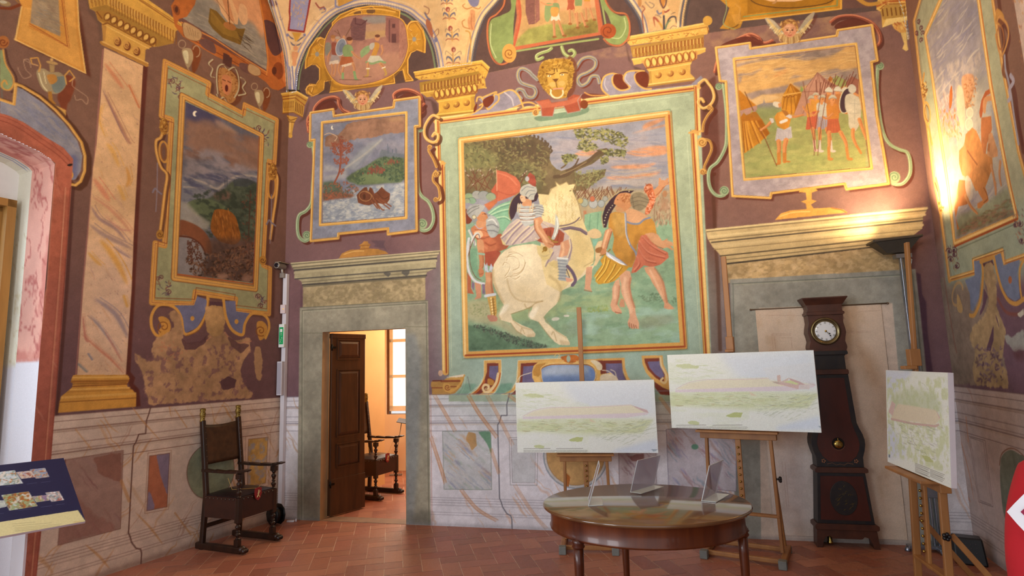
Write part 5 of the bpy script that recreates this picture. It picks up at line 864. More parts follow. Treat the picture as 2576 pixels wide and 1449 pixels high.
CF='1801,120 1886,108 1888,122 2105,90 2108,76 2193,63 2207,152 2192,156 2205,290 2222,380 2235,462 2130,476 2125,462 1940,486 1938,498 1843,493 1826,205 1811,203'
CI='1846,148 2153,110 2193,424 1873,452';CP='1851,153 2150,116 2187,420 1876,447'
blue_frame(c,CF,CI,CP,'#a6979a','#b8aaaa',0,0,'#dba850')
# cherubs
def cherub(c,x,y,s):
    X=lambda*v:[(x+a*s,y+b*s) for a,b in v]
    for sx in(-1,1):
        lift=6 if sx>0 else 0
        W=X((sx*10,12),(sx*26,8-lift),(sx*40,-8-lift),(sx*50,-26-lift*2),(sx*34,-22-lift),(sx*20,-8),(sx*12,0))
        c.P('#5c2a1e',pts_of(W)+[6*s,5*s],k=1,al=.5,s=1);c.P('#a99a80',W,k=1,tex=.2)
        for i in range(6):c.S(['#e0cfa0','#7a6a58'][i%2],X((sx*(14+i*5),4-i*4),(sx*(20+i*5),14-i*5)),2.4*s,k=0,al=.9)
        for i in range(3):c.S('#d3b26c',X((sx*(12+i*5),10),(sx*(26+i*6),-4-i*4),(sx*(42+i*2),-22-i)),2*s,k=1,al=.8)
    c.P('#b8915c',X((-22,8),(22,6),(15,21),(2,25),(-12,22)),k=1,tex=.3)
    for i in range(11):c.S(['#d8b87c','#94683c','#c9a468'][i%3],X((-18+i*3.6,10),(-21+i*4.2,18+5*math.sin(i*.31)),(-17+i*3.5,21+4*math.sin(i*.31))),1.8*s,k=1,al=.8)
    c.E('#a06c3c',x,y-8*s,17*s,17*s);c.speckle(X((-18,-22),(18,-22),(20,0),(-20,0)),['#c9974c','#7c4c24','#dcae60'],50,(2*s,3.4*s),(4*s,8*s),None,3,.8)
    c.E('#cf9068',x,y-1*s,13*s,14*s);c.E('#dda67c',x-3*s,y-4*s,8*s,8*s,s=2);c.E('#c97858',x-7*s,y+4*s,4*s,3*s,s=1,al=.6);c.E('#c97858',x+7*s,y+3*s,4*s,3*s,s=1,al=.6)
    for ex in(-5,5):c.E('#4a281c',x+ex*s,y-2*s,2.4*s,1.5*s);c.S('#8a5034',X((ex-3.5,-5.5),(ex+3,-5.8)),1.2*s)
    c.S('#9a5a3c',X((0,-2),(1,3),(-1,4)),1.4*s,k=1);c.S('#a84838',X((-3,8),(0,9),(3,8)),1.8*s,k=1)
cherub(c,912,252,1.0);cherub(c,1987,78,1.25)
# ---- boat picture
c.mark(BP,6);c.within(BP);TX(740,270,3.915)
c.P('#777887','270,80 1110,80 1110,1160 270,1160',tex=.2);c.clouds('270,80 1110,80 1110,600 270,600','#8d8990',.5,18,2,1,seed=3,al=.6)
c.P('#8f6a54','440,270 520,160 700,120 1090,80 1095,250 950,250 800,290 640,300 540,330 470,350 420,400 300,390 290,280 360,260',k=0,s=3,tex=.3,rough=2);c.P('#b08a62','900,110 1080,85 1080,130 960,140',s=3,al=.7);c.S('#bca084','300,270 350,255 420,290 400,330',2,k=1)
c.E('#ece2c8',377,201,14,20);c.E('#777887',386,196,9,16)
c.P('#8d9094','560,520 640,430 760,350 900,290 820,370 740,480 620,620 500,600',s=3,al=.9);c.P('#767a86','600,600 700,480 760,440 680,560',s=1.5,al=.8);c.P('#a09e9c','290,560 360,570 440,610 530,620 520,700 290,720',s=4,al=.8);c.P('#7d7b8a','290,630 400,620 460,650 300,680',s=2,al=.8)
c.S('#b0aa9c','500,600 600,530 720,440 860,320',4,k=1,s=1.5,al=.7)
c.P('#6a7078','840,460 860,410 920,430 970,450 1085,460 1085,520 840,500',s=1)
for x,h in((920,90),(932,60),(1000,50),(1010,40),(968,36)):c.S('#5c6470',[(_T[0]+x/_T[2],_T[1]+450/_T[2]),(_T[0]+x/_T[2],_T[1]+(450-h)/_T[2])],1.5)
c.P('#5c6a4c','510,700 570,650 650,610 720,570 780,530 830,500 900,490 1085,500 1085,700 1050,745 900,750 640,765 540,735',k=0,s=1.5,tex=.4);c.P('#77865a','620,720 700,650 800,640 900,690 860,740 640,760',k=1,s=3,al=.8)
c.speckle('510,700 720,570 900,490 1085,500 1085,700 1050,745 900,700 700,640 560,720',['#45573f','#3f5040','#6d7a50'],240,(2,4),(4,9),None,6,.7);c.speckle('660,660 740,600 790,560 900,620 900,650 700,650',['#8a5040','#7a4638'],60,(2,4),(3,8),90,7,.9);c.speckle('880,560 960,510 1040,540 960,560',['#84503f'],34,(2,3),(3,7),90,8,.8);c.speckle('600,690 700,690 690,750 610,750',['#4a5c42'],24,(2,4),(4,8),None,8,.8)
c.P('#8b929c','280,900 500,870 620,800 1095,740 1095,1100 280,1160',s=3,tex=.2);c.clouds('280,900 500,870 620,790 1095,740 1095,1100 280,1150','#bab9b2',.5,9,1.4,1,seed=8,al=.8);c.clouds('280,900 500,870 620,790 1095,740 1095,1100 280,1150','#6a7890',.33,9,1.6,1,seed=9,al=.6);c.speckle('290,930 1080,800 1080,1080 290,1130',['#c9c4b8','#9fa4aa'],260,(1.6,3),(4,10),0,3,.45)
c.P('#55604e','285,735 380,725 470,780 480,860 290,910',k=0,s=2,tex=.3);c.P('#7a4f3c','285,900 300,850 420,830 600,860 560,890 440,900 285,920',s=2,tex=.3);c.speckle('285,760 440,740 540,720 640,800 600,870 290,915',['#8a4f38','#9a5c40','#4a5444'],190,(1.6,3),(4,8),None,4,.75)
c.S('#8a4a36','395,745 440,650 455,560 460,480 455,330',4.5,k=1);
for P_ in('460,480 420,440 380,360','460,460 500,420 570,380','455,560 410,530 390,510','455,550 510,540 540,510','450,640 480,620','458,400 480,330','455,330 440,290'):c.S('#8a4a36',P_,2.2,k=1)
c.speckle('370,350 430,330 470,280 520,330 580,370 590,430 510,460 470,480 400,470 360,410',['#94503a','#7f4434'],210,(1.4,2.6),(4,7),None,5,.85);c.speckle('390,510 540,490 540,560 400,560',['#94503a'],50,(1.4,2.6),(4,7),None,6,.85);c.speckle('430,620 500,600 470,660',['#94503a'],20,(1.4,2.6),(4,6),None,7,.85)
c.P('#70402a','615,865 650,825 690,790 715,785 730,830 745,785 770,800 790,850 820,830 862,783 905,825 945,850 940,905 915,945 860,950 800,940 740,965 690,960 630,940',k=0,tex=.2)
for P_ in('780,900 860,1000 885,1010','810,900 940,1000','760,920 820,995','840,900 955,975','800,940 840,1000'):c.S('#7f4a30',P_,3,k=1)
c.ring('#a8784c',700,875,60,48,1.5,10);c.S('#a8784c','700,830 760,860 780,900',1.3,k=1);c.S('#54301f','820,840 880,900 930,880',1.5,k=1);c.E('#54301f',690,880,14,26)
c.within()
# ---- camp picture
TX()
c.mark(CP,7);c.within(CP);TX(1840,120,8)
c.P('#c99b5c','0,-40 2700,-40 2700,2700 0,2700',tex=.15)
for P_ in('100,300 600,210 1000,160 1500,80 1900,20 2300,0 2000,180 1700,230 1480,260 1300,240 1180,240 1000,210 700,250 300,330 100,400','130,520 400,510 620,400 600,440 420,560 230,560 180,700 140,740','850,430 1060,390 1120,420 950,470 850,480','1150,630 1260,550 1450,560 1300,610','1260,700 1500,650 1700,600 1740,500 2120,410 2200,450 2560,400 2560,700 1900,650 1500,760 1380,800 1230,740','270,940 500,870 900,800 1180,740 1100,900 800,940 620,950 400,1050','650,590 740,570 700,600'):
    c.P('#8f7d78',P_,k=0,s=2,al=.85,tex=.3)
c.P('#cc8448','850,600 950,490 1130,430 1120,480 950,560',k=1,s=3,al=.8);c.P('#d0aa74','400,1060 620,950 900,970 1000,1000 640,1120 500,1160',s=1.5);c.hatch('100,300 2500,0 2500,500 130,800',['#d8ae6c','#b08a5c','#e0b878'],90,-8,(1.5,4),al=.4)
c.P('#8b7f7c','500,1170 640,1110 650,1030 680,1110 1000,1100 1000,1250 520,1260',s=1);
c.P('#959458','-100,1150 700,1230 2700,1250 2700,3700 -100,3700',s=3,tex=.2);c.P('#7f8658','500,1200 900,1150 1000,1300 600,1450',s=5,al=.7);TX(1760,300,8)
c.P('#a8a862','900,600 2600,500 3600,500 3600,1200 900,1250',s=20,al=.8);c.clouds('880,100 3600,100 3600,1100 880,1200','#8a9454',.45,14,2.4,.8,seed=3,al=.5);c.clouds('880,100 3600,100 3600,1100 880,1200','#bab26c',.4,14,2.4,.8,seed=5,al=.5)
c.P('#c07e22','780,-120 1250,0 1410,285 1300,380 1200,480 1060,570 900,690 840,300',k=0,tex=.15);c.P('#94520f','1000,-100 1250,0 1410,285 1310,380 1220,250',k=0,al=.8,s=1)
for P_ in('850,0 880,300 900,650','920,0 960,250 1050,570','1000,0 1080,200 1200,480','1060,-40 1170,170 1300,380','880,-50 920,300 970,620'):c.S('#8a4c14',P_,2.6,k=1,al=.75);c.S('#dea040',pts_of(P_)+[4,0],4,k=1,al=.6)
TX(1840,120,8)
c.P('#b5721f','140,850 180,870 350,1040 500,1160 520,1190 180,1270 150,1000',k=0,tex=.15);c.P('#a88070','170,1270 500,1160 520,1240 480,1290 430,1290 410,1240 400,1300 350,1350 290,1350 250,1300 220,1380 180,1400',k=0,tex=.15);c.P('#a8661c','180,1400 250,1310 300,1360 400,1310 430,1290 500,1290 620,1460 200,1480',al=.9);c.S('#6c3c18','270,890 440,1260',1.8)
c.P('#c48428','1183,715 1400,890 1400,950 1280,1360 1230,1350 1100,1280 1010,1240 1005,1090 1040,950',k=0,tex=.15);c.P('#94560f','1183,715 1400,890 1400,960 1300,1300 1260,1340 1330,940',k=0,al=.75)
c.S('#e0a850','1050,960 1200,930 1390,900',3,k=1);c.S('#8a5018','1045,990 1090,1000 1110,970 1150,1000 1180,960 1230,990 1280,950 1320,960',2,k=1)
for P_ in('1180,740 1130,900','1190,740 1260,900','1070,1000 1030,1220','1130,1000 1100,1250','1200,990 1210,1330','1260,980 1300,1260'):c.S('#8a5018',P_,2,k=1,al=.8)
c.P('#8a9a54','1400,760 1450,830 1440,900 1380,880');c.P('#a8642a','1940,640 1990,570 2050,630 1990,690');c.P('#8f9454','2030,640 2120,560 2320,670 2310,760 2180,800 2060,720');c.P('#935c48','2420,570 2560,640 2560,1100 2360,900 2300,700')
TN='1735,495 1870,610 2000,700 2200,800 2200,1000 2100,1300 2090,1370 1800,1370 1300,1380 1260,1340 1400,980 1430,880 1560,720 1650,620'
c.P('#b5846a',TN,k=0,tex=.12);c.P('#8f5c4a','1735,495 1870,610 2000,700 2200,800 2000,780 1850,680',k=0,al=.8);c.S('#94604c','1420,890 1600,880 1750,880',2,k=1)
for P_ in('1730,500 1600,760 1560,880 1520,1100 1420,1370','1740,510 1700,880 1640,1370','1745,510 1800,880','1720,510 1500,800'):c.S('#8a5848',P_,1.8,k=1,al=.7)
rr=np.random.default_rng(4)
for x0,y0,x1,y1 in((1700,650,1725,960),(1800,700,1770,950),(1870,640,1790,950),(1900,700,1860,900),(1980,640,1880,900),(2060,640,1960,900),(2150,580,2000,850),(2230,560,2100,880),(2280,640,2200,840),(2390,540,2260,860),(2460,480,2300,880),(2510,540,2380,800),(2100,540,2040,1000),(2330,590,2230,800),(2020,720,1900,960)):c.S('#6f3c2c',[(_T[0]+x0/8,_T[1]+y0/8),(_T[0]+x1/8,_T[1]+y1/8)],1.7)
# camp figures: helmets and faces, bodies, kilts, legs
SK2,SD2='#d08a50','#a05c30'
def man(c,hx,hy,body,kilt,bx=None,s=1.0,legs=True,helm='#b8ad92',lx=(0,18),lh=1.0,boots='#c08040'):
    """hx, hy: head in photograph coordinates"""
    X=lambda*v:[(hx+a*s,hy+b*s) for a,b in v]
    c.P(body,X((-11,9),(8,8),(14,22),(12,44),(-8,46),(-13,24)),k=1,tex=.15)
    c.P(kilt,X((-10,42),(13,40),(19,70),(-14,73)),k=0,tex=.1)
    for i in range(5):c.S(SD2 if kilt[1] in '9ab' else '#8a7c88',X((-8+i*5,46),(-11+i*7,70)),1.2*s,al=.6)
    if legs:
        for l in lx:
            limb(c,SK2,X((-6+l*.7,70),(-5+l,92),(-6+l*1.1,106*lh)),(8.5*s,5*s),SD2);limb(c,boots,X((-6+l*1.1,100*lh),(-5+l*1.15,122*lh)),(6*s,5*s));c.E(boots,hx+(-2+l*1.2)*s,hy+124*lh*s,6.5*s,3.2*s)
    c.S(SK2,X((-1,6),(-1,10)),6*s);c.E(SK2,hx,hy,5.5*s,7*s);c.E('#5c3020',hx+2*s,hy-.5*s,1*s,1*s)
    c.P(helm,X((-8,-1),(-7,-8),(0,-12),(7,-9),(9,-3),(0,-5)),k=1);c.S('#8a7c68',X((-8,-2),(0,-5),(9,-3)),1.3*s,k=1)
for x,y in((2085,232),(2107,230),(2126,232),(2142,225)):TX();c.E(SK2,x,y+2,6,7);c.P('#c8bfa8',[(x-9,y-2),(x-6,y-10),(x+2,y-13),(x+9,y-6),(x+8,y)],k=1);c.S('#8a7c68',[(x-9,y-1),(x+8,y)],1.3);c.P('#b9743c',[(x-10,y+12),(x+12,y+10),(x+12,y+50),(x-8,y+50)],k=1)
TX();man(c,2041,252,'#c98a38','#b9583c',lx=(12,),s=1.02,boots='#d8a898');man(c,2052,243,'#c98a38','#b9583c',legs=False,s=.9);man(c,2068,250,'#b8b2a0','#9c949c',lx=(0,24),s=1.05,boots='#c8baa8');man(c,2094,252,'#c47c34','#bb5f3c',lx=(-2,34),s=1.15,lh=1.04)
limb(c,SK2,'2046,290 2030,282 2020,268',(6,4),SD2);limb(c,SK2,'2058,280 2048,290 2040,284',(6,4),SD2);limb(c,SK2,'2094,286 2080,298 2070,294',(6,5),SD2)
c.E('#4a3438',2128,253,15,32,12);c.ring('#dcd0a8',2128,253,15,32,2,12);c.P('#bfb398','2128,240 2150,236 2162,250 2166,280 2162,312 2150,330 2136,318 2134,290 2126,270',k=1,tex=.2);c.E('#c4baa4',2144,224,10,11);c.S(SK2,'2150,236 2158,240',6);limb(c,SK2,'2146,326 2146,345 2156,370',(9,6),SD2);limb(c,'#c08040','2156,368 2166,385',(6,5));limb(c,SK2,'2162,300 2172,330 2180,350',(9,6),SD2)
for P_ in('2140,260 2160,262','2138,285 2160,285','2150,250 2150,310'):c.S('#9c9484',P_,1.3,al=.7)
for P_ in('2066,230 2050,330 2048,391','2078,240 2062,340 2057,391','2020,205 2052,380'):c.S('#7a4a34',P_,1.5)
TX(1760,300,8)
# the commander with his spear
c.P('#c6842e','1500,-40 1560,-130 1680,-170 1780,-150 1860,-80 1820,60 1800,150 1750,220 1640,180 1560,130',k=0,tex=.2);c.P('#dca04a','1600,-100 1720,-110 1750,20 1640,80',k=1,s=2,al=.6);c.S('#d8d0c4','1640,60 1740,20',8);c.P('#bcb2b0','1560,170 1700,210 1840,140 1865,370 1640,440 1520,430',k=0,tex=.1)
for i in range(9):c.S('#8c8288',[(_T[0]+(1570+i*30)/8,_T[1]+210/8),(_T[0]+(1545+i*36)/8,_T[1]+(430-i*6)/8)],1.3,al=.7)
limb(c,SK2,'1590,440 1600,560 1590,700',(11,8),SD2);limb(c,SK2,'1740,420 1710,560 1710,700',(12,8),SD2);limb(c,'#c07a34','1595,700 1600,880',(9,7));limb(c,'#c07a34','1710,700 1710,850',(9,7));c.E('#b87430',1580,895,44,22,-15);c.E('#b87430',1760,850,70,18,3);c.S('#7a3c20','1200,170 1300,350 1550,935',1.8)
limb(c,SK2,'1430,60 1350,140 1240,210',(8,5),SD2);c.E(SK2,1235,215,26,22);c.P('#c9c0b8','1400,-20 1480,-20 1500,60 1450,80',k=0)
TX(1840,120,8);c.E(SK2,965,1150,40,54);c.P('#d0c4ac','835,1150 850,1090 920,1090 980,1110 940,1130 950,1200 890,1190',k=1);limb(c,SK2,'1150,1370 1280,1390 1440,1350',(8,4),SD2);c.S('#c9c0b8','1110,1350 1180,1390',9);c.P('#a0662a','1000,1250 1110,1270 1160,1340 1090,1380',k=0)
TX();c.within()
# ---- lids of painted urns over the doors
TX(700,600,4);c.P('#b07c3c','610,200 640,150 720,115 820,108 830,80 810,70 850,45 860,28 900,28 905,45 930,65 915,80 915,100 1000,105 1080,130 1110,155',k=0,tex=.2);c.S('#8a5428','815,72 930,66',1.5);c.S('#8a5428','820,106 918,100',1.5);c.S('#d3a258','660,160 760,130 860,125',3,k=1);c.P('#54424c','930,20 1080,20 1060,60 1100,140 1060,100 960,80 980,60',k=0,al=.6,s=1)
TX(1932,362,4);c.P('#d79c48','70,765 130,700 220,670 390,655 380,600 330,580 390,560 380,490 310,485 320,460 360,440 470,440 500,470 440,490 440,560 490,575 430,610 460,650 640,640 760,660 800,690',k=0,tex=.2);c.S('#a8602c','640,645 740,665 790,695',3,k=1);c.S('#ecc06c','120,730 250,690 420,680',3,k=1)
# ---- painted stone cornices over both doors, grey stone surrounds
def stripes(c,items):
    for P_,col,w in items:c.S(col,P_,w)
TX(700,600,4)
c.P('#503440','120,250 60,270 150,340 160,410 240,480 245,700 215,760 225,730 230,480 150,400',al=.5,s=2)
c.P('#a79c7a','120,245 1632,118 1605,160 1588,210 1588,295 1500,335 1478,380 1478,625 250,690 250,490 230,430 190,405 160,400 165,330 140,290',tex=.2)
stripes(c,[('130,262 1625,135','#6f6650',2),('150,295 1600,165','#7a7058',3.5),('160,320 1592,200','#4f4a44',4),('170,408 1580,298','#54504a',3),('235,440 1500,335','#7a7058',2),('245,468 1490,372','#4f4a44',4),('250,484 1480,388','#6f6650',3),('130,250 1630,122','#c2b48c',2),('150,278 1610,150','#bfb08a',4),('165,345 1590,225','#b4a884',5)])
c.P('#a5936f','250,495 1478,395 1478,622 250,690',tex=.35);c.clouds('250,500 1478,400 1478,622 250,690','#8d7e5c',.5,7,1.4,1,seed=4,al=.7,sharp=5);c.clouds('250,500 1478,400 1478,622 250,690','#b8a47c',.4,9,1.4,1,seed=8,al=.6,sharp=5);c.P('#55524e','1060,345 1130,345 1110,385 1080,370',k=1,al=.8);c.P('#55524e','1240,335 1320,325 1300,375 1270,370',k=1,al=.8)
TX()
DR='754,774 1076.7,756 1084,1322 747.5,1309'
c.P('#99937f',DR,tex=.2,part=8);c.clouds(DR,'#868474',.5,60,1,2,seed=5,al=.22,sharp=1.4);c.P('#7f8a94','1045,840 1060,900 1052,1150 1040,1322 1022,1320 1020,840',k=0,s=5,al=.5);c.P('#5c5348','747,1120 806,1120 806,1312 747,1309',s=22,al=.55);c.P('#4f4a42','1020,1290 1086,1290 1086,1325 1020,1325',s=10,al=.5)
for P_ in('759,1308 760,781 1072,762 1079,1320','755,774 1077,756'):c.S('#6c6c5a',P_,1.8)
c.S('#b0ae94','762,1308 763,784 1070,765',1.5,al=.7);c.S('#77765f','811,838 760,838',1.3);c.S('#77765f','1018,822 1075,822',1.3)
TX(1932,362,4)
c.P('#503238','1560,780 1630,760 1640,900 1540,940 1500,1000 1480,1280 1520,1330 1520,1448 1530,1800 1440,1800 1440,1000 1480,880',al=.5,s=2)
TX()
c.P('#c4aa78','1774,577 2334,520 2330,532 2322,545 2320,575 2300,590 2288,605 2290,680 1832,712 1826,665 1815,645 1792,620 1780,600',tex=.15)
stripes(c,[('1778,583 2332,529','#6a5a40',2),('1784,603 2322,548','#7a6848',2.5),('1790,610 2320,555','#4f4438',3.5),('1796,628 2316,577','#8a7450',2),('1812,644 2300,592','#5a4c38',3.5),('1820,654 2290,604','#6a5a40',2),('1826,664 2200,622','#4a4034',5),('1778,579 2333,524','#e0c890',3),('1788,595 2326,540','#d8c08a',6),('1796,620 2320,566','#cdb482',7)])
c.P('#b79a6c','1828,668 2288,612 2290,678 1832,712',tex=.3);c.clouds('1828,668 2288,612 2290,678 1832,712','#9a8258',.45,9,1.5,1,seed=4,al=.6,sharp=4);c.clouds('1828,668 2288,612 2290,678 1832,712','#cdb084',.45,9,1.5,1,seed=7,al=.6,sharp=4)
DR2='1836,703 2303,677 2316,790 2330,930 2352,1150 2372,1385 1850,1380'
c.P('#919087',DR2,tex=.2,part=9);c.clouds(DR2,'#828478',.5,60,1,2,seed=15,al=.22,sharp=1.4)
c.S('#5f655c','1842,714 2296,690 2320,930 2362,1380',2);c.S('#a8a890','1844,717 2292,693',1.6,al=.7);c.S('#6a7068','1844,714 1850,1000 1856,1380',1.8)
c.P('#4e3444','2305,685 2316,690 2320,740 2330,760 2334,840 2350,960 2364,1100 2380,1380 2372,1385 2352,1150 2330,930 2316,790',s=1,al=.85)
# blocked doorway, plastered white, behind the hung cloth
DR3='1908,775 2245,762 2300,1375 1915,1380'
c.P('#c2b0a0',DR3,tex=.12);
# ---- dado panels on the back wall
ln='#8a8a8c'
MB_='1113,1085 1234,1084 1237,1232 1117,1231'
marble(c,MB_,'#c4c6c8',['#8f9ab0','#9ab09a','#c8a888','#8a86a8','#cfc8c4','#a8b8b0'],60,-42,(2,9),6,.55);c.P('#6f9a7c','1200,1085 1234,1084 1236,1140 1225,1115 1212,1100',rough=1.5);c.P('#b98a4c','1178,1085 1198,1090 1200,1120 1188,1132 1174,1105',rough=2,al=.8);c.S('#7f8a80',MB_,1.3,closed=True)
joint(c,1254,'#6a6a74')
for P_,a in(('1281,1101 1353,1100 1351,1221 1284,1220',.9),('1286,1106 1347,1105 1346,1214 1289,1214',.8)):c.S(ln,P_,1.4,closed=True,al=a)
c.P('#bcc0c2','1288,1107 1346,1106 1345,1213 1290,1213',al=.7);c.E('#8a95a0',1448,1146,82,84);c.E('#c4c0bc',1448,1146,79,81);c.E('#c39a62',1448,1145,73,76,tex=.25);c.ring('#9a7446',1448,1145,73,76,1.3);c.P('#a8622c','1425,1190 1434,1200 1430,1225 1418,1215',rough=1)
M2='1556,1130 1650,1128 1652,1217 1558,1219';marble(c,M2,'#c0b4b6',['#8a5c60','#9a7078','#c0b4b8','#7f6a88'],30,-45,(1.5,6),9,.6);c.P('#7f4a44','1574,1145 1620,1140 1622,1160 1590,1160',rough=2,al=.7);c.S('#8a7c80',M2,1.4,closed=True)
M3='1676,1080 1800,1076 1852,1100 1852,1236 1682,1222';marble(c,M3,'#c2bcc4',['#a07080','#8a86b0','#b98a7c','#c8c0c4','#7a94a8','#9a6a58'],60,-48,(2,8),12,.55);c.E('#6a9a84',1748,1124,9,7);c.S('#80788a',M3,1.4,closed=True)
c.S('#a8502c',[(float(BACK.uz(1085.,1150.)[0]),0),(float(BACK.uz(1085.,1150.)[0]),RAIL_Z)],.01,m=True,al=.35)
for P_,w in(('1093,994 1120,1040 1145,1085',6),('1178,994 1205,1040 1250,1100',8),('1225,994 1255,1050 1290,1120',5),('1084,1100 1110,1180 1120,1215',8),('1160,1232 1200,1280 1250,1310',7),('1295,1220 1340,1290 1375,1330',5),('1235,1130 1255,1190',5),('1660,1000 1690,1040',5),('1280,994 1300,1010',5)):
    c.S('#cc8c58',P_,w,k=1,taper=2,al=.45,s=1);c.S('#b9703c',pts_of(P_)+[3,-2],w*.25,k=1,al=.6);c.S('#b9703c',pts_of(P_)+[-3,2],w*.25,k=1,al=.6)
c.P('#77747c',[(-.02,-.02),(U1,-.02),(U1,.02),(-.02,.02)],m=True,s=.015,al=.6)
c.finish(.07)
# ------------------------------------------------------------------ RIGHT WALL
CR=Canvas(RIGHT,-.02,2.6,0,6.12,.006,'#8a6352',13);c=CR;TX()
c.P('#735868',[(-.1,-.1),(2.8,-.1),(2.8,2.5),(-.1,2.5)],m=True,s=.35);c.clouds([(-.1,-.1),(2.8,-.1),(2.8,6.2),(-.1,6.2)],'#5e4644',.5,.4,1,1.6,m=True,seed=5,al=.35,sharp=1.4)
dado(c,-.02,2.6,'#c2b2ae','#7a6664',['#b98a6c','#a97a64'],23)
c.P('#a6988c',[(-.02,2.55),(.22,2.55),(.3,RAIL_Z),(-.02,RAIL_Z)],m=True,s=.03,al=.35)
c.P('#8f8070','2400,700 2470,690 2500,800 2530,920 2535,975 2395,965 2375,840 2362,700',rough=4,al=.9,tex=.25);c.P('#c9b0a0','2540,-60 2600,-60 2600,300 2560,60',tex=.2);c.speckle('2545,-20 2576,0 2576,200 2555,50',['#c98a50','#a06a58'],20,(1.5,3),(4,10),70,2,.7)
# frame
RF='2332,-60 2299,54 2313,180 2330,300 2350,450 2366,537 2377,620 2389,706 2452,689 2449,658 2520,634 2524,667 2600,640 2600,560 2590,500 2560,380 2520,180 2494,0 2488,-60'
c.S('#5a2c20',pts_of('2510,-20 2535,180 2575,380'),12,al=.7,s=1)
c.P('#a9aa8c',RF,tex=.12);c.P('#9aa894','2366,560 2600,500 2600,700 2380,720',s=8,al=.8)
for P_ in('2332,-60 2299,54 2313,180 2330,300 2350,450 2366,537 2377,620 2388,704','2389,703 2451,685 2448,655 2521,631 2525,663 2600,637','2488,-60 2500,20 2524,180 2562,380 2600,520'):
    c.S('#cf9a50',P_,10);c.S('#e8c37c',pts_of(P_)+[1,-2],3);c.S('#b0602c',pts_of(P_)+[3,0],1.6);c.S('#7a5030',pts_of(P_)+[6,-1],1)
RI='2392,-60 2327,88 2345,190 2364,330 2385,470 2401,612 2556,545 2537,460 2519,366 2491,211 2461,0 2452,-60'
c.S('#d3a056',RI,13);c.S('#ecc880',RI,4);c.S('#a04c24','2402,620 2560,550',4);c.S('#b8642e','2560,548 2541,460 2523,366 2495,211 2465,0',2.5);c.S('#5f6c58','2403,630 2562,560',1.3);c.S('#5f6c58','2445,652 2524,622',1.2)
RP='2400,-60 2331,92 2348,190 2368,330 2389,470 2405,603 2552,540 2533,460 2515,366 2487,211 2457,0 2448,-60'
c.mark(RP,10);c.within(RP);c.P('#a59c9c',RP,tex=.15)
for P_ in('2400,0 2440,20 2470,80 2440,100 2390,60','2350,100 2420,60 2460,120 2400,170 2360,200','2370,200 2450,130 2490,140 2440,180 2380,240','2420,20 2460,0 2480,60','2390,230 2440,190 2420,260 2380,290'):c.P('#807c90',P_,k=1,s=6,al=.45)
c.hatch(RP,['#8a86a0','#c8bdb0','#9a94a4'],300,-52,(1.5,5),al=.55,L=(18,60));c.clouds('2340,180 2480,120 2500,260 2370,300','#c4b4a8',.5,14,1,1,seed=4,al=.6)
TX(2276,180,4.83)
c.P('#94918c','860,0 1030,0 1060,240 900,260',s=5,al=.7);c.P('#b8b29c','700,200 1000,200 1250,1449 700,1449 560,600',s=8,al=.6)
c.hatch('390,330 560,240 600,560 430,620',['#a07c74','#b89684'],60,78,(1,1.8),al=.7,L=(8,20));c.P('#b5622c','570,170 580,300 565,430 540,440 545,260',k=1);c.P('#c98a5c','700,60 830,40 840,220 780,420 740,430 700,240',k=1,s=1,al=.8,tex=.4);c.speckle('700,60 880,60 860,420 740,450',['#a86434','#d9a878'],70,(1.5,3),(4,9),None,4,.7)
c.P('#d3c0a0','640,180 700,200 730,400 730,640 700,720 650,600 630,400',k=1,s=1);c.E('#c9c0a8',790,500,40,60);c.E('#c9c0a8',780,640,44,70);c.ring('#e0d4b8',790,500,40,60,2);c.ring('#e0d4b8',780,640,44,70,2)
c.speckle('420,480 620,460 700,760 600,900 460,800',['#b9703c','#c99468','#a88a98','#c4a070'],120,(2,5),(6,16),80,5,.75,spread=1)
c.P('#b0582c','1040,205 980,240 930,350 905,500 915,560 935,560 950,480 960,340 1000,290 1050,260',k=0);c.P('#c98c5c','960,330 1050,290 1060,350 1000,370 980,500 950,480',k=1);c.E('#a8a8a8',1018,460,32,70);c.P('#b06838','930,560 1050,540 1060,700 1000,880 980,1030 950,1040 930,880 925,700',k=0,tex=.25)
c.P('#93939c','1060,450 1100,520 1150,800 1130,920 1080,800 1060,600',k=0,s=1,al=.8)
c.P('#c07c40','820,680 870,720 920,840 960,1000 1060,1000 1070,1160 1000,1350 960,1449 860,1449 800,1300 700,1260 660,1120 660,960 720,900 740,760',k=0,tex=.3);c.P('#cf935a','700,930 740,900 760,1060 800,1200 760,1300 700,1220',k=1,s=2,al=.7);c.S('#8a5028','760,960 820,1050 880,1130',3,k=1);c.P('#d8b488','480,780 530,820 550,1000 500,1150 470,1000',k=0,al=.8);c.E('#8f8ca4',585,860,50,70);c.P('#b08a98','560,920 640,900 630,980 560,1000',k=1);c.P('#c9a078','430,640 560,620 660,900 640,1200 560,1449 500,1300 450,900',s=6,al=.5)
limb(c,'#c48a5c','1050,1150 1080,1280 1105,1449',(8,6),'#94603c');limb(c,'#c48a5c','1160,1100 1150,1250 1170,1380',(8,5),'#94603c');c.P('#c48c60','1020,760 1060,740 1130,960 1130,1030 1060,1050 1000,1020',k=0,tex=.2);c.P('#a8683c','1010,880 1040,870 1030,980 1000,960')
TX(2276,460,4.83)
c.P('#8f9478','640,400 900,300 1250,40 1340,380 620,660',s=4,tex=.25);c.P('#7a6448','660,560 850,400 1100,360 1330,340 1330,390 900,560 640,640',s=4,al=.8,tex=.4);c.speckle('660,580 1000,330 1300,180 1320,360 700,620',['#6b5a40','#8a7a54','#7d8a68','#9a6a58'],150,(2,4),(6,18),-20,4,.6,spread=.6)
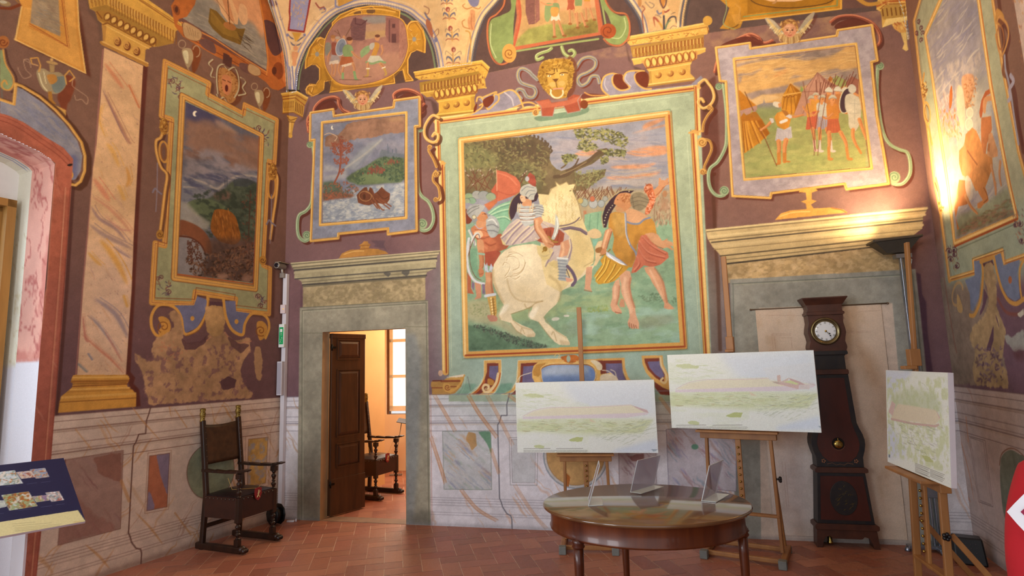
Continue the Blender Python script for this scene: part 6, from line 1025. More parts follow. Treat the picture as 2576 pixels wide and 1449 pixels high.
c.P('#c07c44','860,0 960,0 1000,120 1020,220 960,260 920,310 885,310 880,250 950,210 900,130',k=0);c.S('#8a5028','960,60 1010,180 960,240',2,k=1);c.P('#bb7038','660,-40 800,-20 800,120 760,260 650,290 620,420 660,560 640,570 600,300',k=0,tex=.2);limb(c,'#c88a54','740,160 800,280 880,370',(9,5),'#94603c');c.E('#c4b4a4',780,60,44,150,-8,al=.8);c.P('#cfae80','540,-20 640,0 640,200 580,380 540,200',s=3,al=.8);limb(c,'#c48a5c','1100,0 1105,130',(7,4),'#94603c')
c.within()
# ornaments in the corners, side scroll, gems
for x,y in((540,830),(560,930),(600,870),(630,1010),(600,820),(1400,500),(1420,700),(1340,510)):c.spiral('#6a3c44',x,y,40,1.3,x,1,2);c.E('#54384a',x,y,12,22)
c.speckle('520,720 660,780 660,1060 560,1080 530,900',['#6c5458','#a8946c'],30,(1.5,3),(5,12),80,3,.8);c.speckle('1300,380 1449,300 1449,760 1380,740',['#6c5458','#b0785c'],34,(1.5,3),(5,12),60,3,.7)
TX(1932,0,4)
for x,y in((1520,215),(1545,280),(1560,330),(1500,330),(1545,400)):c.spiral('#6a3c44',x,y,24,1.3,x,1,2)
c.S('#cf9a50','1570,745 1550,900 1565,1040 1575,1180 1620,1300 1650,1448',6,k=1);c.speckle('1540,820 1590,820 1610,1000 1560,1000',['#8a5424','#e8bc68'],50,(1.6,3),(4,9),None,3,.8);c.ring('#d9a758',1600,1140,32,110,4,-6);c.ring('#8a5424',1602,1140,20,80,1.5,-6);c.P('#c89048','2300,90 2360,130 2380,220 2340,260 2290,220',k=1,tex=.3)
c.S('#5c2c28','2320,200 2400,280 2430,380 2410,500 2380,600 2370,740 2440,800 2490,950 2520,1200 2560,1448',9,k=1,al=.7);c.S('#c99050','2300,230 2330,170 2400,240 2420,350 2390,480 2350,560 2320,500 2290,350',5,k=1);c.ring('#a8683c',2340,380,34,120,3,-4);c.S('#9a94a0','2380,560 2390,700 2420,820 2450,980 2480,1200 2520,1448',6,k=1);c.S('#a8a0b0','2440,760 2470,820 2430,900 2440,980 2420,1010',9,k=1)
TX(2276,460,4.83);c.S('#cf9a50','380,-40 420,120 425,250 440,350',8,k=1);c.speckle('410,220 470,300 470,350 430,340',['#8a5424','#e8bc68'],24,(1.6,3),(4,8),None,3,.8);c.S('#8a4028','370,0 400,100',3)
# bracket below
c.P('#74809c','730,1180 850,1130 840,950 920,940 930,1100 900,1400 830,1560 800,1540 790,1350',k=0,tex=.15);c.P('#74809c','1085,890 1165,850 1200,1000 1400,930 1370,1100 1400,1400 1340,1440 1250,1380 1150,1200',k=0,tex=.15)
c.S('#c9964c','940,960 950,1130 920,1420 850,1600 790,1610',7,k=1);c.S('#c9964c','1085,910 1120,1080 1180,1290 1260,1430 1350,1470 1420,1430 1460,1400',8,k=1);c.S('#c9964c','1449,930 1400,1050 1400,1250 1420,1400',6,k=1);c.S('#c9964c','920,960 1080,900',7);c.P('#5c3c44','945,980 1065,935 1085,1000 960,1020');c.E('#b06a44',1280,1180,22,46);c.ring('#c9a068',640,1350,60,140,5,10,80,330,al=.7);c.P('#c9a468','640,1350 700,1500 690,1580 640,1540',k=1,al=.8)
TX(2276,700,4.83)
c.P('#a8906c','960,-180 1060,-200 1110,0 1115,200 1120,330 1190,560 1230,640 1190,880 1170,1000 1150,1050 1240,1120 1270,1340 860,1300 820,1100 860,900 780,700 860,560 960,480 1020,330 1000,120 960,0',rough=4,tex=.3)
c.P('#664a5c','1080,560 1040,700 990,880 1040,880 1080,760',rough=1.5);c.P('#664a5c','900,470 960,380 1010,220 960,120 950,330',rough=1.5);c.P('#664a5c','1100,420 1140,560 1180,700 1160,640 1110,480',rough=1);c.speckle('850,820 1180,840 1200,1250 900,1280',['#5f485a','#75607a'],90,(2,5),(5,14),None,4,.6);c.S('#8a4a38','1130,250 1220,400 1330,440 1449,420',7,k=1,al=.6,s=1);c.P('#c9c4b4','1360,440 1449,350 1449,450 1400,480',rough=2);c.P('#a8b0a8','1200,680 1300,720 1449,600 1449,860 1330,900 1250,800',rough=4,al=.8);c.P('#5a3438','1300,880 1449,860 1449,1000 1360,990',s=5,al=.7);c.S('#8a5c50','480,0 540,400 600,760 630,900',4,k=1,al=.7,s=1)
TX()
# dado panels right
c.S('#857470','2437,1097 2478,1108 2498,1275 2462,1262',1.3,closed=True);c.S('#857470','2441,1101 2474,1112 2494,1270 2464,1258',1,closed=True)
c.P('#7c8578','2516,1170 2522,1145 2540,1132 2560,1140 2590,1170 2600,1300 2560,1340 2530,1310 2518,1240',k=1,tex=.2);c.S('#8a6250','2514,1170 2520,1142 2540,1128 2562,1135 2595,1168',2,k=1)
for P_ in('2400,1060 2420,1120 2440,1200 2450,1260','2430,1050 2436,1110','2425,1230 2440,1260'):c.S('#c98a68',P_,4,k=1,al=.6,taper=2)
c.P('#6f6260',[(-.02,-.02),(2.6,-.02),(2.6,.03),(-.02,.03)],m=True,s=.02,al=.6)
c.finish(.08)
# ------------------------------------------------------------------ materials
def lin(c):
    c = hexc(c); return np.where(c <= .04045, c / 12.92, ((c + .055) / 1.055) ** 2.4)
_M = {}
def mat(name, col, rough=.6, metal=0.0, var=.12, scale=12.0, bump=0.0, stretch=(1, 1, 1), col2=None, coat=0.0, trans=0.0, alpha=1.0, spec=.5, ior=1.45, emit=0.0, bscale=None):
    if name in _M: return _M[name]
    m = bpy.data.materials.new(name); m.use_nodes = True; nt = m.node_tree; b = nt.nodes['Principled BSDF']; _M[name] = m
    b.inputs['Roughness'].default_value = rough; b.inputs['Metallic'].default_value = metal
    b.inputs['Specular IOR Level'].default_value = spec; b.inputs['IOR'].default_value = ior
    b.inputs['Coat Weight'].default_value = coat; b.inputs['Coat Roughness'].default_value = .08
    b.inputs['Transmission Weight'].default_value = trans; b.inputs['Alpha'].default_value = alpha
    tc = nt.nodes.new('ShaderNodeTexCoord'); mp = nt.nodes.new('ShaderNodeMapping'); mp.inputs['Scale'].default_value = stretch
    nt.links.new(tc.outputs['Object'], mp.inputs['Vector'])
    nz = nt.nodes.new('ShaderNodeTexNoise'); nz.inputs['Scale'].default_value = scale; nz.inputs['Detail'].default_value = 6; nz.inputs['Roughness'].default_value = .6
    nt.links.new(mp.outputs[0], nz.inputs['Vector'])
    rp = nt.nodes.new('ShaderNodeValToRGB'); c = lin(col); d = lin(col2) if col2 else c
    a_, b_ = (c * (1 - var), d * (1 + var)) if not col2 else (c, d)
    rp.color_ramp.elements[0].position = .32; rp.color_ramp.elements[1].position = .68
    rp.color_ramp.elements[0].color = (*np.clip(a_, 0, 1), 1); rp.color_ramp.elements[1].color = (*np.clip(b_, 0, 1), 1)
    nt.links.new(nz.outputs['Fac'], rp.inputs['Fac']); nt.links.new(rp.outputs[0], b.inputs['Base Color'])
    if emit: nt.links.new(rp.outputs[0], b.inputs['Emission Color']); b.inputs['Emission Strength'].default_value = emit
    if bump:
        bp = nt.nodes.new('ShaderNodeBump'); bp.inputs['Strength'].default_value = bump; bp.inputs['Distance'].default_value = .01
        if bscale:
            n2 = nt.nodes.new('ShaderNodeTexNoise'); n2.inputs['Scale'].default_value = bscale; n2.inputs['Detail'].default_value = 5; nt.links.new(mp.outputs[0], n2.inputs['Vector']); nt.links.new(n2.outputs['Fac'], bp.inputs['Height'])
        else: nt.links.new(nz.outputs['Fac'], bp.inputs['Height'])
        nt.links.new(bp.outputs[0], b.inputs['Normal'])
    return m
def paint_mat(name, rough=.85, gain=1.0, bump=.05, spec=.25, bscale=110, coat=0.0):
    """pigment laid on in brush strokes: the colour rides on the mesh, a fine grain breaks it up"""
    m = bpy.data.materials.new(name); m.use_nodes = True; nt = m.node_tree; b = nt.nodes['Principled BSDF']
    at = nt.nodes.new('ShaderNodeAttribute'); at.attribute_name = 'Col'
    nz = nt.nodes.new('ShaderNodeTexNoise'); nz.inputs['Scale'].default_value = 140; nz.inputs['Detail'].default_value = 3
    tc = nt.nodes.new('ShaderNodeTexCoord'); nt.links.new(tc.outputs['Object'], nz.inputs['Vector'])
    mr = nt.nodes.new('ShaderNodeMapRange'); mr.inputs[1].default_value = .3; mr.inputs[2].default_value = .7; mr.inputs[3].default_value = .93 * gain; mr.inputs[4].default_value = 1.06 * gain
    nt.links.new(nz.outputs['Fac'], mr.inputs[0])
    mx = nt.nodes.new('ShaderNodeVectorMath'); mx.operation = 'SCALE'; nt.links.new(at.outputs['Color'], mx.inputs[0]); nt.links.new(mr.outputs[0], mx.inputs['Scale'])
    nt.links.new(mx.outputs[0], b.inputs['Base Color'])
    b.inputs['Roughness'].default_value = rough; b.inputs['Specular IOR Level'].default_value = spec; b.inputs['Coat Weight'].default_value = coat
    if bump:
        n2 = nt.nodes.new('ShaderNodeTexNoise'); n2.inputs['Scale'].default_value = bscale; n2.inputs['Detail'].default_value = 5; nt.links.new(tc.outputs['Object'], n2.inputs['Vector'])
        bp = nt.nodes.new('ShaderNodeBump'); bp.inputs['Strength'].default_value = bump; bp.inputs['Distance'].default_value = .01
        nt.links.new(n2.outputs['Fac'], bp.inputs['Height']); nt.links.new(bp.outputs[0], b.inputs['Normal'])
    return m
FRESCO = paint_mat('fresco_plaster'); PRINT = paint_mat('printed_board', .5, 1.05, 0, .3)
# ------------------------------------------------------------------ mesh helpers
def link_mesh(name, me, m, parent=None):
    o = bpy.data.objects.new(name, me); COL.objects.link(o)
    for mm in (m if isinstance(m, (list, tuple)) else [m]): me.materials.append(mm)
    if parent is not None: o.parent = parent
    return o
def tag(o, label=None, cat=None, group=None, kind=None):
    for k, v in (('label', label), ('category', cat), ('group', group), ('kind', kind)):
        if v: o[k] = v
    return o
def empty(name, loc, rz=0.0, label=None, cat=None, group=None, kind=None):
    o = bpy.data.objects.new(name, None); COL.objects.link(o); o.location = loc; o.rotation_euler = (0, 0, rz); o.empty_display_size = .1
    return tag(o, label, cat, group, kind)
def copy_tree(o, parent=None):
    c = o.copy(); COL.objects.link(c)
    if parent is not None: c.parent = parent
    for ch in [q for q in bpy.data.objects if q.parent == o]: copy_tree(ch, c)
    return c
class MB:
    """collects shapes into one mesh"""
    def __init__(self): self.v = []; self.f = []; self.s = []
    def add(self, V, F, smooth=False):
        n = len(self.v); self.v += [tuple(map(float, p)) for p in V]; self.f += [tuple(i + n for i in q) for q in F]; self.s += [smooth] * len(F); return self
    def hexa(self, P): return self.add(P, [(3, 2, 1, 0), (4, 5, 6, 7), (0, 1, 5, 4), (1, 2, 6, 5), (2, 3, 7, 6), (3, 0, 4, 7)])
    def box(self, x0, x1, y0, y1, z0, z1): return self.hexa([(x0, y0, z0), (x1, y0, z0), (x1, y1, z0), (x0, y1, z0), (x0, y0, z1), (x1, y0, z1), (x1, y1, z1), (x0, y1, z1)])
    def beam(self, a, b, w, h, up=(0, 0, 1), bev=.15):
        """bar of w x h from a to b with chamfered edges"""
        a, b = Vector(a), Vector(b); d = (b - a).normalized(); s = d.cross(Vector(up))
        if s.length < 1e-4: s = d.cross(Vector((1, 0, 0)))
        s.normalize(); t = s.cross(d).normalized(); c = min(w, h) * bev
        prof = [(-w / 2 + c, -h / 2), (w / 2 - c, -h / 2), (w / 2, -h / 2 + c), (w / 2, h / 2 - c), (w / 2 - c, h / 2), (-w / 2 + c, h / 2), (-w / 2, h / 2 - c), (-w / 2, -h / 2 + c)]
        V = [p + s * x + t * y for p in (a, b) for x, y in prof]; n = len(prof)
        return self.add(V, [tuple(range(n))[::-1], tuple(range(n, 2 * n))] + [(i, (i + 1) % n, n + (i + 1) % n, n + i) for i in range(n)])
    def tube(self, pts, r, n=12, caps=True):
        P = [Vector(p) for p in pts]; R = r if isinstance(r, (list, tuple)) else [r] * len(P); V = []; F = []
        ref = Vector((0, 0, 1)) if abs((P[-1] - P[0]).normalized().z) < .9 else Vector((1, 0, 0))
        for i, p in enumerate(P):
            d = (P[min(i + 1, len(P) - 1)] - P[max(i - 1, 0)]).normalized(); s = d.cross(ref)
            if s.length < 1e-4: s = d.cross(Vector((0, 1, 0)))
            s.normalize(); t = s.cross(d)
            V += [p + (s * math.cos(2 * math.pi * k / n) + t * math.sin(2 * math.pi * k / n)) * R[i] for k in range(n)]
        for i in range(len(P) - 1):
            for k in range(n): F.append((i * n + k, i * n + (k + 1) % n, (i + 1) * n + (k + 1) % n, (i + 1) * n + k))
        self.add(V, F, True)
        if caps: self.add(V[:n], [tuple(range(n))[::-1]]); self.add(V[-n:], [tuple(range(n))])
        return self
    def lathe(self, prof, c=(0, 0, 0), n=24, sx=1.0, sy=1.0, axis='z'):
        """prof: (radius, height) pairs"""
        V = []; F = []; m = len(prof)
        for k in range(n):
            a = 2 * math.pi * k / n
            for r, z in prof:
                p = (r * math.cos(a) * sx, r * math.sin(a) * sy, z)
                if axis == 'y': p = (p[0], -p[2], p[1])
                if axis == 'x': p = (p[2], p[0], p[1])
                V.append((p[0] + c[0], p[1] + c[1], p[2] + c[2]))
        for k in range(n):
            for i in range(m - 1): F.append((k * m + i, ((k + 1) % n) * m + i, ((k + 1) % n) * m + i + 1, k * m + i + 1))
        self.add(V, F, True)
        if prof[0][0] > 1e-5: self.add([V[k * m] for k in range(n)], [tuple(range(n))[::-1]])
        if prof[-1][0] > 1e-5: self.add([V[k * m + m - 1] for k in range(n)], [tuple(range(n))])
        return self
    def prism(self, pts, fn, d0, d1):
        """outline pts (a, b) extruded from d0 to d1; fn(a, b, d) gives the place"""
        n = len(pts); V = [fn(a, b, d0) for a, b in pts] + [fn(a, b, d1) for a, b in pts]
        return self.add(V, [tuple(range(n))[::-1], tuple(range(n, 2 * n))] + [(i, (i + 1) % n, n + (i + 1) % n, n + i) for i in range(n)])
    def ball(self, c, r, n=12, sx=1, sy=1, sz=1):
        prof = [(max(r * math.sin(math.pi * i / 8), 1e-6), -r * math.cos(math.pi * i / 8)) for i in range(9)]
        V = []; F = []; m = 9
        for k in range(n):
            a = 2 * math.pi * k / n
            for q, z in prof: V.append((c[0] + q * math.cos(a) * sx, c[1] + q * math.sin(a) * sy, c[2] + z * sz))
        for k in range(n):
            for i in range(m - 1): F.append((k * m + i, ((k + 1) % n) * m + i, ((k + 1) % n) * m + i + 1, k * m + i + 1))
        return self.add(V, F, True)
    def split(self, name, m, parent=None, bevel=0.0):
        """every separate piece becomes an object of its own"""
        g = list(range(len(self.v)))
        def fd(i):
            while g[i] != i: g[i] = g[g[i]]; i = g[i]
            return i
        key = {}
        for i, p in enumerate(self.v):
            q = tuple(round(a, 5) for a in p); j = key.setdefault(q, i); g[fd(i)] = fd(j)
        for f in self.f:
            for i in f[1:]: g[fd(i)] = fd(f[0])
        parts = {}
        for k, f in enumerate(self.f): parts.setdefault(fd(f[0]), []).append(k)
        out = []
        for fs in parts.values():
            used = sorted({i for k in fs for i in self.f[k]}); ix = {v: n for n, v in enumerate(used)}; b = MB(); b.v = [self.v[i] for i in used]; b.f = [tuple(ix[i] for i in self.f[k]) for k in fs]; b.s = [self.s[k] for k in fs]
            out.append(b.build(name, m, parent, bevel))
        return out
    def build(self, name, m, parent=None, bevel=0.0, sub=0):
        me = bpy.data.meshes.new(name); me.from_pydata(self.v, [], self.f); me.polygons.foreach_set('use_smooth', self.s); me.update()
        bm = bmesh.new(); bm.from_mesh(me); bmesh.ops.remove_doubles(bm, verts=bm.verts, dist=1e-6); bmesh.ops.recalc_face_normals(bm, faces=bm.faces); bm.to_mesh(me); bm.free()
        o = link_mesh(name, me, m, parent)
        if bevel:
            md = o.modifiers.new('bevel', 'BEVEL'); md.width = bevel; md.segments = 2; md.limit_method = 'ANGLE'; md.angle_limit = math.radians(40)
        if sub:
            md = o.modifiers.new('sub', 'SUBSURF'); md.levels = sub; md.render_levels = sub
        return o
def grid_mesh(name, c, cells, disp=None, m=None, parent=None, smooth=False, colors=None, n0=0.0):
    """the painted surface of canvas c, only where cells is true"""
    h, w = c.h, c.w; cy, cx = np.nonzero(cells); base = cy * w + cx
    q = np.stack([base, base + 1, base + w + 1, base + w], 1)
    used, inv = np.unique(q.ravel(), return_inverse=True); q = inv.reshape(-1, 4)
    yy, xx = used // w, used % w; u = c.u0 + xx * c.res; z = c.z0 + yy * c.res
    nn = disp.ravel()[used] if disp is not None else np.zeros(len(used))
    P = c.pl.xyz(u, z, nn + n0)
    if colors is None: C = c.a.reshape(-1, 3)[used].astype(float)
    else: C = colors(u, z, P)
    C = np.where(C <= .04045, C / 12.92, ((C + .055) / 1.055) ** 2.4)
    # keep the faces turned to the room
    a, b, d = P[q[0, 0]], P[q[0, 1]], P[q[0, 3]]
    nrm = np.cross(b - a, d - a)
    nv = c.pl.n if len(c.pl.n) == 3 else np.array([c.pl.n[0], c.pl.n[1], 0])
    if nrm @ nv < 0: q = q[:, ::-1]
    me = bpy.data.meshes.new(name); me.vertices.add(len(used)); me.vertices.foreach_set('co', P.astype(np.float32).ravel())
    me.loops.add(len(q) * 4); me.loops.foreach_set('vertex_index', np.ascontiguousarray(q).astype(np.int32).ravel())
    me.polygons.add(len(q)); me.polygons.foreach_set('loop_start', (np.arange(len(q)) * 4).astype(np.int32)); me.polygons.foreach_set('loop_total', np.full(len(q), 4, np.int32))
    me.update(calc_edges=True)
    ca = me.color_attributes.new('Col', 'BYTE_COLOR', 'POINT'); ca.data.foreach_set('color', np.concatenate([C, np.ones((len(C), 1))], 1).astype(np.float32).ravel())
    if smooth: me.polygons.foreach_set('use_smooth', np.ones(len(q), bool))
    return link_mesh(name, me, m or FRESCO, parent)
class Board:
    """a free-standing flat surface: corner o, unit vectors ex along it and ey up it"""
    def __init__(self, o, ex, ey):
        self.o = np.array(o, float); self.ex = np.array(ex, float); self.ex /= np.linalg.norm(self.ex); ey = np.array(ey, float); ey -= self.ex * (ey @ self.ex); self.ey = ey / np.linalg.norm(ey)
        self.n = np.cross(self.ex, self.ey)
        if self.n @ (np.array([0, 0, CAM_H]) - self.o) < 0: self.n = -self.n
    def uz(self, px, py):
        q = ray(px, py); cam = np.array([0, 0, CAM_H]); t = ((self.o - cam) @ self.n) / (q @ self.n); X = cam + q * np.asarray(t)[..., None] - self.o
        return X @ self.ex, X @ self.ey
    def xyz(self, u, z, n=0.0):
        u = np.asarray(u, float)[..., None]; z = np.asarray(z, float)[..., None]; n = np.asarray(n, float); n = n[..., None] if n.ndim else n
        return self.o + self.ex * u + self.ey * z + self.n * n
# ------------------------------------------------------------------ the painted walls become geometry
def cellmask(c, pts, k=0, m=False):
    p = pts_of(pts)
    if k: p = smooth_pts(p, True)
    r = c.mask(c.cv(p, m)); M = np.zeros((c.h, c.w), bool)
    if r: x0, x1, y0, y1, A = r; M[y0:y1, x0:x1] = A > .5
    return M
def rect_cells(c, u0, u1, z0, z1):
    M = np.zeros((c.h, c.w), bool); f = lambda v, o: int(round((v - o) / c.res)); M[max(f(z0, c.z0), 0):f(z1, c.z0), max(f(u0, c.u0), 0):f(u1, c.u0)] = True; return M
def arc_dist(c, arcs, M):
    yy, xx = np.nonzero(M); P = np.concatenate([c.cv(smooth_pts(pts_of(a), False, 8)) for a in arcs])
    D = np.full(len(yy), 1e9, np.float32); X = np.stack([xx, yy], 1).astype(np.float32)
    for i in range(0, len(P)): D = np.minimum(D, np.hypot(X[:, 0] - P[i, 0], X[:, 1] - P[i, 1]))
    d = np.zeros((c.h, c.w), np.float32); d[yy, xx] = D * c.res; return d
def grow(M, n=1):
    for _ in range(n): M = M | np.roll(M, 1, 0) | np.roll(M, -1, 0) | np.roll(M, 1, 1) | np.roll(M, -1, 1)
    return M
TX()
ceiling = empty('ceiling', (0, 3, 6.1), kind='structure', label='painted vaulted ceiling over the hall')
def do_wall(c, name, hole, vault, arcs, parts, label):
    cells = np.ones((c.h, c.w), bool); cells[-1, :] = False; cells[:, -1] = False
    if hole is not None: cells &= ~hole
    disp = np.zeros((c.h, c.w), np.float32)
    if vault is not None:
        V = vault & cells; d = arc_dist(c, arcs, grow(vault, 2)); vd = np.minimum(.85 * d, .9)
        def vcol(u, z, P):
            px, py = unray(P); uu, zz = BACK.uz(px, py); k = (uu < 0)[:, None]; ul, zl = LEFT.uz(px, py); return np.where(k, CL.sample(ul, zl), CB.sample(uu, zz)).astype(float)
        cells &= ~V
        tag(grid_mesh('vault', c, V, vd, parent=None, smooth=True, colors=vcol), label='cream vault with painted grotesques').parent = ceiling
        bpy.data.objects[-1] if False else None
    root = grid_mesh(name, c, cells & ~np.isin(c.part, list(parts)))
    root['kind'] = 'structure'; root['label'] = label
    for k, (nm, lb) in parts.items():
        M = cells & (c.part == k)
        if M.any():
            o = grid_mesh(nm, c, M, n0=.0, parent=root); o['label'] = lb
    return root
DOOR = (.4945, 1.4905, 0, 2.0125)
hole_b = rect_cells(CB, DOOR[0], DOOR[1], -.1, DOOR[3])
VB = '724,236 ' + ARC1 + ' 1101,172 1186,162 ' + ARC2 + ' 1619,84 1718,70 ' + ARC3 + ' 2283,100 2330,90 2340,-500 680,-500'
hl = (CB.cv('2283,100')[0])
vaultb = cellmask(CB, VB)
wall_back = do_wall(CB, 'wall_back', hole_b, vaultb, [ARC1, ARC2, ARC3, '1101,172 1144,167 1186,162', '1619,84 1668,77 1718,70', '2283,100 2300,98 2330,94', '724,236 734,235 744,232'],
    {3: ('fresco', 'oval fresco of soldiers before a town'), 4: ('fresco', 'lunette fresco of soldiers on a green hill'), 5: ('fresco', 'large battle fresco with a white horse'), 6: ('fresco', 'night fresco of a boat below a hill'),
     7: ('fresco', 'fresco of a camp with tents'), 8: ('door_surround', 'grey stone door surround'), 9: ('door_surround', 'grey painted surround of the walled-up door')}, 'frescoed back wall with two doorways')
hole_l = cellmask(CL, '-300,335 -90,310 0,335 58,362 100,382 130,403 139,410 132,502 96,899 46,1448 38,1600 -300,1600')
OPEN_R = [(2.347, -.05), (2.347, 3.272), (2.373, 3.297), (2.456, 3.337), (2.567, 3.363), (2.712, 3.396), (2.9, 3.425), (3.1, 3.433)]
hole_l = cellmask(CL, np.array(OPEN_R + [(3.3, 3.433), (3.3, -.05)]), m=True)
vaultl = cellmask(CL, ARCL + ' 735,238 735,-300 600,-300')
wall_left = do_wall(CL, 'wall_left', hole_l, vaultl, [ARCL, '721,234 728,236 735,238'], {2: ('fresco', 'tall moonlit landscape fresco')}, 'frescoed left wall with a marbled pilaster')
wall_right = do_wall(CR, 'wall_right', None, None, None, {10: ('fresco', 'tall battle fresco of the right wall')}, 'frescoed right wall')
# plain continuation of the side walls beside and behind the camera
PL_ = mat('plain_plaster_purple', '#86695f', .85, var=.1, scale=3)
mb = MB(); P = lambda u, z, n=0: tuple(LEFT.xyz(u, z, n))
mir = [(6.2 - u, z) for u, z in OPEN_R[::-1]]
mb.add([P(u, z) for u, z in [(3.097, 6.12), (3.097, 3.433)] + mir[1:] + [(5.6, -.05), (5.6, 6.12)]], [tuple(range(2 + len(mir) - 1 + 2))])
mb.build('plaster_field', PL_, wall_left)
mb = MB(); P = lambda u, z, n=0: tuple(RIGHT.xyz(u, z, n)); mb.add([P(2.58, -.05), P(5.2, -.05), P(5.2, 6.12), P(2.58, 6.12)], [(0, 1, 2, 3)]); mb.build('plaster_field', PL_, wall_right)
mb = MB(); mb.box(-6.5, 6.5, -1.0, 8.0, 6.08, 6.2); mb.build('ceiling_field', mat('ceiling_cream', '#d9c4a0', .9, var=.05, scale=2), ceiling).matrix_parent_inverse = Matrix.Translation((0, -3, -6.1))
for o in [q for q in bpy.data.objects if q.parent == ceiling and q.name.startswith('vault')]: o.matrix_parent_inverse = Matrix.Translation((0, -3, -6.1))
# ------------------------------------------------------------------ window niche in the left wall
T1, T2 = .33, .52
full = OPEN_R + mir[1:]
def niche(name, t0, t1, color_fn, parent, res=.02):
    """reveal of the opening between depths t0 and t1, finely gridded so that the painted marbling rides on it"""
    pts = [np.array(full[0], float)]
    for a, b in zip(full[:-1], full[1:]):
        a, b = np.array(a, float), np.array(b, float); n = max(int(np.linalg.norm(b - a) / res), 1)
        pts += [a + (b - a) * (k + 1) / n for k in range(n)]
    pts = np.array(pts); m = int((t1 - t0) / .012) + 1; T = np.linspace(t0, t1, m); U = np.repeat(pts[:, 0], m); Z = np.repeat(pts[:, 1], m); N = np.tile(T, len(pts)); s = np.repeat(np.arange(len(pts)) * res, m)
    P = LEFT.xyz(U, Z, -N); C = color_fn(U, Z, N, s); C = np.where(C <= .04045, C / 12.92, ((C + .055) / 1.055) ** 2.4)
    i = np.arange(len(pts) - 1)[:, None] * m + np.arange(m - 1)[None, :]; i = i.ravel(); q = np.stack([i, i + 1, i + m + 1, i + m], 1)
    me = bpy.data.meshes.new(name); me.from_pydata(P.tolist(), [], q.tolist()); ca = me.color_attributes.new('Col', 'BYTE_COLOR', 'POINT'); ca.data.foreach_set('color', np.concatenate([C, np.ones((len(C), 1))], 1).astype(np.float32).ravel())
    return link_mesh(name, me, FRESCO, parent)
rgn = np.random.default_rng(5); NZ = fbm(700, 90, 30, rgn, 5); NV = fbm(700, 90, 16, rgn, 4)
def look(A, s, N): return A[np.clip((s / .015).astype(int), 0, 699) % 700, np.clip((N / .012).astype(int), 0, 89)]
def pink(U, Z, N, s):
    n, v = look(NZ, s, N), look(NV, s, N); C = hexc('#d8a394')[None] * (1 + .2 * (n[:, None] - .5))
    vein = np.clip(1 - np.abs(v - .52) * 16, 0, 1)[:, None] * .75; C = C * (1 - vein) + hexc('#9c4a48')[None] * vein
    patch = np.clip((n - .62) * 8, 0, 1)[:, None] * .5; C = C * (1 - patch) + hexc('#b06058')[None] * patch
    low = np.clip((1.72 + .05 * (n - .5) - Z) * 60, 0, 1)[:, None] * np.clip((U < 3.1) * 1., 0, 1)[:, None]; return np.clip(C * (1 - low) + hexc('#dcdce4')[None] * low, 0, 1)
def pale(U, Z, N, s):
    n, v = look(NZ, s, N), look(NV, s, N); C = hexc('#dcdccb')[None] * (1 + .1 * (n[:, None] - .5)); vein = np.clip(1 - np.abs(v - .5) * 20, 0, 1)[:, None] * .35; C = C * (1 - vein) + hexc('#a0905c')[None] * vein
    t = (N - T1) / (T2 - T1); top = (Z > 3.28)
    for a, b, col in ((.08, .14, '#7884b4'), (.2, .24, '#c09a5c'), (.3, .34, '#7884b4')): k = (top & (t > a) & (t < b))[:, None] * .9; C = C * (1 - k) + hexc(col)[None] * k
    low = np.clip((1.72 - Z) * 20, 0, 1)[:, None]; return np.clip(C * (1 - low) + hexc('#d8dae4')[None] * low, 0, 1)
niche('window_reveal', 0, T1, pink, wall_left)['label'] = 'pink marbled window reveal'; niche('window_reveal', T1, T2, pale, wall_left)['label'] = 'pale inner window reveal'
# niche floor, back wall with the window
LW = lambda u, z, n=0: tuple(LEFT.xyz(u, z, n))
back_w = MB(); WU0, WU1, WZ0, WZ1 = 2.385, 3.815, .9, 3.03
def lw_box(mb, u0, u1, z0, z1, n0, n1): return mb.hexa([LW(u0, z0, n0), LW(u1, z0, n0), LW(u1, z0, n1), LW(u0, z0, n1), LW(u0, z1, n0), LW(u1, z1, n0), LW(u1, z1, n1), LW(u0, z1, n1)])
for a in ((2.3, WU0, 0, 3.5), (WU1, 3.9, 0, 3.5), (WU0, WU1, WZ1, 3.5), (WU0, WU1, 0, WZ0)): lw_box(back_w, a[0], a[1], a[2], a[3], -T2, -T2 - .12)
back_w.build('niche_wall', mat('white_plaster', '#dedee0', .85, var=.05, scale=5), wall_left)
win = MB(); wood = mat('window_wood', '#a67a3e', .45, var=.25, scale=8, stretch=(1, 1, .15), bump=.05)
for a in ((WU0, WU0 + .06, WZ0, WZ1), (WU1 - .06, WU1, WZ0, WZ1), (WU0, WU1, WZ0, WZ0 + .07), (WU0, WU1, WZ1 - .06, WZ1), (3.07, 3.13, WZ0, WZ1)): lw_box(win, *a, -T2 + .09, -T2 - .05)
window_1 = win.build('window_1', wood, None, .004); window_1['kind'] = 'structure'; window_1['label'] = 'wooden window at the end of the niche in the left wall'
for a, b in ((WU0 + .05, 3.08), (3.12, WU1 - .05)):
    w2 = MB()
    for q in ((a, a + .045, WZ0 + .06, WZ1 - .05), (b - .045, b, WZ0 + .06, WZ1 - .05), (a, b, WZ0 + .06, WZ0 + .12), (a, b, WZ1 - .1, WZ1 - .05), (a, b, 1.9, 1.94)): lw_box(w2, *q, -T2 + .015, -T2 - .03)
    w2.build('window_sash', wood, window_1, .003)
    g = MB(); lw_box(g, a + .04, b - .04, WZ0 + .1, WZ1 - .08, -T2 - .005, -T2 - .009); g.build('pane', mat('window_glass', '#eef4f8', .02, var=0, trans=1.0, ior=1.05), window_1)
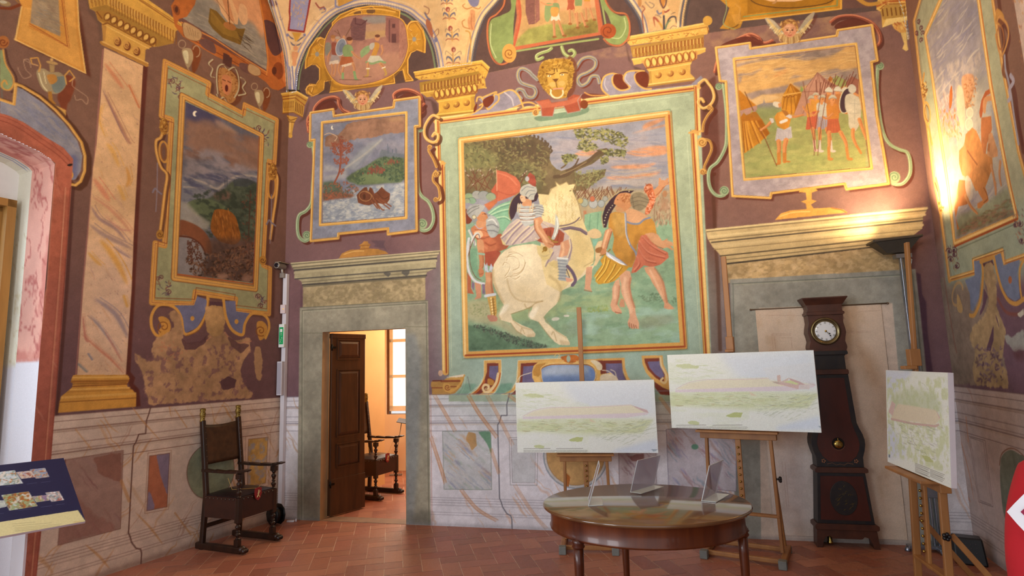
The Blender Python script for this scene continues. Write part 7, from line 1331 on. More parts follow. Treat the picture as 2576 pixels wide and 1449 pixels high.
# ------------------------------------------------------------------ terracotta floor laid in herringbone
def herringbone(x0, x1, y0, y1, ang, seed):
    r = np.random.default_rng(seed); L, W = .30, .15; g = .0025; V = []; F = []; C = []
    ca, sa = math.cos(ang), math.sin(ang); R = int(max(x1 - x0, y1 - y0) / W) + 8; cx, cy = (x0 + x1) / 2, (y0 + y1) / 2
    cols = [hexc(h) for h in ('#9c6149', '#a0664e', '#955a46', '#a66c53', '#9b5f4b', '#a06550')]
    def tile(ax, ay, bx, by):
        px, py = (ax + bx) / 2, (ay + by) / 2; X = cx + px * ca - py * sa; Y = cy + px * sa + py * ca
        if not (x0 - .3 < X < x1 + .3 and y0 - .3 < Y < y1 + .3): return
        dz = 0.0; gg = g * r.uniform(.3, 1.35); n = len(V)
        for qx, qy in ((ax + gg, ay + gg), (bx - gg, ay + gg), (bx - gg, by - gg), (ax + gg, by - gg)):
            V.append((cx + qx * ca - qy * sa, cy + qx * sa + qy * ca, dz)); 
        c = cols[int(r.integers(len(cols)))] * r.uniform(.95, 1.05)
        for _ in range(4): C.append(np.clip(c * r.uniform(.96, 1.04), 0, 1))
        F.append((n, n + 1, n + 2, n + 3))
    for i in range(-R, R):
        for j in range(-R, R):
            if (i + j) % 4 == 0: tile(i * W, j * W, i * W + L, j * W + W)
            if (i - j) % 4 == 0 or True:
                pass
    for i in range(-R, R):
        for j in range(-R, R):
            if (i + j) % 4 == 2: tile(i * W + 0, j * W, i * W + W, j * W + L)
    return V, F, C
def tile_floor(name, region, ang, seed, kind, parent=None):
    V, F, C = herringbone(*region, ang, seed); x0, x1, y0, y1 = region
    C = np.array(C); C = np.where(C <= .04045, C / 12.92, ((C + .055) / 1.055) ** 2.4)
    me = bpy.data.meshes.new(name); n = len(V); g = lin('#dcc0aa'); V2 = V + [(x0 - .3, y0 - .3, -.0016), (x1 + .3, y0 - .3, -.0016), (x1 + .3, y1 + .3, -.0016), (x0 - .3, y1 + .3, -.0016)]
    me.from_pydata(V2, [], F + [(n, n + 1, n + 2, n + 3)]); ca = me.color_attributes.new('Col', 'BYTE_COLOR', 'POINT')
    CC = np.concatenate([np.concatenate([C, np.ones((n, 1))], 1), np.tile([*g, 1], (4, 1))]); ca.data.foreach_set('color', CC.astype(np.float32).ravel())
    o = link_mesh(name, me, TERRA, parent)
    if kind: o['kind'] = kind
    return o
TERRA = paint_mat('terracotta_tile', .42, 1.0, .25, .45, 18)
floor = tile_floor('floor', (-5.2, 4.4, .6, 6.9), math.radians(12.0), 3, 'structure'); floor['label'] = 'terracotta herringbone floor of the hall'
# ------------------------------------------------------------------ the room beyond the left door
TH = .145
BW = lambda u, z, n=0: tuple(BACK.xyz(u, z, n))
def bw_box(mb, u0, u1, z0, z1, n0, n1): return mb.hexa([BW(u0, z0, n0), BW(u1, z0, n0), BW(u1, z0, n1), BW(u0, z0, n1), BW(u0, z1, n0), BW(u1, z1, n0), BW(u1, z1, n1), BW(u0, z1, n1)])
rev = MB(); D0, D1, DZ = DOOR[0], DOOR[1], DOOR[3]
rev.add([BW(D0, 0, 0), BW(D0, 0, -TH), BW(D0, DZ, -TH), BW(D0, DZ, 0)], [(0, 1, 2, 3)]); rev.add([BW(D1, 0, 0), BW(D1, 0, -TH), BW(D1, DZ, -TH), BW(D1, DZ, 0)], [(0, 1, 2, 3)]); rev.add([BW(D0, DZ, 0), BW(D1, DZ, 0), BW(D1, DZ, -TH), BW(D0, DZ, -TH)], [(0, 1, 2, 3)])
rev.build('door_reveal', mat('ochre_reveal', '#a58a66', .8, var=.1, scale=6), wall_back)
far = MB()   # back face of the wall, seen from the other room
for a in ((-.4, D0, 0, 3.3), (D1, 3.2, 0, 3.3), (D0, D1, DZ, 3.3)): far.add([BW(a[0], a[2], -TH - .005), BW(a[1], a[2], -TH - .005), BW(a[1], a[3], -TH - .005), BW(a[0], a[3], -TH - .005)], [(0, 1, 2, 3)])
apricot = mat('apricot_plaster', '#e8b87c', .85, var=.05, scale=3)
far.build('far_side_plaster', apricot, wall_back)
thr = MB(); bw_box(thr, D0, D1, -.02, .004, .0, -TH - .03); thr.build('door_threshold', mat('threshold_stone', '#8a6a52', .6, var=.2, scale=8), wall_back)
floor_2 = tile_floor('floor_beyond_door', (-3.4, 1.2, 6.6, 9.6), math.radians(12), 8, None); floor_2.parent = floor; floor_2['label'] = 'terracotta floor beyond the door'; floor_2.location.z = -.0005
cut = floor_2
wl = MB(); A0, A1 = (-2.80, 6.44), (-1.84, 8.2)
wl.add([(A0[0], A0[1], 0), (A1[0], A1[1], 0), (A1[0], A1[1], 3.3), (A0[0], A0[1], 3.3)], [(0, 1, 2, 3)]); wl.add([(A1[0], A1[1], 0), (-2.7, 8.41, 0), (-2.7, 8.41, 3.3), (A1[0], A1[1], 3.3)], [(0, 1, 2, 3)]); wl.add([(-2.7, 8.41, 0), (-2.2, 9.9, 0), (-2.2, 9.9, 3.3), (-2.7, 8.41, 3.3)], [(0, 1, 2, 3)])
o = wl.build('wall_beyond_left', apricot); o['kind'] = 'structure'; o['label'] = 'apricot side wall of the room beyond the door'
FB = Plane((-1.86, 9.21), BACK.d)
def fb_box(mb, u0, u1, z0, z1, n0, n1):
    f = lambda u, z, n: tuple(FB.xyz(u, z, n)); return mb.hexa([f(u0, z0, n0), f(u1, z0, n0), f(u1, z0, n1), f(u0, z0, n1), f(u0, z1, n0), f(u1, z1, n0), f(u1, z1, n1), f(u0, z1, n1)])
fw = MB(); XU0, XU1, XZ0, XZ1 = -.20, .95, .86, 2.75
for a in ((-.9, XU0, 0, 3.3), (XU1, 3.4, 0, 3.3), (XU0, XU1, 0, XZ0), (XU0, XU1, XZ1, 3.3)): fb_box(fw, *a, 0, -.2)
o = fw.build('wall_beyond_back', mat('pale_apricot', '#efdcc4', .85, var=.04, scale=3)); o['kind'] = 'structure'; o['label'] = 'pale window wall of the room beyond the door'
rw = MB(); rw.add([(1.0, 5.6, 0), (1.7, 8.4, 0), (1.7, 8.4, 3.3), (1.0, 5.6, 3.3)], [(0, 1, 2, 3)]); o = rw.build('wall_beyond_right', apricot); o['kind'] = 'structure'; o['label'] = 'apricot right wall of the room beyond the door'
cb = MB(); pz = [(-3.0, 6.75), (1.3, 5.69), (2.0, 8.6), (-2.6, 9.9)]; cb.prism(pz, lambda a, b, d: (a, b, d), 3.29, 3.35); o = cb.build('ceiling_field', mat('beyond_ceiling', '#e6d0b0', .9, var=.04), ceiling); o.matrix_parent_inverse = Matrix.Translation((0, -3, -6.1))
w = MB()
for a in ((XU0, XU0 + .035, XZ0 - .05, XZ1), (XU1 - .07, XU1, XZ0, XZ1), (XU0, XU1, XZ0 - .02, XZ0 + .005), (XU0, XU1, XZ1 - .06, XZ1)): fb_box(w, *a, -.02, -.1)
window_2 = w.build('window_2', mat('dark_window_wood', '#6b4a34', .5, var=.2), None, .004); window_2['kind'] = 'structure'; window_2['label'] = 'bright window of the room beyond the door'
cw = mat('white_casement', '#efe6d8', .5, var=.04)
for a, b in ((XU0 + .04, .36), (.40, XU1 - .07)):
    s_ = MB()
    for q in ((a, a + .06, XZ0 + .05, XZ1 - .06), (b - .05, b, XZ0 + .05, XZ1 - .06), (a, b, XZ0 + .05, XZ0 + .13), (a, b, XZ1 - .14, XZ1 - .06), (a, b, 1.43, 1.48), (a, b, 2.0, 2.05)): fb_box(s_, *q, -.03, -.07)
    s_.build('window_sash', cw, window_2, .003)
    for z0, z1 in ((XZ0 + .12, 1.44), (1.47, 2.01), (2.04, XZ1 - .13)):
        g = MB(); fb_box(g, a + .05, b - .04, z0, z1, -.045, -.05); g.build('pane', mat('lit_curtain_pane', '#fff4e2', .6, var=.02, emit=2.2), window_2)
# ------------------------------------------------------------------ the door leaf
HU = D0 + .03
hx, hy, _ = BW(HU, 0, -TH + .02)
ex_, ey_ = -1.79 - hx, 6.87 - hy; LEN = math.hypot(ex_, ey_)
door_1 = empty('door_1', (hx, hy, 0), math.atan2(ey_, ex_), 'dark walnut panelled door leaf standing open', kind='structure')
wal = mat('walnut_door', '#352013', .38, var=.3, scale=5, stretch=(3, 3, .4), bump=.06, col2='#4e301c')
lf = MB(); lf.box(0, LEN, -.02, .02, .015, 1.995); lf.build('door_leaf', wal, door_1, .004)
for z0, z1 in ((1.72, 1.92), (.86, 1.58), (.53, .76)):
    fr = MB()
    for sy in (-1, 1):
        y = .02 * sy; yy = .034 * sy; x0, x1 = .09, LEN - .09
        fr.hexa([(x0, y, z0), (x1, y, z0), (x1, y, z1), (x0, y, z1), (x0 + .035, yy, z0 + .035), (x1 - .035, yy, z0 + .035), (x1 - .035, yy, z1 - .035), (x0 + .035, yy, z1 - .035)])
        for q in ((x0 - .018, x1 + .018, z0 - .018, z0 - .004), (x0 - .018, x1 + .018, z1 + .004, z1 + .018), (x0 - .018, x0 - .004, z0, z1), (x1 + .004, x1 + .018, z0, z1)): fr.box(q[0], q[1], min(y, y + .012 * sy), max(y, y + .012 * sy), q[2], q[3])
    fr.build('door_panel', wal, door_1)
kp = MB(); kp.box(-.002, LEN + .004, -.026, .026, .015, .40); kp.box(-.002, LEN + .006, -.026, .026, 1.945, 1.999); kp.build('kick_board', wal, door_1, .004)
hg = MB(); iron = mat('black_iron', '#17140f', .5, metal=.6, var=.2)
for z in (.35, 1.84): hg.tube([(-.006, -.03, z - .035), (-.006, -.03, z + .035)], .01); hg.box(-.02, .05, -.03, -.024, z - .012, z + .012)
hg.split('hinge', iron, door_1)
# ------------------------------------------------------------------ carved armchairs
oak=mat('dark_walnut','#1c0f09',.38,var=.35,scale=9,stretch=(1,1,.3),bump=.08,col2='#351d11')
hide=mat('brown_leather','#2e1c10',.42,var=.3,scale=14,bump=.15,col2='#4c321e');hide_d=mat('black_leather','#221518',.33,var=.4,scale=16,bump=.2)
skirt=mat('red_brown_leather','#341910',.42,var=.25,scale=10,bump=.1);gilt=mat('worn_gilding','#7a6228',.4,metal=.5,var=.5,scale=40,bump=.3);brass=mat('brass','#a98f4c',.25,metal=1.0,var=.15);steel=mat('nail_steel','#6c665c',.3,metal=.9)
def turned(z0,z1,r=.02):
    h=z1-z0;k=[(0,.9),(.04,1.1),(.08,.6),(.14,.7),(.24,1.15),(.3,1.2),(.36,.7),(.4,.55),(.44,.95),(.47,.95),(.5,.6),(.58,.75),(.7,1.2),(.76,1.1),(.82,.6),(.88,.7),(.93,1.1),(1,.9)]
    return[(r*b,z0+h*a) for a,b in k]
def make_chair(label):
    t=empty('armchair',(0,0,0),0,label,'chair','carved leather armchairs')
    m=MB();V=[];n=9
    for i in range(n):
        for j in range(n):
            a,b=i/(n-1)*2-1,j/(n-1)*2-1;V.append((a*.205,b*.215,.475+.035*(1-a*a)**.5*(1-b*b)**.5+.008))
    F=[(i*n+j,(i+1)*n+j,(i+1)*n+j+1,i*n+j+1) for i in range(n-1) for j in range(n-1)]
    m.add(V,F,True);m.box(-.205,.205,-.215,.215,.44,.484);m.build('seat',hide_d,t)
    s=MB();s.box(.2,.222,-.185,.185,.29,.478);s.box(-.19,.19,-.228,-.208,.29,.478);s.box(-.19,.19,.208,.228,.29,.478);s.box(-.222,-.2,-.19,.19,.38,.478);so=s.build('seat_skirt',skirt,t,.003)
    nl=MB()
    for k in range(8):y=-.17+k*.0486;nl.ball((.224,y,.462),.007,8)
    for sy in(-1,1):
        for k in range(8):nl.ball((-.17+k*.048,sy*.23,.462),.006,8)
    nl.split('stud',steel,so)
    for sy in(-1,1):
        y=sy*.205
        r=MB();r.beam((-.23,y,0),(-.2,y,.5),.042,.045,(1,0,0));r.beam((-.2,y,.48),(-.285,y,1.15),.04,.045,(1,0,0));r.build('rear_leg',oak,t,.002)
        f=MB();f.box(.18,.225,y-.0225,y+.0225,.06,.12);f.lathe(turned(.12,.27),(.202,y,0));f.box(.18,.225,y-.0225,y+.0225,.26,.475);f.lathe(turned(.475,.645),(.202,y,0));f.box(.178,.227,y-.024,y+.024,.64,.685);f.build('front_leg',oak,t,.002)
        a=MB();P=[(-.25,.688),(-.1,.684),(.05,.684),(.2,.69),(.26,.7),(.315,.716)]
        for(x0,z0),(x1,z1) in zip(P[:-1],P[1:]):
            w0,w1=(.024+.012*(x0+.25)),(.024+.012*(x1+.25));th=.026 if x1<.27 else .012
            a.hexa([(x0,y-w0,z0),(x1,y-w1,z1),(x1,y+w1,z1),(x0,y+w0,z0),(x0,y-w0,z0+.028),(x1,y-w1,z1+th*.7),(x1,y+w1,z1+th*.7),(x0,y+w0,z0+.028)])
        a.build('arm',oak,t,.003)
        ru=MB();ru.beam((-.29,y,.032),(.25,y,.032),.05,.055);ro=ru.build('runner',oak,t,.003);pw=MB()
        for k in(-1.2,-.4,.4,1.2):pw.ball((.285,y+k*.016,.03),.02,10,1.5,.7,1.1)
        pw.ball((.255,y,.038),.034,10,1,1,1);pw.build('paw',oak,ro)
        fi=MB();x=-.288;fi.lathe([(.022,1.14),(.026,1.15),(.018,1.165),(.024,1.19),(.028,1.215),(.02,1.235),(.027,1.248),(.024,1.262),(.004,1.268)],(x,y,0),10)
        for k in range(5):fi.ball((x+.024,y-.004,1.16+k*.02),.009,8)
        fi.build('finial',gilt,t)
    b=MB();V=[];n=12
    for off in(0,.012):
        for i in range(n):
            for j in range(n):
                u,v=i/(n-1),j/(n-1);sag=-.018*math.sin(math.pi*u)*(v>.5)+.006*math.sin(math.pi*u)*(v<=.5);z=.745+v*.37+sag*v;V.append((-.212-(z-.5)*.127-.012*math.sin(math.pi*u)+off,-.2+u*.4,z))
    F=[]
    for o in(0,n*n):F+=[(o+i*n+j,o+(i+1)*n+j,o+(i+1)*n+j+1,o+i*n+j+1) for i in range(n-1) for j in range(n-1)]
    rim=[i*n for i in range(n)]+[(n-1)*n+j for j in range(1,n)]+[i*n+n-1 for i in range(n-2,-1,-1)]+[j for j in range(n-2,0,-1)]
    F+=[(rim[k],rim[(k+1)%len(rim)],rim[(k+1)%len(rim)]+n*n,rim[k]+n*n) for k in range(len(rim))]
    b.add(V,F,True);bo=b.build('backrest',hide,t);nl=MB()
    for sy in(-1,1):
        for k in range(7):z=.765+k*.055;nl.ball((-.186-(z-.5)*.127,sy*.196,z),.008,8)
    nl.split('stud',steel,bo)
    st=MB();st.beam((-.215,-.2,.2),(-.215,.2,.2),.03,.035);st.build('stretcher',oak,t,.002)
    return t
def make_tag(label):
    t=empty('seat_tag',(0,0,0),0,label,'tag','red crest tags on the armchairs')
    s=MB();pts=[(-.03,.04),(0,.046),(.03,.04),(.032,0),(.02,-.03),(0,-.045),(-.02,-.03),(-.032,0)]
    s.prism(pts,lambda a,b,d:(d,a,b),0,.004);s.build('badge',mat('crest_red','#8a1f24',.35,var=.1),t)
    s=MB()
    for p in(((-.012,-.022),(.014,.02)),((.012,-.024),(-.004,.002)),((-.004,0),(.004,.028))):s.beam((.006,p[0][0],p[0][1]),(.006,p[1][0],p[1][1]),.003,.006,(1,0,0))
    s.build('crest',mat('crest_cream','#d8c48c',.4,var=.1),t)
    s=MB();s.tube([(0,0,.04),(-.03,.08,.07),(-.06,.17,.14)],.0015,6);s.tube([(0,0,.04),(-.02,-.08,.05),(-.06,-.17,.06),(-.08,-.19,.14)],.0015,6);s.build('cord',mat('tag_cord','#b8964c',.6),t)
    return t
ch=make_chair('carved high-backed leather armchair beside the white conduit in the corner');ch.location=(-2.62,5.60,0);ch.rotation_euler.z=math.radians(-22)
ch2=copy_tree(ch);ch2.location=(-1.83,7.50,0);ch2.rotation_euler.z=math.radians(-25);ch2['label']='carved high-backed leather armchair seen through the open doorway'
tg=make_tag('red crest tag lying on the seat of the armchair in the corner');tg2=copy_tree(tg)
for q,h in((tg,ch),(tg2,ch2)):q.scale=(1.3,1.3,1.3);a=h.rotation_euler.z;q.location=(h.location.x+.236*math.cos(a)+.02*math.sin(a),h.location.y+.236*math.sin(a)-.02*math.cos(a),.475);q.rotation_euler.z=a
tg2['label']='red crest tag on the seat of the armchair beyond the doorway'
# ------------------------------------------------------------------ round table and acrylic holders
top_w=mat('polished_table_top','#5a3a22',.16,var=.18,scale=3,stretch=(1,5,1),coat=.8,col2='#6e4c2e');mah=mat('mahogany_veneer','#431a0b',.32,var=.3,scale=3.2,stretch=(3,3,.25),coat=.25,col2='#6b3313')
tb=empty('oval_table',(.75,3.545,0),math.radians(-6.8),'oval mahogany table on slender legs in front of the easels','table')
def oval(a,b,z0,z1,prof):return[(r,z) for r,z in prof]
m=MB();A,B=.605,.505
m.lathe([(.0,.742),(.965,.742),(.99,.745),(1.0,.752),(.998,.76),(.985,.765),(0,.765)],(0,0,0),72,A,B);m.build('table_top',top_w,tb)
m=MB();m.lathe([(.86,.742),(.93,.742),(.93,.735),(.925,.73),(.925,.65),(.935,.642),(.93,.632),(.86,.632)],(0,0,0),72,A,B);m.build('apron',mah,tb)
for lx,ly in((.322,3.29),(.70,3.98),(1.272,3.42)):
    a=math.radians(6.8);dx,dy=lx-.75,ly-3.545;X,Y=dx*math.cos(a)-dy*math.sin(a),dx*math.sin(a)+dy*math.cos(a)
    m=MB();m.lathe([(.034,.64),(.034,.628),(.038,.622),(.03,.612),(.036,.6),(.032,.592)],(X,Y,0),20);m.lathe([(.0285,.6),(.027,.5),(.017,.06),(.014,.05)],(X,Y,0),8);m.lathe([(.014,.055),(.02,.04),(.018,.02),(.012,0)],(X,Y,0),16);m.build('leg',mah,tb)
acr=mat('acrylic_sheet','#b9b2c2',.08,var=0,alpha=.5,spec=.6);acr_e=mat('acrylic_edge','#d8dcd8',.1,var=0,alpha=.75)
for A_,B_,off,lean,h,lb in(((.407,3.466),(.428,3.64),(.085,.008),(.075,.0),.225,'clear acrylic sign holder seen edge-on, leftmost on the oval table'),((.717,3.789),(.905,3.965),(.057,-.05),(.05,-.03),.2,'lilac acrylic sign holder standing at the middle of the oval table'),((1.08,3.51),(1.225,3.69),(.069,-.045),(.05,-.03),.205,'narrow-looking acrylic sign holder, rightmost on the oval table')):
    t=empty('sign_holder',(A_[0],A_[1],.766),0,lb,'sign holder','acrylic sign holders on the table');ax=np.array([B_[0]-A_[0],B_[1]-A_[1]]);nn=np.array([off[0],off[1]])/np.hypot(*off)*.004
    def V3(p,z):return(p[0],p[1],z)
    o0=np.zeros(2);L=np.array(lean);O=np.array(off)
    m=MB();m.hexa([V3(o0,.0),V3(ax,.0),V3(ax+nn,.0),V3(nn,.0),V3(L,h),V3(ax+L,h),V3(ax+L+nn,h),V3(L+nn,h)]);m.build('panel',acr,t)
    m=MB();m.hexa([V3(o0,0),V3(ax,0),V3(ax+O,0),V3(O,0),V3(o0,.004),V3(ax,.004),V3(ax+O,.004),V3(O,.004)]);m.build('foot',acr_e,t)
    m=MB()
    for p,q in((V3(o0,0),V3(L,h)),(V3(ax,0),V3(ax+L,h)),(V3(L,h),V3(ax+L,h)),(V3(o0,.002),V3(O,.002)),(V3(O,.002),V3(ax+O,.002))):m.beam(p,q,.0035,.0035)
    m.build('rim',acr_e,t)
# ------------------------------------------------------------------ easels with printed boards
beech=mat('oiled_beech','#8a5c34',.5,var=.15,scale=5,stretch=(2,2,.3),bump=.04,col2='#a4723f');rub=mat('grey_foot_block','#6e706c',.8,var=.2);blk=mat('black_plastic','#0d0d10',.35,var=.1)
def easel(c,ang,hw,mast_top,ledge_z,clamp_z,label,lean=.0,depth=.42,fy=.14,tray=.06,mx=0.0):
    t=empty('easel',(c[0],c[1],0),ang,label,'easel','studio easels with printed boards')
    L=lambda x,y,z:(x,y+lean*z,z)
    for s in(-1,1):
        r=MB();r.beam((s*(hw+.02),-.02,.035),(s*(hw+.02),depth,.035),.045,.05);ro=r.build('base_rail',beech,t,.004)
        r=MB();r.box(s*(hw+.02)-.03,s*(hw+.02)+.03,-.05,.01,0,.065);r.box(s*(hw+.02)-.025,s*(hw+.02)+.025,depth-.03,depth+.01,0,.05);r.split('foot_block',rub,ro,.006)
        r=MB();r.beam(L(s*hw,fy,.06),L(s*hw*.93,fy,ledge_z-.03),.026,.045,(0,1,0));r.build('upright',beech,t,.003)
        r=MB();r.beam((s*hw*1.0,depth-.03,.06),L(s*hw*.96,fy+.03,ledge_z*.62),.018,.034,(0,1,0));r.build('brace',beech,t,.002)
    r=MB();r.beam((-hw,fy*.2,.035),(hw,fy*.2,.035),.03,.035);r.beam((-hw,depth*.85,.035),(hw,depth*.85,.035),.03,.035);r.beam(L(-hw,fy,ledge_z*.33),L(hw,fy,ledge_z*.33),.02,.05,(0,1,0));r.split('crossbar',beech,t,.003)
    r=MB();r.beam(L(mx,fy,ledge_z*.3),L(mx,fy,mast_top),.044,.022,(0,1,0));mo=r.build('mast',beech,t,.004)
    r=MB()
    for k in range(9):r.ball(L(mx,fy-.024,ledge_z*.42+k*ledge_z*.055),.009,8)
    r.split('ratchet_pin',brass,mo)
    r=MB();r.box(-hw-.03,hw+.03,fy-.03+lean*ledge_z,fy+.03+lean*ledge_z,ledge_z-.075,ledge_z-.02);r.box(-hw-.05,hw+.05,fy-.04-tray+lean*ledge_z,fy-.01+lean*ledge_z,ledge_z-.02,ledge_z-.002);r.build('ledge',beech,t,.004)
    if clamp_z:
     r=MB();y=fy+lean*clamp_z;r.box(mx-.03,mx+.03,y-.035,y+.03,clamp_z+.02,clamp_z+.13);r.box(mx-.035,mx+.035,y-.075,y,clamp_z,clamp_z+.022);r.build('top_clamp',beech,t,.004)
    k=MB()
    for a in range(5):an=a*1.257;k.ball((hw+.03,fy-.012+.014*math.cos(an)+lean*ledge_z*.6,ledge_z*.62+.014*math.sin(an)),.012,8)
    k.tube([(hw-.01,fy+lean*ledge_z*.6,ledge_z*.62),(hw+.03,fy+lean*ledge_z*.6,ledge_z*.62)],.008);k.build('knob',blk,t)
    return t
easel((.583,5.06),math.radians(-8),.2,2.1,.795,None,'wooden easel behind the oval table carrying the leftmost landscape board',fy=.21)
easel((1.75,4.74),math.radians(-30.5),.27,2.47,1.0,1.645,'tall wooden easel in front of the blocked doorway, left of the clock',fy=.19)
easel((2.47,3.78),math.radians(-102.7),.21,2.33,.84,1.49,'wooden easel turned sideways at the right edge, nearest to the red sleeve',lean=.045,depth=.5,fy=.08,mx=-.04,tray=.1)
SL='#6d6a62'
def board(name,o,ex,ey,w,h,art,label):
    bd=Board(o,ex,ey);t=MB();f=lambda u,v,n:tuple(bd.xyz(u,v,n));t.hexa([f(0,0,-.03),f(w,0,-.03),f(w,h,-.03),f(0,h,-.03),f(0,0,-.0005),f(w,0,-.0005),f(w,h,-.0005),f(0,h,-.0005)])
    ob=t.build(name,mat('board_edge','#c9c0c4',.6,var=.03),None,.002);tag(ob,label,'display board','printed landscape boards')
    c=Canvas(bd,0,w,0,h,.003,'#dfe4dc',5);c.tx=.2;art(c);c.finish(.01)
    cells=np.ones((c.h,c.w),bool);cells[-1]=False;cells[:,-1]=False;grid_mesh('print',c,cells,m=PRINT,parent=ob);return ob
def art_fort(c,x0,y0,k,tower):
    TX(x0,y0,k);c.P('#d3dbe2','700,0 3000,0 3000,700 1250,640 1050,420',s=10);c.clouds('-200,150 1300,500 1300,1500 -200,1500','#d4ddc0',.5,22,3,.8,seed=3,al=.4);c.P('#ccd6a8','150,740 1300,720 2350,740 2150,960 1500,1010 100,930',s=4,al=.6);c.clouds('150,740 2350,740 2150,960 100,930','#c2cc92',.5,12,4,.7,seed=4,al=.45)
    c.P('#ded9c0','240,690 420,600 700,555 1980,505 2240,620 1900,690',s=1.5);c.P('#d8cdd2','225,700 2250,630 2250,660 1900,715 225,735',s=.6);c.S('#d4c2c2','230,690 420,595 700,550 1280,545 1980,505',1.3,k=1);c.P('#c9b0b0','1970,505 2240,590 2270,640 2190,620',s=.4);c.P('#d8c8ac','1300,725 1420,790 1330,780',s=1)
    c.hatch('200,760 2200,760 2150,960 200,930',['#9aa47c','#b5a678','#a8b47a'],120,3,(.8,1.8),al=.5,L=(6,24));c.hatch('1400,980 2300,700 2400,950 1900,1150 1450,1080',['#a4b096','#c0c8b4'],120,-18,(.8,1.4),al=.6,L=(6,22));c.hatch('150,250 1000,300 900,520 150,600',['#bcca9c'],50,2,(.8,2),al=.4,L=(8,30))
    c.P('#adb96a','950,1080 1080,1030 1210,1030 1180,1100 1020,1100',rough=1,al=.8);c.P('#b5c07c','400,1170 480,1150 580,1175 560,1210 430,1200',rough=1,al=.7);c.P('#b5c07c','180,340 420,325 580,350 560,390 380,385',rough=2,al=.6);c.P('#cdd8e4','1700,1240 2430,1050 2430,1290 1700,1290',s=5)
    if tower:c.P('#c09a8c','1560,640 1640,520 1690,520 1700,600 1980,700 1980,740 1560,670',al=.0)
    for r_ in range(2):
        x=240+r_*530
        c.S(SL,[(x0+x/k,y0+1216/k),(x0+(x+430)/k,y0+1212/k)],1.3,al=.7)
        for i in range(4):
            q=x
            while q<x+(480 if i<3 else 260):l=22+(q*7+i*13)%40;c.S(SL,[(x0+q/k,y0+(1240+i*13)/k),(x0+(q+l)/k,y0+(1239+i*13)/k)],.9,al=.55);q+=l+9
    c.P('#7e90a0','2310,1225 2410,1222 2380,1255 2340,1262',al=.6);c.S('#8a98a8','2305,1232 2410,1230',.8,al=.6)
def art1(c):art_fort(c,1280,940,6.44,0)
def art2(c):
    art_fort(c,1660,860,5.795*1.0,1);TX(1660,860,5.795);c.P('#d5dadd','1500,380 2240,300 2260,620 1600,560',s=2,al=.9);c.P('#cdb4aa','1706,490 1755,480 1765,580 1716,590');c.P('#ceb2aa','1770,580 2030,625 2020,690 1700,610');c.P('#cdbab0','1770,580 1880,520 1870,560 1800,600');c.P('#c6a6a2','1880,525 2030,575 2150,640 2080,660 1900,560');c.P('#ccd49a','1800,585 1900,560 2030,610 1990,625');c.P('#d2c8c4','2030,625 2180,620 2180,690 2040,690');c.P('#a89488','1630,580 1700,580 1770,600 1700,610',al=.7)
def art3(c):
    TX(2180,950,2.904);c.P('#ccd4e2','120,-80 350,-60 250,60 160,150',s=4);c.P('#ccd4e2','150,300 300,560 160,600',s=6);c.clouds('150,0 600,0 600,700 150,560','#c6cfa2',.55,10,1,1,seed=3,al=.8);c.P('#b4c09a','180,130 300,80 500,110 560,250 180,300',s=5,al=.6);c.P('#d8cdb4','190,260 230,190 500,235 540,300 500,345 180,300',k=0,s=1);c.P('#d2b8b2','160,250 185,170 212,195 190,280');c.P('#d0b6b0','505,232 540,295 530,300');c.S('#c9aca4','180,302 330,335 500,355 525,345',4)
    c.hatch('170,320 560,350 500,600 260,540',['#9aa888','#a8a0a0','#b4be8c'],110,25,(.8,1.8),al=.5,L=(6,16));c.P('#b3bd78','400,565 460,580 490,620 430,610',rough=1,al=.8);c.S('#8a8a80','320,400 350,480 365,495',1.2,k=1,al=.6)
    for r_ in range(2):
        for i in range(7 if r_==0 else 6):x,y=355+r_*110,626+i*10+r_*44;c.S(SL,[(2180+x/2.904,950+y/2.904),(2180+(x+105-(i%3)*8)/2.904,950+(y+40)/2.904)],1.1,al=.65)
    c.P('#6a7684','160,560 172,562 172,585 160,582',al=.8);c.S('#a9b4a0','380,30 420,50 450,90',1,k=1,al=.5)
board('display_board',(.006,5.305,.806),(1.206,-.252,0),(.0,.0,1),1.232,.622,art1,'white landscape board with a long plain wall, leftmost of the three easel boards')
board('display_board',(1.355,5.10,1.008),(.985,-.60,0),(0,0,1),1.153,.629,art2,'white landscape board with a towered fort, in front of the clock')
board('display_board',(2.594,4.14,.845),(-.19,-.84,0),(.055,0,.635),.861,.637,art3,'landscape board seen obliquely on the sideways easel at right')
# ------------------------------------------------------------------ tilted information panel on an acrylic stand
BR,TR=np.array([-2.26,3.11,.85]),np.array([-2.81,3.476,1.11]);exl=np.array([-.68,-.735,0])
bd=Board(BR,exl,TR-BR);W_,H_=1.0,float(np.linalg.norm(TR-BR));bd.n=-bd.n if bd.n[2]<0 else bd.n
ip=empty('information_panel',(-2.6,3.0,0),0,'tilted navy information panel with colour pictures by the window niche','information board')
def inv(o,e):o.parent=e;o.matrix_parent_inverse=Matrix.Translation(-e.location)
f=lambda u,v,n:tuple(bd.xyz(u,v,n));t=MB();t.hexa([f(0,0,-.012),f(W_,0,-.012),f(W_,H_,-.012),f(0,H_,-.012),f(0,0,-.0006),f(W_,0,-.0006),f(W_,H_,-.0006),f(0,H_,-.0006)]);inv(t.build('panel_board',mat('panel_edge','#b8a8b0',.3,var=.05),None,.002),ip)
c=Canvas(bd,0,W_,0,H_,.003,'#1b2148',6);c.tx=.2;TX(0,1130,4.542);c.P('#d9cf9c','-1500,1100 -40,838 890,696 985,835 -40,1015 -1500,1300',tex=.02)
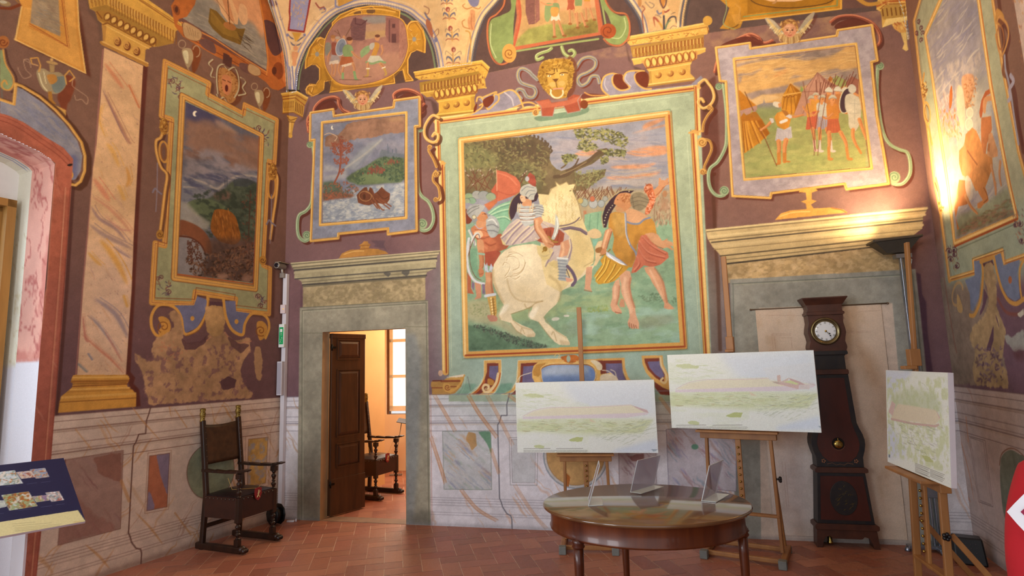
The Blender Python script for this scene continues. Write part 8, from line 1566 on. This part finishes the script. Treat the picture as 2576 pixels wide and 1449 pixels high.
for Pq,cols in(('-80,270 165,240 262,390 -80,425',['#c9d4dc','#8a9a90','#b5784a','#e0d8d0']),('190,262 355,245 400,320 245,338',['#c9b8b0','#9a5c50','#b8b0c0','#d8c8b0']),('343,232 510,215 562,315 412,335',['#8a98b8','#b06a44','#c8b0a0','#9aa8b0']),('-80,590 45,585 75,655 -80,690',['#c0c8c0','#a8b0b0']),('18,525 325,483 428,650 110,700',['#9aa880','#a8642c','#c0cdd0','#7a5c48','#d8ccc0']),('370,540 545,522 565,585 415,605',['#d0ccc8','#8a7098','#b88a60','#98a078']),('520,497 672,480 730,580 590,600',['#d8d4d8','#a06058','#8898a0','#b8a8a0'])):
    c.P(cols[0],Pq);c.within(Pq);c.clouds(Pq,cols[1],.45,5,1.4,1,seed=4,sharp=5);c.speckle(Pq,cols,60,(2,5),(4,12),None,7,.85);c.within();c.S('#e8e4e0',Pq,.8,closed=True,al=.6)
for x,y,l in((310,398,110),(472,380,105),(470,662,118),(645,636,90),(70,428,100),(210,700,140),(0,738,40)):c.S('#6a6c90',[(x/4.542,1130+y/4.542),((x+l)/4.542,1130+(y-l*.13)/4.542)],1.2,al=.7)
for i,(x,y,l) in enumerate(((140,855,240),(150,878,420),(170,900,520),(175,915,510),(178,930,480),(175,940,230),(845,828,90),(850,840,90))):
    q=0
    while q<l:d=18+(q*5+i*11)%32;c.S('#8f8460' if x<800 else '#b08a40',[((x+q)/4.542,1130+(y-q*.085)/4.542),((x+q+d)/4.542,1130+(y-(q+d)*.085)/4.542)],1.1,al=.7);q+=d+8
cells=np.ones((c.h,c.w),bool);cells[-1]=False;cells[:,-1]=False;inv(grid_mesh('print',c,cells,m=PRINT),ip)
clr=mat('clear_acrylic','#e8eaf0',.05,var=0,alpha=.28,spec=.6);t=MB()
for u in(.22,.78):p,q=bd.xyz(u,.08,-.014),bd.xyz(u,H_*.8,-.014);nn_=np.array([.003,.003,0])*0+bd.ex*.004;t.hexa([(p[0],p[1],0),(p[0]+nn_[0],p[1]+nn_[1],0),(q[0]+nn_[0],q[1]+nn_[1],0),(q[0],q[1],0),tuple(p),tuple(p+nn_),tuple(q+nn_),tuple(q)])
inv(t.build('stand',clr,None),ip);TX()
# ------------------------------------------------------------------ longcase clock
AX,NB,NF=5.53,.022,.16
ck_o=BACK.xyz(AX,0,0);clock=empty('longcase_clock',tuple(ck_o),math.atan2(BACK.d[1],BACK.d[0]),'tall painted longcase clock with a white dial, against the blocked doorway','clock')
K=lambda a,b,d:(a,-d,b)  # local: x along the wall, -y into the room
darkp=mat('dark_painted_case','#18181e',.45,var=.4,scale=18,bump=.06,col2='#2a2420');redw=mat('red_stained_panel','#38160f',.4,var=.3,scale=7,stretch=(1,1,.4),bump=.05,col2='#4c1f15');brw=mat('clock_brown_wood','#3a2018',.4,var=.3,scale=8,bump=.05,col2='#512e20')
sym=lambda h:[(w,z) for w,z in h]+[(-w,z) for w,z in h[::-1]]
def piece(nm,h,n0,n1,m,b=.002):t=MB();t.prism(sym(h),K,n0,n1);return t.build(nm,m,clock,b)
piece('plinth',[(.235,0),(.195,0),(.183,.05),(.165,.085),(.13,.095),(.115,.078),(.105,.075)][::-1]+[(.238,.0),(.225,.155)],NF-.03,NF,brw)
for s in(-1,1):t=MB();t.hexa([(s*.232,-NB,0),(s*.2,-NB,0),(s*.2,-NF+.03,0),(s*.232,-NF+.03,0),(s*.222,-NB,.155),(s*.19,-NB,.155),(s*.19,-NF+.03,.155),(s*.222,-NF+.03,.155)]);t.build('foot',brw,clock,.002)
piece('moulding',[(.232,.15),(.242,.158),(.242,.185),(.225,.196)],NB,NF+.02,brw)
base=piece('base',[(.216,.195),(.183,.612)],NB,NF,darkp);t=MB();t.prism(sym([(.19,.225),(.162,.582)]),K,NF,NF+.004);t.build('base_panel',redw,base)
t=MB();el=[(.105*math.cos(a*.2618),.405+.14*math.sin(a*.2618)) for a in range(24)];t.prism(el,K,NF+.004,NF+.009);t.build('medallion',darkp,base,.002)
r_=random.Random(4);t=MB()
for i in range(26):a=r_.random()*6.28;q=r_.random()**.5*.8;x,z=.1*q*math.cos(a),.405+.13*q*math.sin(a);t.tube([(x+.012*math.cos(k),-NF-.01,z+.008*math.sin(k*1.3)) for k in np.linspace(a,a+3,5)],.0009,5,False)
t.split('gilt_scroll',gilt,base)
piece('moulding',[(.19,.611),(.203,.617),(.203,.642),(.185,.655)],NB,NF+.02,brw)
TRK=[(.18,.655),(.18,.736),(.197,.79),(.207,.84),(.206,.88),(.196,.925),(.175,.975),(.16,1.02),(.133,1.43)]
trunk=piece('trunk',TRK,NB,NF,darkp)
t=MB();hp=[(.0,.69),(.08,.70),(.13,.745),(.155,.80),(.163,.85),(.155,.90),(.135,.96),(.118,1.03),(.097,1.40)];hole=[(.048*math.cos(a*.2618),.85+.05*math.sin(a*.2618)) for a in range(24)];t.prism(sym(hp[1:]),K,NF,NF+.004);t.build('trunk_door',redw,trunk)
t=MB();t.prism(hole,K,NF+.003,NF+.0055);t.build('pendulum_window',mat('window_dark','#0c0a08',.2,var=.1),trunk);t=MB();t.ball((.0,-NF-.008,.843),.036,20,1,.35,.95);t.tube([(0,-NF-.007,.87),(0,-NF-.007,.895)],.004);t.build('pendulum_bob',brass,trunk)
t=MB()
for i in range(14):a=-2.9+i*.19;t.ball((.053*math.cos(a),-NF-.005,.85+.056*math.sin(a)),.0025,6)
for s in(-1,1):
    for k in range(5):a=k*1.257;t.ball((s*.125+.012*math.cos(a),-NF-.002,.705+.012*math.sin(a)),.006,6,1,.4,1)
    t.tube([(s*.1,-NF-.002,.68),(s*.06,-NF-.002,.69),(s*.03,-NF-.002,.672),(0,-NF-.002,.68)],.0014,5,False)
t.split('painted_flower',mat('flower_paint','#8a5a3c',.6,var=.3),trunk)
piece('moulding',[(.13,1.43),(.137,1.437),(.137,1.462),(.128,1.472)],NB,NF+.015,brw);piece('neck',[(.125,1.47),(.122,1.585),(.135,1.6)],NB,NF-.01,darkp);piece('moulding',[(.135,1.598),(.146,1.606),(.14,1.632)],NB,NF+.015,darkp)
hood=piece('hood',[(.14,1.63),(.15,1.66),(.148,1.68),(.138,1.715),(.143,1.75),(.153,1.79),(.148,1.83),(.138,1.877),(.142,1.945)],NB,NF,brw);piece('moulding',[(.14,1.945),(.153,1.952),(.153,1.968),(.143,1.974)],NB,NF+.012,brw);piece('frieze',[(.143,1.974),(.136,2.0),(.146,2.04)],NB,NF,brw)
t=MB();n0,n1=NB,NF;t.hexa([(-.146,-n0,2.035),(.146,-n0,2.035),(.146,-n1,2.035),(-.146,-n1,2.035),(-.18,-n0,2.09),(.18,-n0,2.09),(.18,-n1-.035,2.09),(-.18,-n1-.035,2.09)]);t.box(-.181,.181,-n1-.036,-n0,2.088,2.1);t.build('cornice',brw,clock,.002)
DX,DZ_=-.012,1.803;t=MB();t.lathe([(.094,NF),(.118,NF),(.12,NF+.012),(.112,NF+.022),(.1,NF+.018),(.094,NF+.01)],(DX,0,DZ_),40,1,1,'y');bz=t.build('bezel',mat('aged_brass','#75684a',.3,metal=.9,var=.2),hood)
t=MB();t.lathe([(0,NF+.004),(.096,NF+.004),(.096,NF+.009),(.07,NF+.011),(0,NF+.013)],(DX,0,DZ_),40,1,1,'y');dial=t.build('dial',mat('white_enamel','#d8dce0',.15,var=.02,coat=.6),hood)
NUM=['XII','I','II','III','IIII','V','VI','VII','VIII','IX','X','XI']
def seg(x0,y0,x1,y1,cx,cz,a,w):R=lambda x,y:(cx+x*math.cos(a)+y*math.sin(a),-NF-.0155,cz-x*math.sin(a)+y*math.cos(a));t.beam(R(x0,y0),R(x1,y1),.0008,w,(0,1,0))
ink=mat('black_ink','#15141a',.4,var=0)
for i,s in enumerate(NUM):
    a=i*math.pi/6;cx,cz=DX+.074*math.sin(a),DZ_+.074*math.cos(a);wd={'I':.0042,'V':.008,'X':.008};x=-sum(wd[q] for q in s)/2
    t=MB()
    for q in s:
        h=.0105
        if q=='I':seg(x+.002,-h,x+.002,h,cx,cz,a,.0019)
        elif q=='V':seg(x,h,x+.0035,-h,cx,cz,a,.0021);seg(x+.007,h,x+.0035,-h,cx,cz,a,.001)
        else:seg(x,h,x+.007,-h,cx,cz,a,.0021);seg(x+.007,h,x,-h,cx,cz,a,.001)
        x+=wd[q]
    t.build('numeral',ink,dial)
for a,l in((math.radians(128),.048),(math.radians(141),.07)):t=MB();t.beam((DX,-NF-.018,DZ_),(DX+l*math.sin(a),-NF-.018,DZ_+l*math.cos(a)),.0012,.004,(0,1,0));t.ball((DX+l*.75*math.sin(a),-NF-.018,DZ_+l*.75*math.cos(a)),.006,8,1,.2,1);t.build('hand',ink,dial)
t=MB();t.ball((DX,-NF-.02,DZ_),.009,10,1,.5,1);t.build('hand_boss',brass,dial)
for x,n,z0,z1 in((-.12,.1,.012,.12),(.03,.06,.05,.13)):t=MB();t.lathe([(.001,z0),(.022,z0+.006),(.024,z0+.02),(.018,z0+.028),(.018,z1+.02),(.001,z1+.03)],(x,-n,0),16);t.build('clock_weight',brass,clock)
# ------------------------------------------------------------------ cloth hung on a rod behind the clock
CLp=Plane(BACK.xyz(0,0,.012)[:2],BACK.d);c=Canvas(CLp,4.99,6.02,.045,2.03,.006,'#cbb6a2',31);TX(1780,600,1.707)
c.clouds('200,250 1000,250 1000,1400 200,1400','#b89a7c',.4,30,1,1.6,seed=3,al=.5,sharp=2);c.P('#b09070','600,280 660,300 640,560 620,700 600,500',s=12,al=.35);c.P('#a8805c','640,420 720,520 760,640 700,640 650,540',s=10,al=.4);c.P('#c6c0c4','300,860 480,860 520,1340 180,1340',s=30,al=.6);c.P('#a88468','730,640 780,640 800,1000 780,1200 740,1000',s=14,al=.35)
for P_ in('600,398 700,398','600,404 700,404','275,410 360,408','278,416 356,414','276,412 282,480','288,420 292,478','640,316 740,308','320,960 340,1150','332,962 350,1150','250,330 400,330','310,426 360,426 362,470'):c.S('#a07c6c',P_,1.1,al=.6)
c.finish(.06);cells=np.ones((c.h,c.w),bool);cells[-1]=False;cells[:,-1]=False;cloth=grid_mesh('hanging_cloth',c,cells,m=FRESCO);tag(cloth,'pale canvas hanging from a thin rod behind the longcase clock','wall hanging')
t=MB();t.tube([tuple(BACK.xyz(4.95,2.032,.014)),tuple(BACK.xyz(6.075,2.032,.014))],.006);t.ball(tuple(BACK.xyz(4.95,2.032,.014)),.01);t.ball(tuple(BACK.xyz(6.075,2.032,.014)),.01);t.build('rod',mat('rod_wood','#5c4a38',.5),cloth);TX()
# ------------------------------------------------------------------ corner: conduit and the devices on it
white=mat('white_plastic','#d4d2da',.4,var=.03);F2=lambda u,z,n:tuple(BACK.xyz(u,z,n))
def bbox(m,u0,u1,z0,z1,n0,n1):return m.hexa([F2(u0,z0,n0),F2(u1,z0,n0),F2(u1,z0,n1),F2(u0,z0,n1),F2(u0,z1,n0),F2(u1,z1,n0),F2(u1,z1,n1),F2(u0,z1,n1)])
t=MB();bbox(t,.012,.062,.03,2.69,.002,.05);tag(t.build('conduit',white,None,.003),'white cable conduit running up the left corner','conduit')
t=MB();bbox(t,-.003,.06,1.33,1.70,.052,.10);sp=tag(t.build('column_speaker',mat('speaker_white','#c9c6cf',.5,var=.03),None,.005),'narrow white column loudspeaker on the corner conduit','loudspeaker');t=MB();bbox(t,.006,.052,1.345,1.685,.1,.103);t.build('grille',mat('grille_grey','#a8a4b0',.6,var=.1,scale=300),sp)
t=MB();bbox(t,-.002,.066,1.855,2.115,.052,.085);ex=tag(t.build('exit_sign',mat('sign_white','#e2e8e4',.4,var=.02),None,.004),'green and white emergency exit sign on the corner conduit','sign')
t=MB();bbox(t,.006,.058,1.89,2.08,.085,.087);gp=t.build('green_field',mat('exit_green','#149a58',.4,var=.04,emit=.15),ex);t=MB();bbox(t,.018,.046,2.025,2.06,.087,.089)
Q=lambda a,b:F2(.032+a,1.93+b,.0885)
for p,q,w in(((0,.05),(0,.085),.004),((0,.085),(-.01,.07),.003),((0,.085),(.01,.07),.003),((-.012,-.02),(.004,.01),.006),((.004,.01),(.016,.02),.004),((.002,.008),(-.012,.016),.004),((-.008,-.014),(.01,-.022),.004),((-.008,-.014),(-.018,-.03),.004)):t.beam(Q(*p),Q(*q),.001,w,tuple([*BACK.n,0]))
t.ball(Q(.01,.03),.005,8);t.build('running_figure',mat('sign_mark','#e8f4ec',.5,var=0),gp)
t=MB();bbox(t,.0,.062,2.235,2.335,.052,.075);sn=tag(t.build('sensor',mat('sensor_pink','#dccdcf',.4,var=.03),None,.006),'small pale sensor box below the security camera','sensor');t=MB();t.ball(F2(.042,2.285,.076),.006);t.build('led',mat('led_amber','#d8a020',.3,emit=1.0),sn)
cam_=empty('security_camera',F2(.03,2.7,.06),math.atan2(BACK.n[1],BACK.n[0]),'grey security camera at the top of the corner conduit','camera');gm=mat('camera_grey','#9c948c',.35,metal=.4,var=.05)
t=MB();t.lathe([(.0,-.07),(.03,-.07),(.034,-.06),(.034,.06),(.038,.066),(.03,.07)],(.05,-.012,.07),20,1,1,'x');t.build('body',gm,cam_);t=MB();t.lathe([(0,.0),(.027,0),(.024,.008),(.012,.004),(0,.006)],(.118,-.012,.07),20,1,1,'x');t.build('lens',mat('lens_black','#141622',.08,coat=.6),cam_)
t=MB();t.box(-.06,.1,-.05,.026,.105,.115);t.build('sun_shade',mat('shade_tan','#8a7a68',.5),cam_,.003);t=MB();t.box(-.01,.03,-.035,.015,-.06,-.005);t.tube([(.01,-.012,-.01),(.02,-.012,.04)],.014);t.build('bracket',gm,cam_,.003)
x,y,_=floor_at(688,1320);reel=empty('cable_reel',(x+.03,y-.02,0),math.radians(-35),'black cable reel on the floor behind the corner armchair','cable reel');t=MB()
for d in(-.045,.035):t.lathe([(.03,d),(.105,d),(.108,d+.005),(.105,d+.01),(.03,d+.01)],(0,0,.108),10,1,1,'y')
t.build('flange',blk,reel);t=MB();t.lathe([(.07,-.04),(.075,0),(.07,.04)],(0,0,.108),16,1,1,'y');t.build('cable_coil',blk,reel)
x,y,_=floor_at(735,1312);t=MB();t.box(x-.05,x+.03,y-.03,y+.0,0,.018);t.box(x+.035,x+.05,y-.01,y+.005,0,.03);tag(t.build('floor_adapter',white,None,.004),'small white power adapter on the floor beside the door frame','adapter')
# ------------------------------------------------------------------ right corner: floodlight stand, monitor, cable
alu=mat('aluminium','#8e94a0',.3,metal=.85,var=.1);lx,ly=3.375,4.87
ls=empty('floodlight_stand',(lx,ly,0),BACK.d[1]/BACK.d[0],'aluminium stand with an uplighting floodlight in the right corner','lamp')
for dx in(-.017,.017):t=MB();t.beam((dx,0,.04),(dx,0,2.42),.016,.045,(0,1,0));t.build('column',alu,ls,.003)
t=MB();t.beam((-.22,-.02,.035),(.19,-.02,.035),.06,.03);t.beam((0,-.12,.03),(0,.12,.03),.05,.03)
for dx,dy in((-.22,-.02),(.19,-.02),(0,-.12)):t.lathe([(.022,0),(.022,.012),(.015,.03)],(dx,dy,0),12)
t.build('base',alu,ls,.004);t=MB();t.box(-.05,.05,-.03,.03,.42,.6);t.build('clamp',alu,ls,.004)
hd=MB();z0,z1=2.45,2.555;V=[(-.13,-.05,z0),(.03,-.05,z0),(.03,.03,z0),(-.13,.03,z0),(-.235,-.1,z1),(.125,-.1,z1+.02),(.125,.07,z1+.02),(-.235,.07,z1)]
hd.add(V,[(0,1,2,3),(0,1,5,4),(1,2,6,5),(2,3,7,6),(3,0,4,7)]);hd.beam(V[4],V[5],.02,.02);hd.beam(V[5],V[6],.02,.02);hd.beam(V[6],V[7],.02,.02);hd.beam(V[7],V[4],.02,.02);ho=hd.build('lamp_head',mat('lamp_housing','#4a4640',.45,metal=.5,var=.1),ls)
t=MB();t.tube([(-.14,0,2.51),(.04,0,2.515)],.008);t.build('halogen_tube',mat('halogen','#fff0cc',.4,var=0,emit=30),ho);t=MB();t.box(-.06,.06,-.04,.04,2.405,2.44);t.tube([(.03,-.03,2.41),(.05,-.05,2.38),(.03,-.06,2.32),(.03,-.03,2.25)],.005,8);t.build('junction_box',alu,ho)
def spot(name,tgt,power,ang,blend=1.0):
    ld=bpy.data.lights.new(name,'SPOT');ld.energy=power;ld.color=(1,.76,.46);ld.spot_size=math.radians(ang);ld.spot_blend=blend;ld.shadow_soft_size=.05;o=bpy.data.objects.new(name,ld);COL.objects.link(o);o.location=(lx-.05,ly-.01,2.62);o.rotation_euler=(Vector(tgt)-Vector(o.location)).to_track_quat('-Z','Y').to_euler()
spot('floodlight_beam',tuple(BACK.xyz(5.5,3.0)),60,80);spot('floodlight_beam_right',tuple(RIGHT.xyz(.5,3.2)),110,90);spot('floodlight_beam_up',(lx-.6,ly-.9,5.5),150,140)
t=MB();x,y=3.425,4.60;an=math.radians(-30);R3=lambda a,b,z:(x+a*math.cos(an)-b*math.sin(an),y+a*math.sin(an)+b*math.cos(an),z)
t.hexa([R3(-.1,-.08,0),R3(.1,-.08,0),R3(.1,.08,0),R3(-.1,.08,0),R3(-.095,-.05,.19),R3(.085,-.05,.19),R3(.085,.07,.19),R3(-.095,.07,.19)]);mo=tag(t.build('stage_monitor',blk,None,.012),'small black amplifier box on the floor in the right corner','amplifier');t=MB()
for i,(a,z) in enumerate([(a,z) for a in(-.05,-.02,.01,.04) for z in(.09,.12,.15)]):t.ball(R3(a,-.082+z*.158+.004,z),.005,6)
t.split('control_knob',mat('knob_grey','#3c3c44',.5),mo)
t=MB();gx,gy,_=floor_at(2300,1372);t.tube([(gx+.06*math.cos(a),gy+.05*math.sin(a),.007) for a in np.linspace(0,6.2,20)],.006,8);tag(t.build('power_cable',blk),'black power cable coiled on the floor beside the floodlight base','cable')
# ------------------------------------------------------------------ small stand in the far room
fs=empty('barrier_stand',(-1.83,8.85,0),0,'thin grey stand with a small tray beyond the doorway','stand');t=MB();t.box(-.08,.1,-.04,.04,0,.012);t.build('base_plate',alu,fs,.002);t=MB();t.tube([(0,0,.01),(.02,0,.3),(.1,.0,.78)],.006);t.build('pole',alu,fs);t=MB();t.hexa([(.04,-.1,.78),(.24,-.1,.74),(.24,.1,.78),(.04,.1,.82),(.04,-.1,.79),(.24,-.1,.75),(.24,.1,.79),(.04,.1,.83)]);t.build('tray',mat('tray_slate','#4c4f58',.5),fs)
# ------------------------------------------------------------------ visitor in red at the right edge
def skin_body(name,verts,edges,radii,m,parent,sub=2):
    me=bpy.data.meshes.new(name);me.from_pydata(verts,edges,[]);o=link_mesh(name,me,m,parent);md=o.modifiers.new('skin','SKIN');md.use_smooth_shade=True;md.branch_smoothing=.6
    for i,r in enumerate(radii):sv=me.skin_vertices[0].data[i];sv.radius=r if isinstance(r,tuple) else(r,r);sv.use_root=(i==0)
    s=o.modifiers.new('sub','SUBSURF');s.levels=sub;s.render_levels=sub;return o
flesh=mat('skin','#c08a6c',.55,var=.06,scale=20);redc=mat('red_fleece','#a8121e',.85,var=.1,scale=8,bump=.1);jean=mat('dark_trousers','#24283a',.8,var=.15,scale=30);hairm=mat('brown_hair','#2e1d14',.6,var=.3,scale=60,bump=.3)
pr=empty('person',(1.305,1.30,0),math.radians(8),'person in a red top with a white diamond patch, cut by the right edge','person')
V=[(0,0,.92),(0,0,1.05),(0,0,1.2),(0,.0,1.32),(0,0,1.4),(0,-.01,1.46),(0,-.02,1.53),(0,-.03,1.6)];E_=[(i,i+1) for i in range(7)];R=[(.15,.11),(.13,.1),(.15,.11),(.16,.11),(.075,.07),(.052,.052),(.075,.085),(.07,.085)]
for s in(-1,1):n=len(V);V+=[(s*.17,0,1.335),(s*.215,.01,1.1),(s*.2,-.09,.9),(s*.19,-.13,.82)];E_+=[(3,n),(n,n+1),(n+1,n+2),(n+2,n+3)];R+=[.052,.043,.03,.026]
for s in(-1,1):n=len(V);V+=[(s*.09,0,.86),(s*.1,-.01,.5),(s*.1,.02,.1),(s*.1,-.1,.035)];E_+=[(0,n),(n,n+1),(n+1,n+2),(n+2,n+3)];R+=[.085,.056,.04,(.036,.03)]
for s in(-1,1):
    for k in range(4):n=len(V);h=11 if s<0 else 15;x=s*.19+(k-1.5)*.019;V+=[(x,-.17,.79),(x,-.2,.765-.004*abs(k-1)),(x,-.195,.74)];E_+=[(h,n),(n,n+1),(n+1,n+2)];R+=[.011,.0085,.0075]
    n=len(V);V+=[(s*.155,-.145,.8),(s*.145,-.165,.785)];E_+=[(h,n),(n,n+1)];R+=[.012,.009]
t=MB();DP=[(-.75,1.235),(.1,1.315),(.95,1.235),(.1,1.155)]
def slv(a,z,r=.075):return(-.205-r*math.cos(a*1.0+.9),-r*math.sin(a+.9),z)
def wrap(u0,z0,s,r):
    n=8;V=[slv(u0+s*(i/n*2-1)*.85*1.0,z0+s*0+(j/n*2-1)*s*.08*(1-abs(i/n*2-1)),r) for i in range(n+1) for j in range(n+1)];t.add(V,[(i*(n+1)+j,(i+1)*(n+1)+j,(i+1)*(n+1)+j+1,i*(n+1)+j+1) for i in range(n) for j in range(n)],True)
wrap(.0,1.262,1,.078);t.build('sleeve_patch',mat('patch_white','#dcd8dc',.8,var=.03),pr);t=MB();wrap(-.34,1.268,.2,.081);wrap(.2,1.25,.2,.081);t.split('patch_emblem',mat('patch_crimson','#8a1a3c',.8,var=.05),pr)
body=skin_body('body',V,E_,R,flesh,pr)
V=[(0,0,.9),(0,0,1.05),(0,0,1.2),(0,0,1.32),(0,-.004,1.405)];E_=[(0,1),(1,2),(2,3),(3,4)];R=[(.17,.13),(.155,.12),(.17,.125),(.165,.12),(.07,.07)]
for s in(-1,1):n=len(V);V+=[(s*.165,0,1.33),(s*.205,.0,1.2),(s*.22,.01,1.09),(s*.205,-.07,.93)];E_+=[(3,n),(n,n+1),(n+1,n+2),(n+2,n+3)];R+=[.068,.064,.056,.045]
skin_body('red_top',V,E_,R,redc,pr)
V=[(0,0,.93),(0,0,.88)];E_=[(0,1)];R=[(.165,.125),(.15,.12)]
for s in(-1,1):n=len(V);V+=[(s*.095,0,.8),(s*.1,-.01,.5),(s*.1,.02,.09)];E_+=[(1,n),(n,n+1),(n+1,n+2)];R+=[.1,.072,.056]
skin_body('trousers',V,E_,R,jean,pr)
t=MB();t.ball((0,.0,1.63),.1,20,.9,1.05,1.1);t.ball((0,.05,1.57),.085,16,.95,.8,1.2);t.build('hair',hairm,pr)
t=MB()
for s in(-1,1):t.ball((s*.03,-.112,1.6),.012,10,1,.6,.7);t.ball((s*.079,-.025,1.585),.022,8,.4,.8,1.2)
t.ball((0,-.125,1.572),.015,8,.8,1.1,1.4);t.ball((0,-.11,1.54),.02,8,1,.4,.3);t.build('face_features',flesh,pr)
for s in(-1,1):t=MB();t.ball((s*.1,-.07,.04),.06,12,.75,1.9,.65);t.build('shoe',blk,pr)
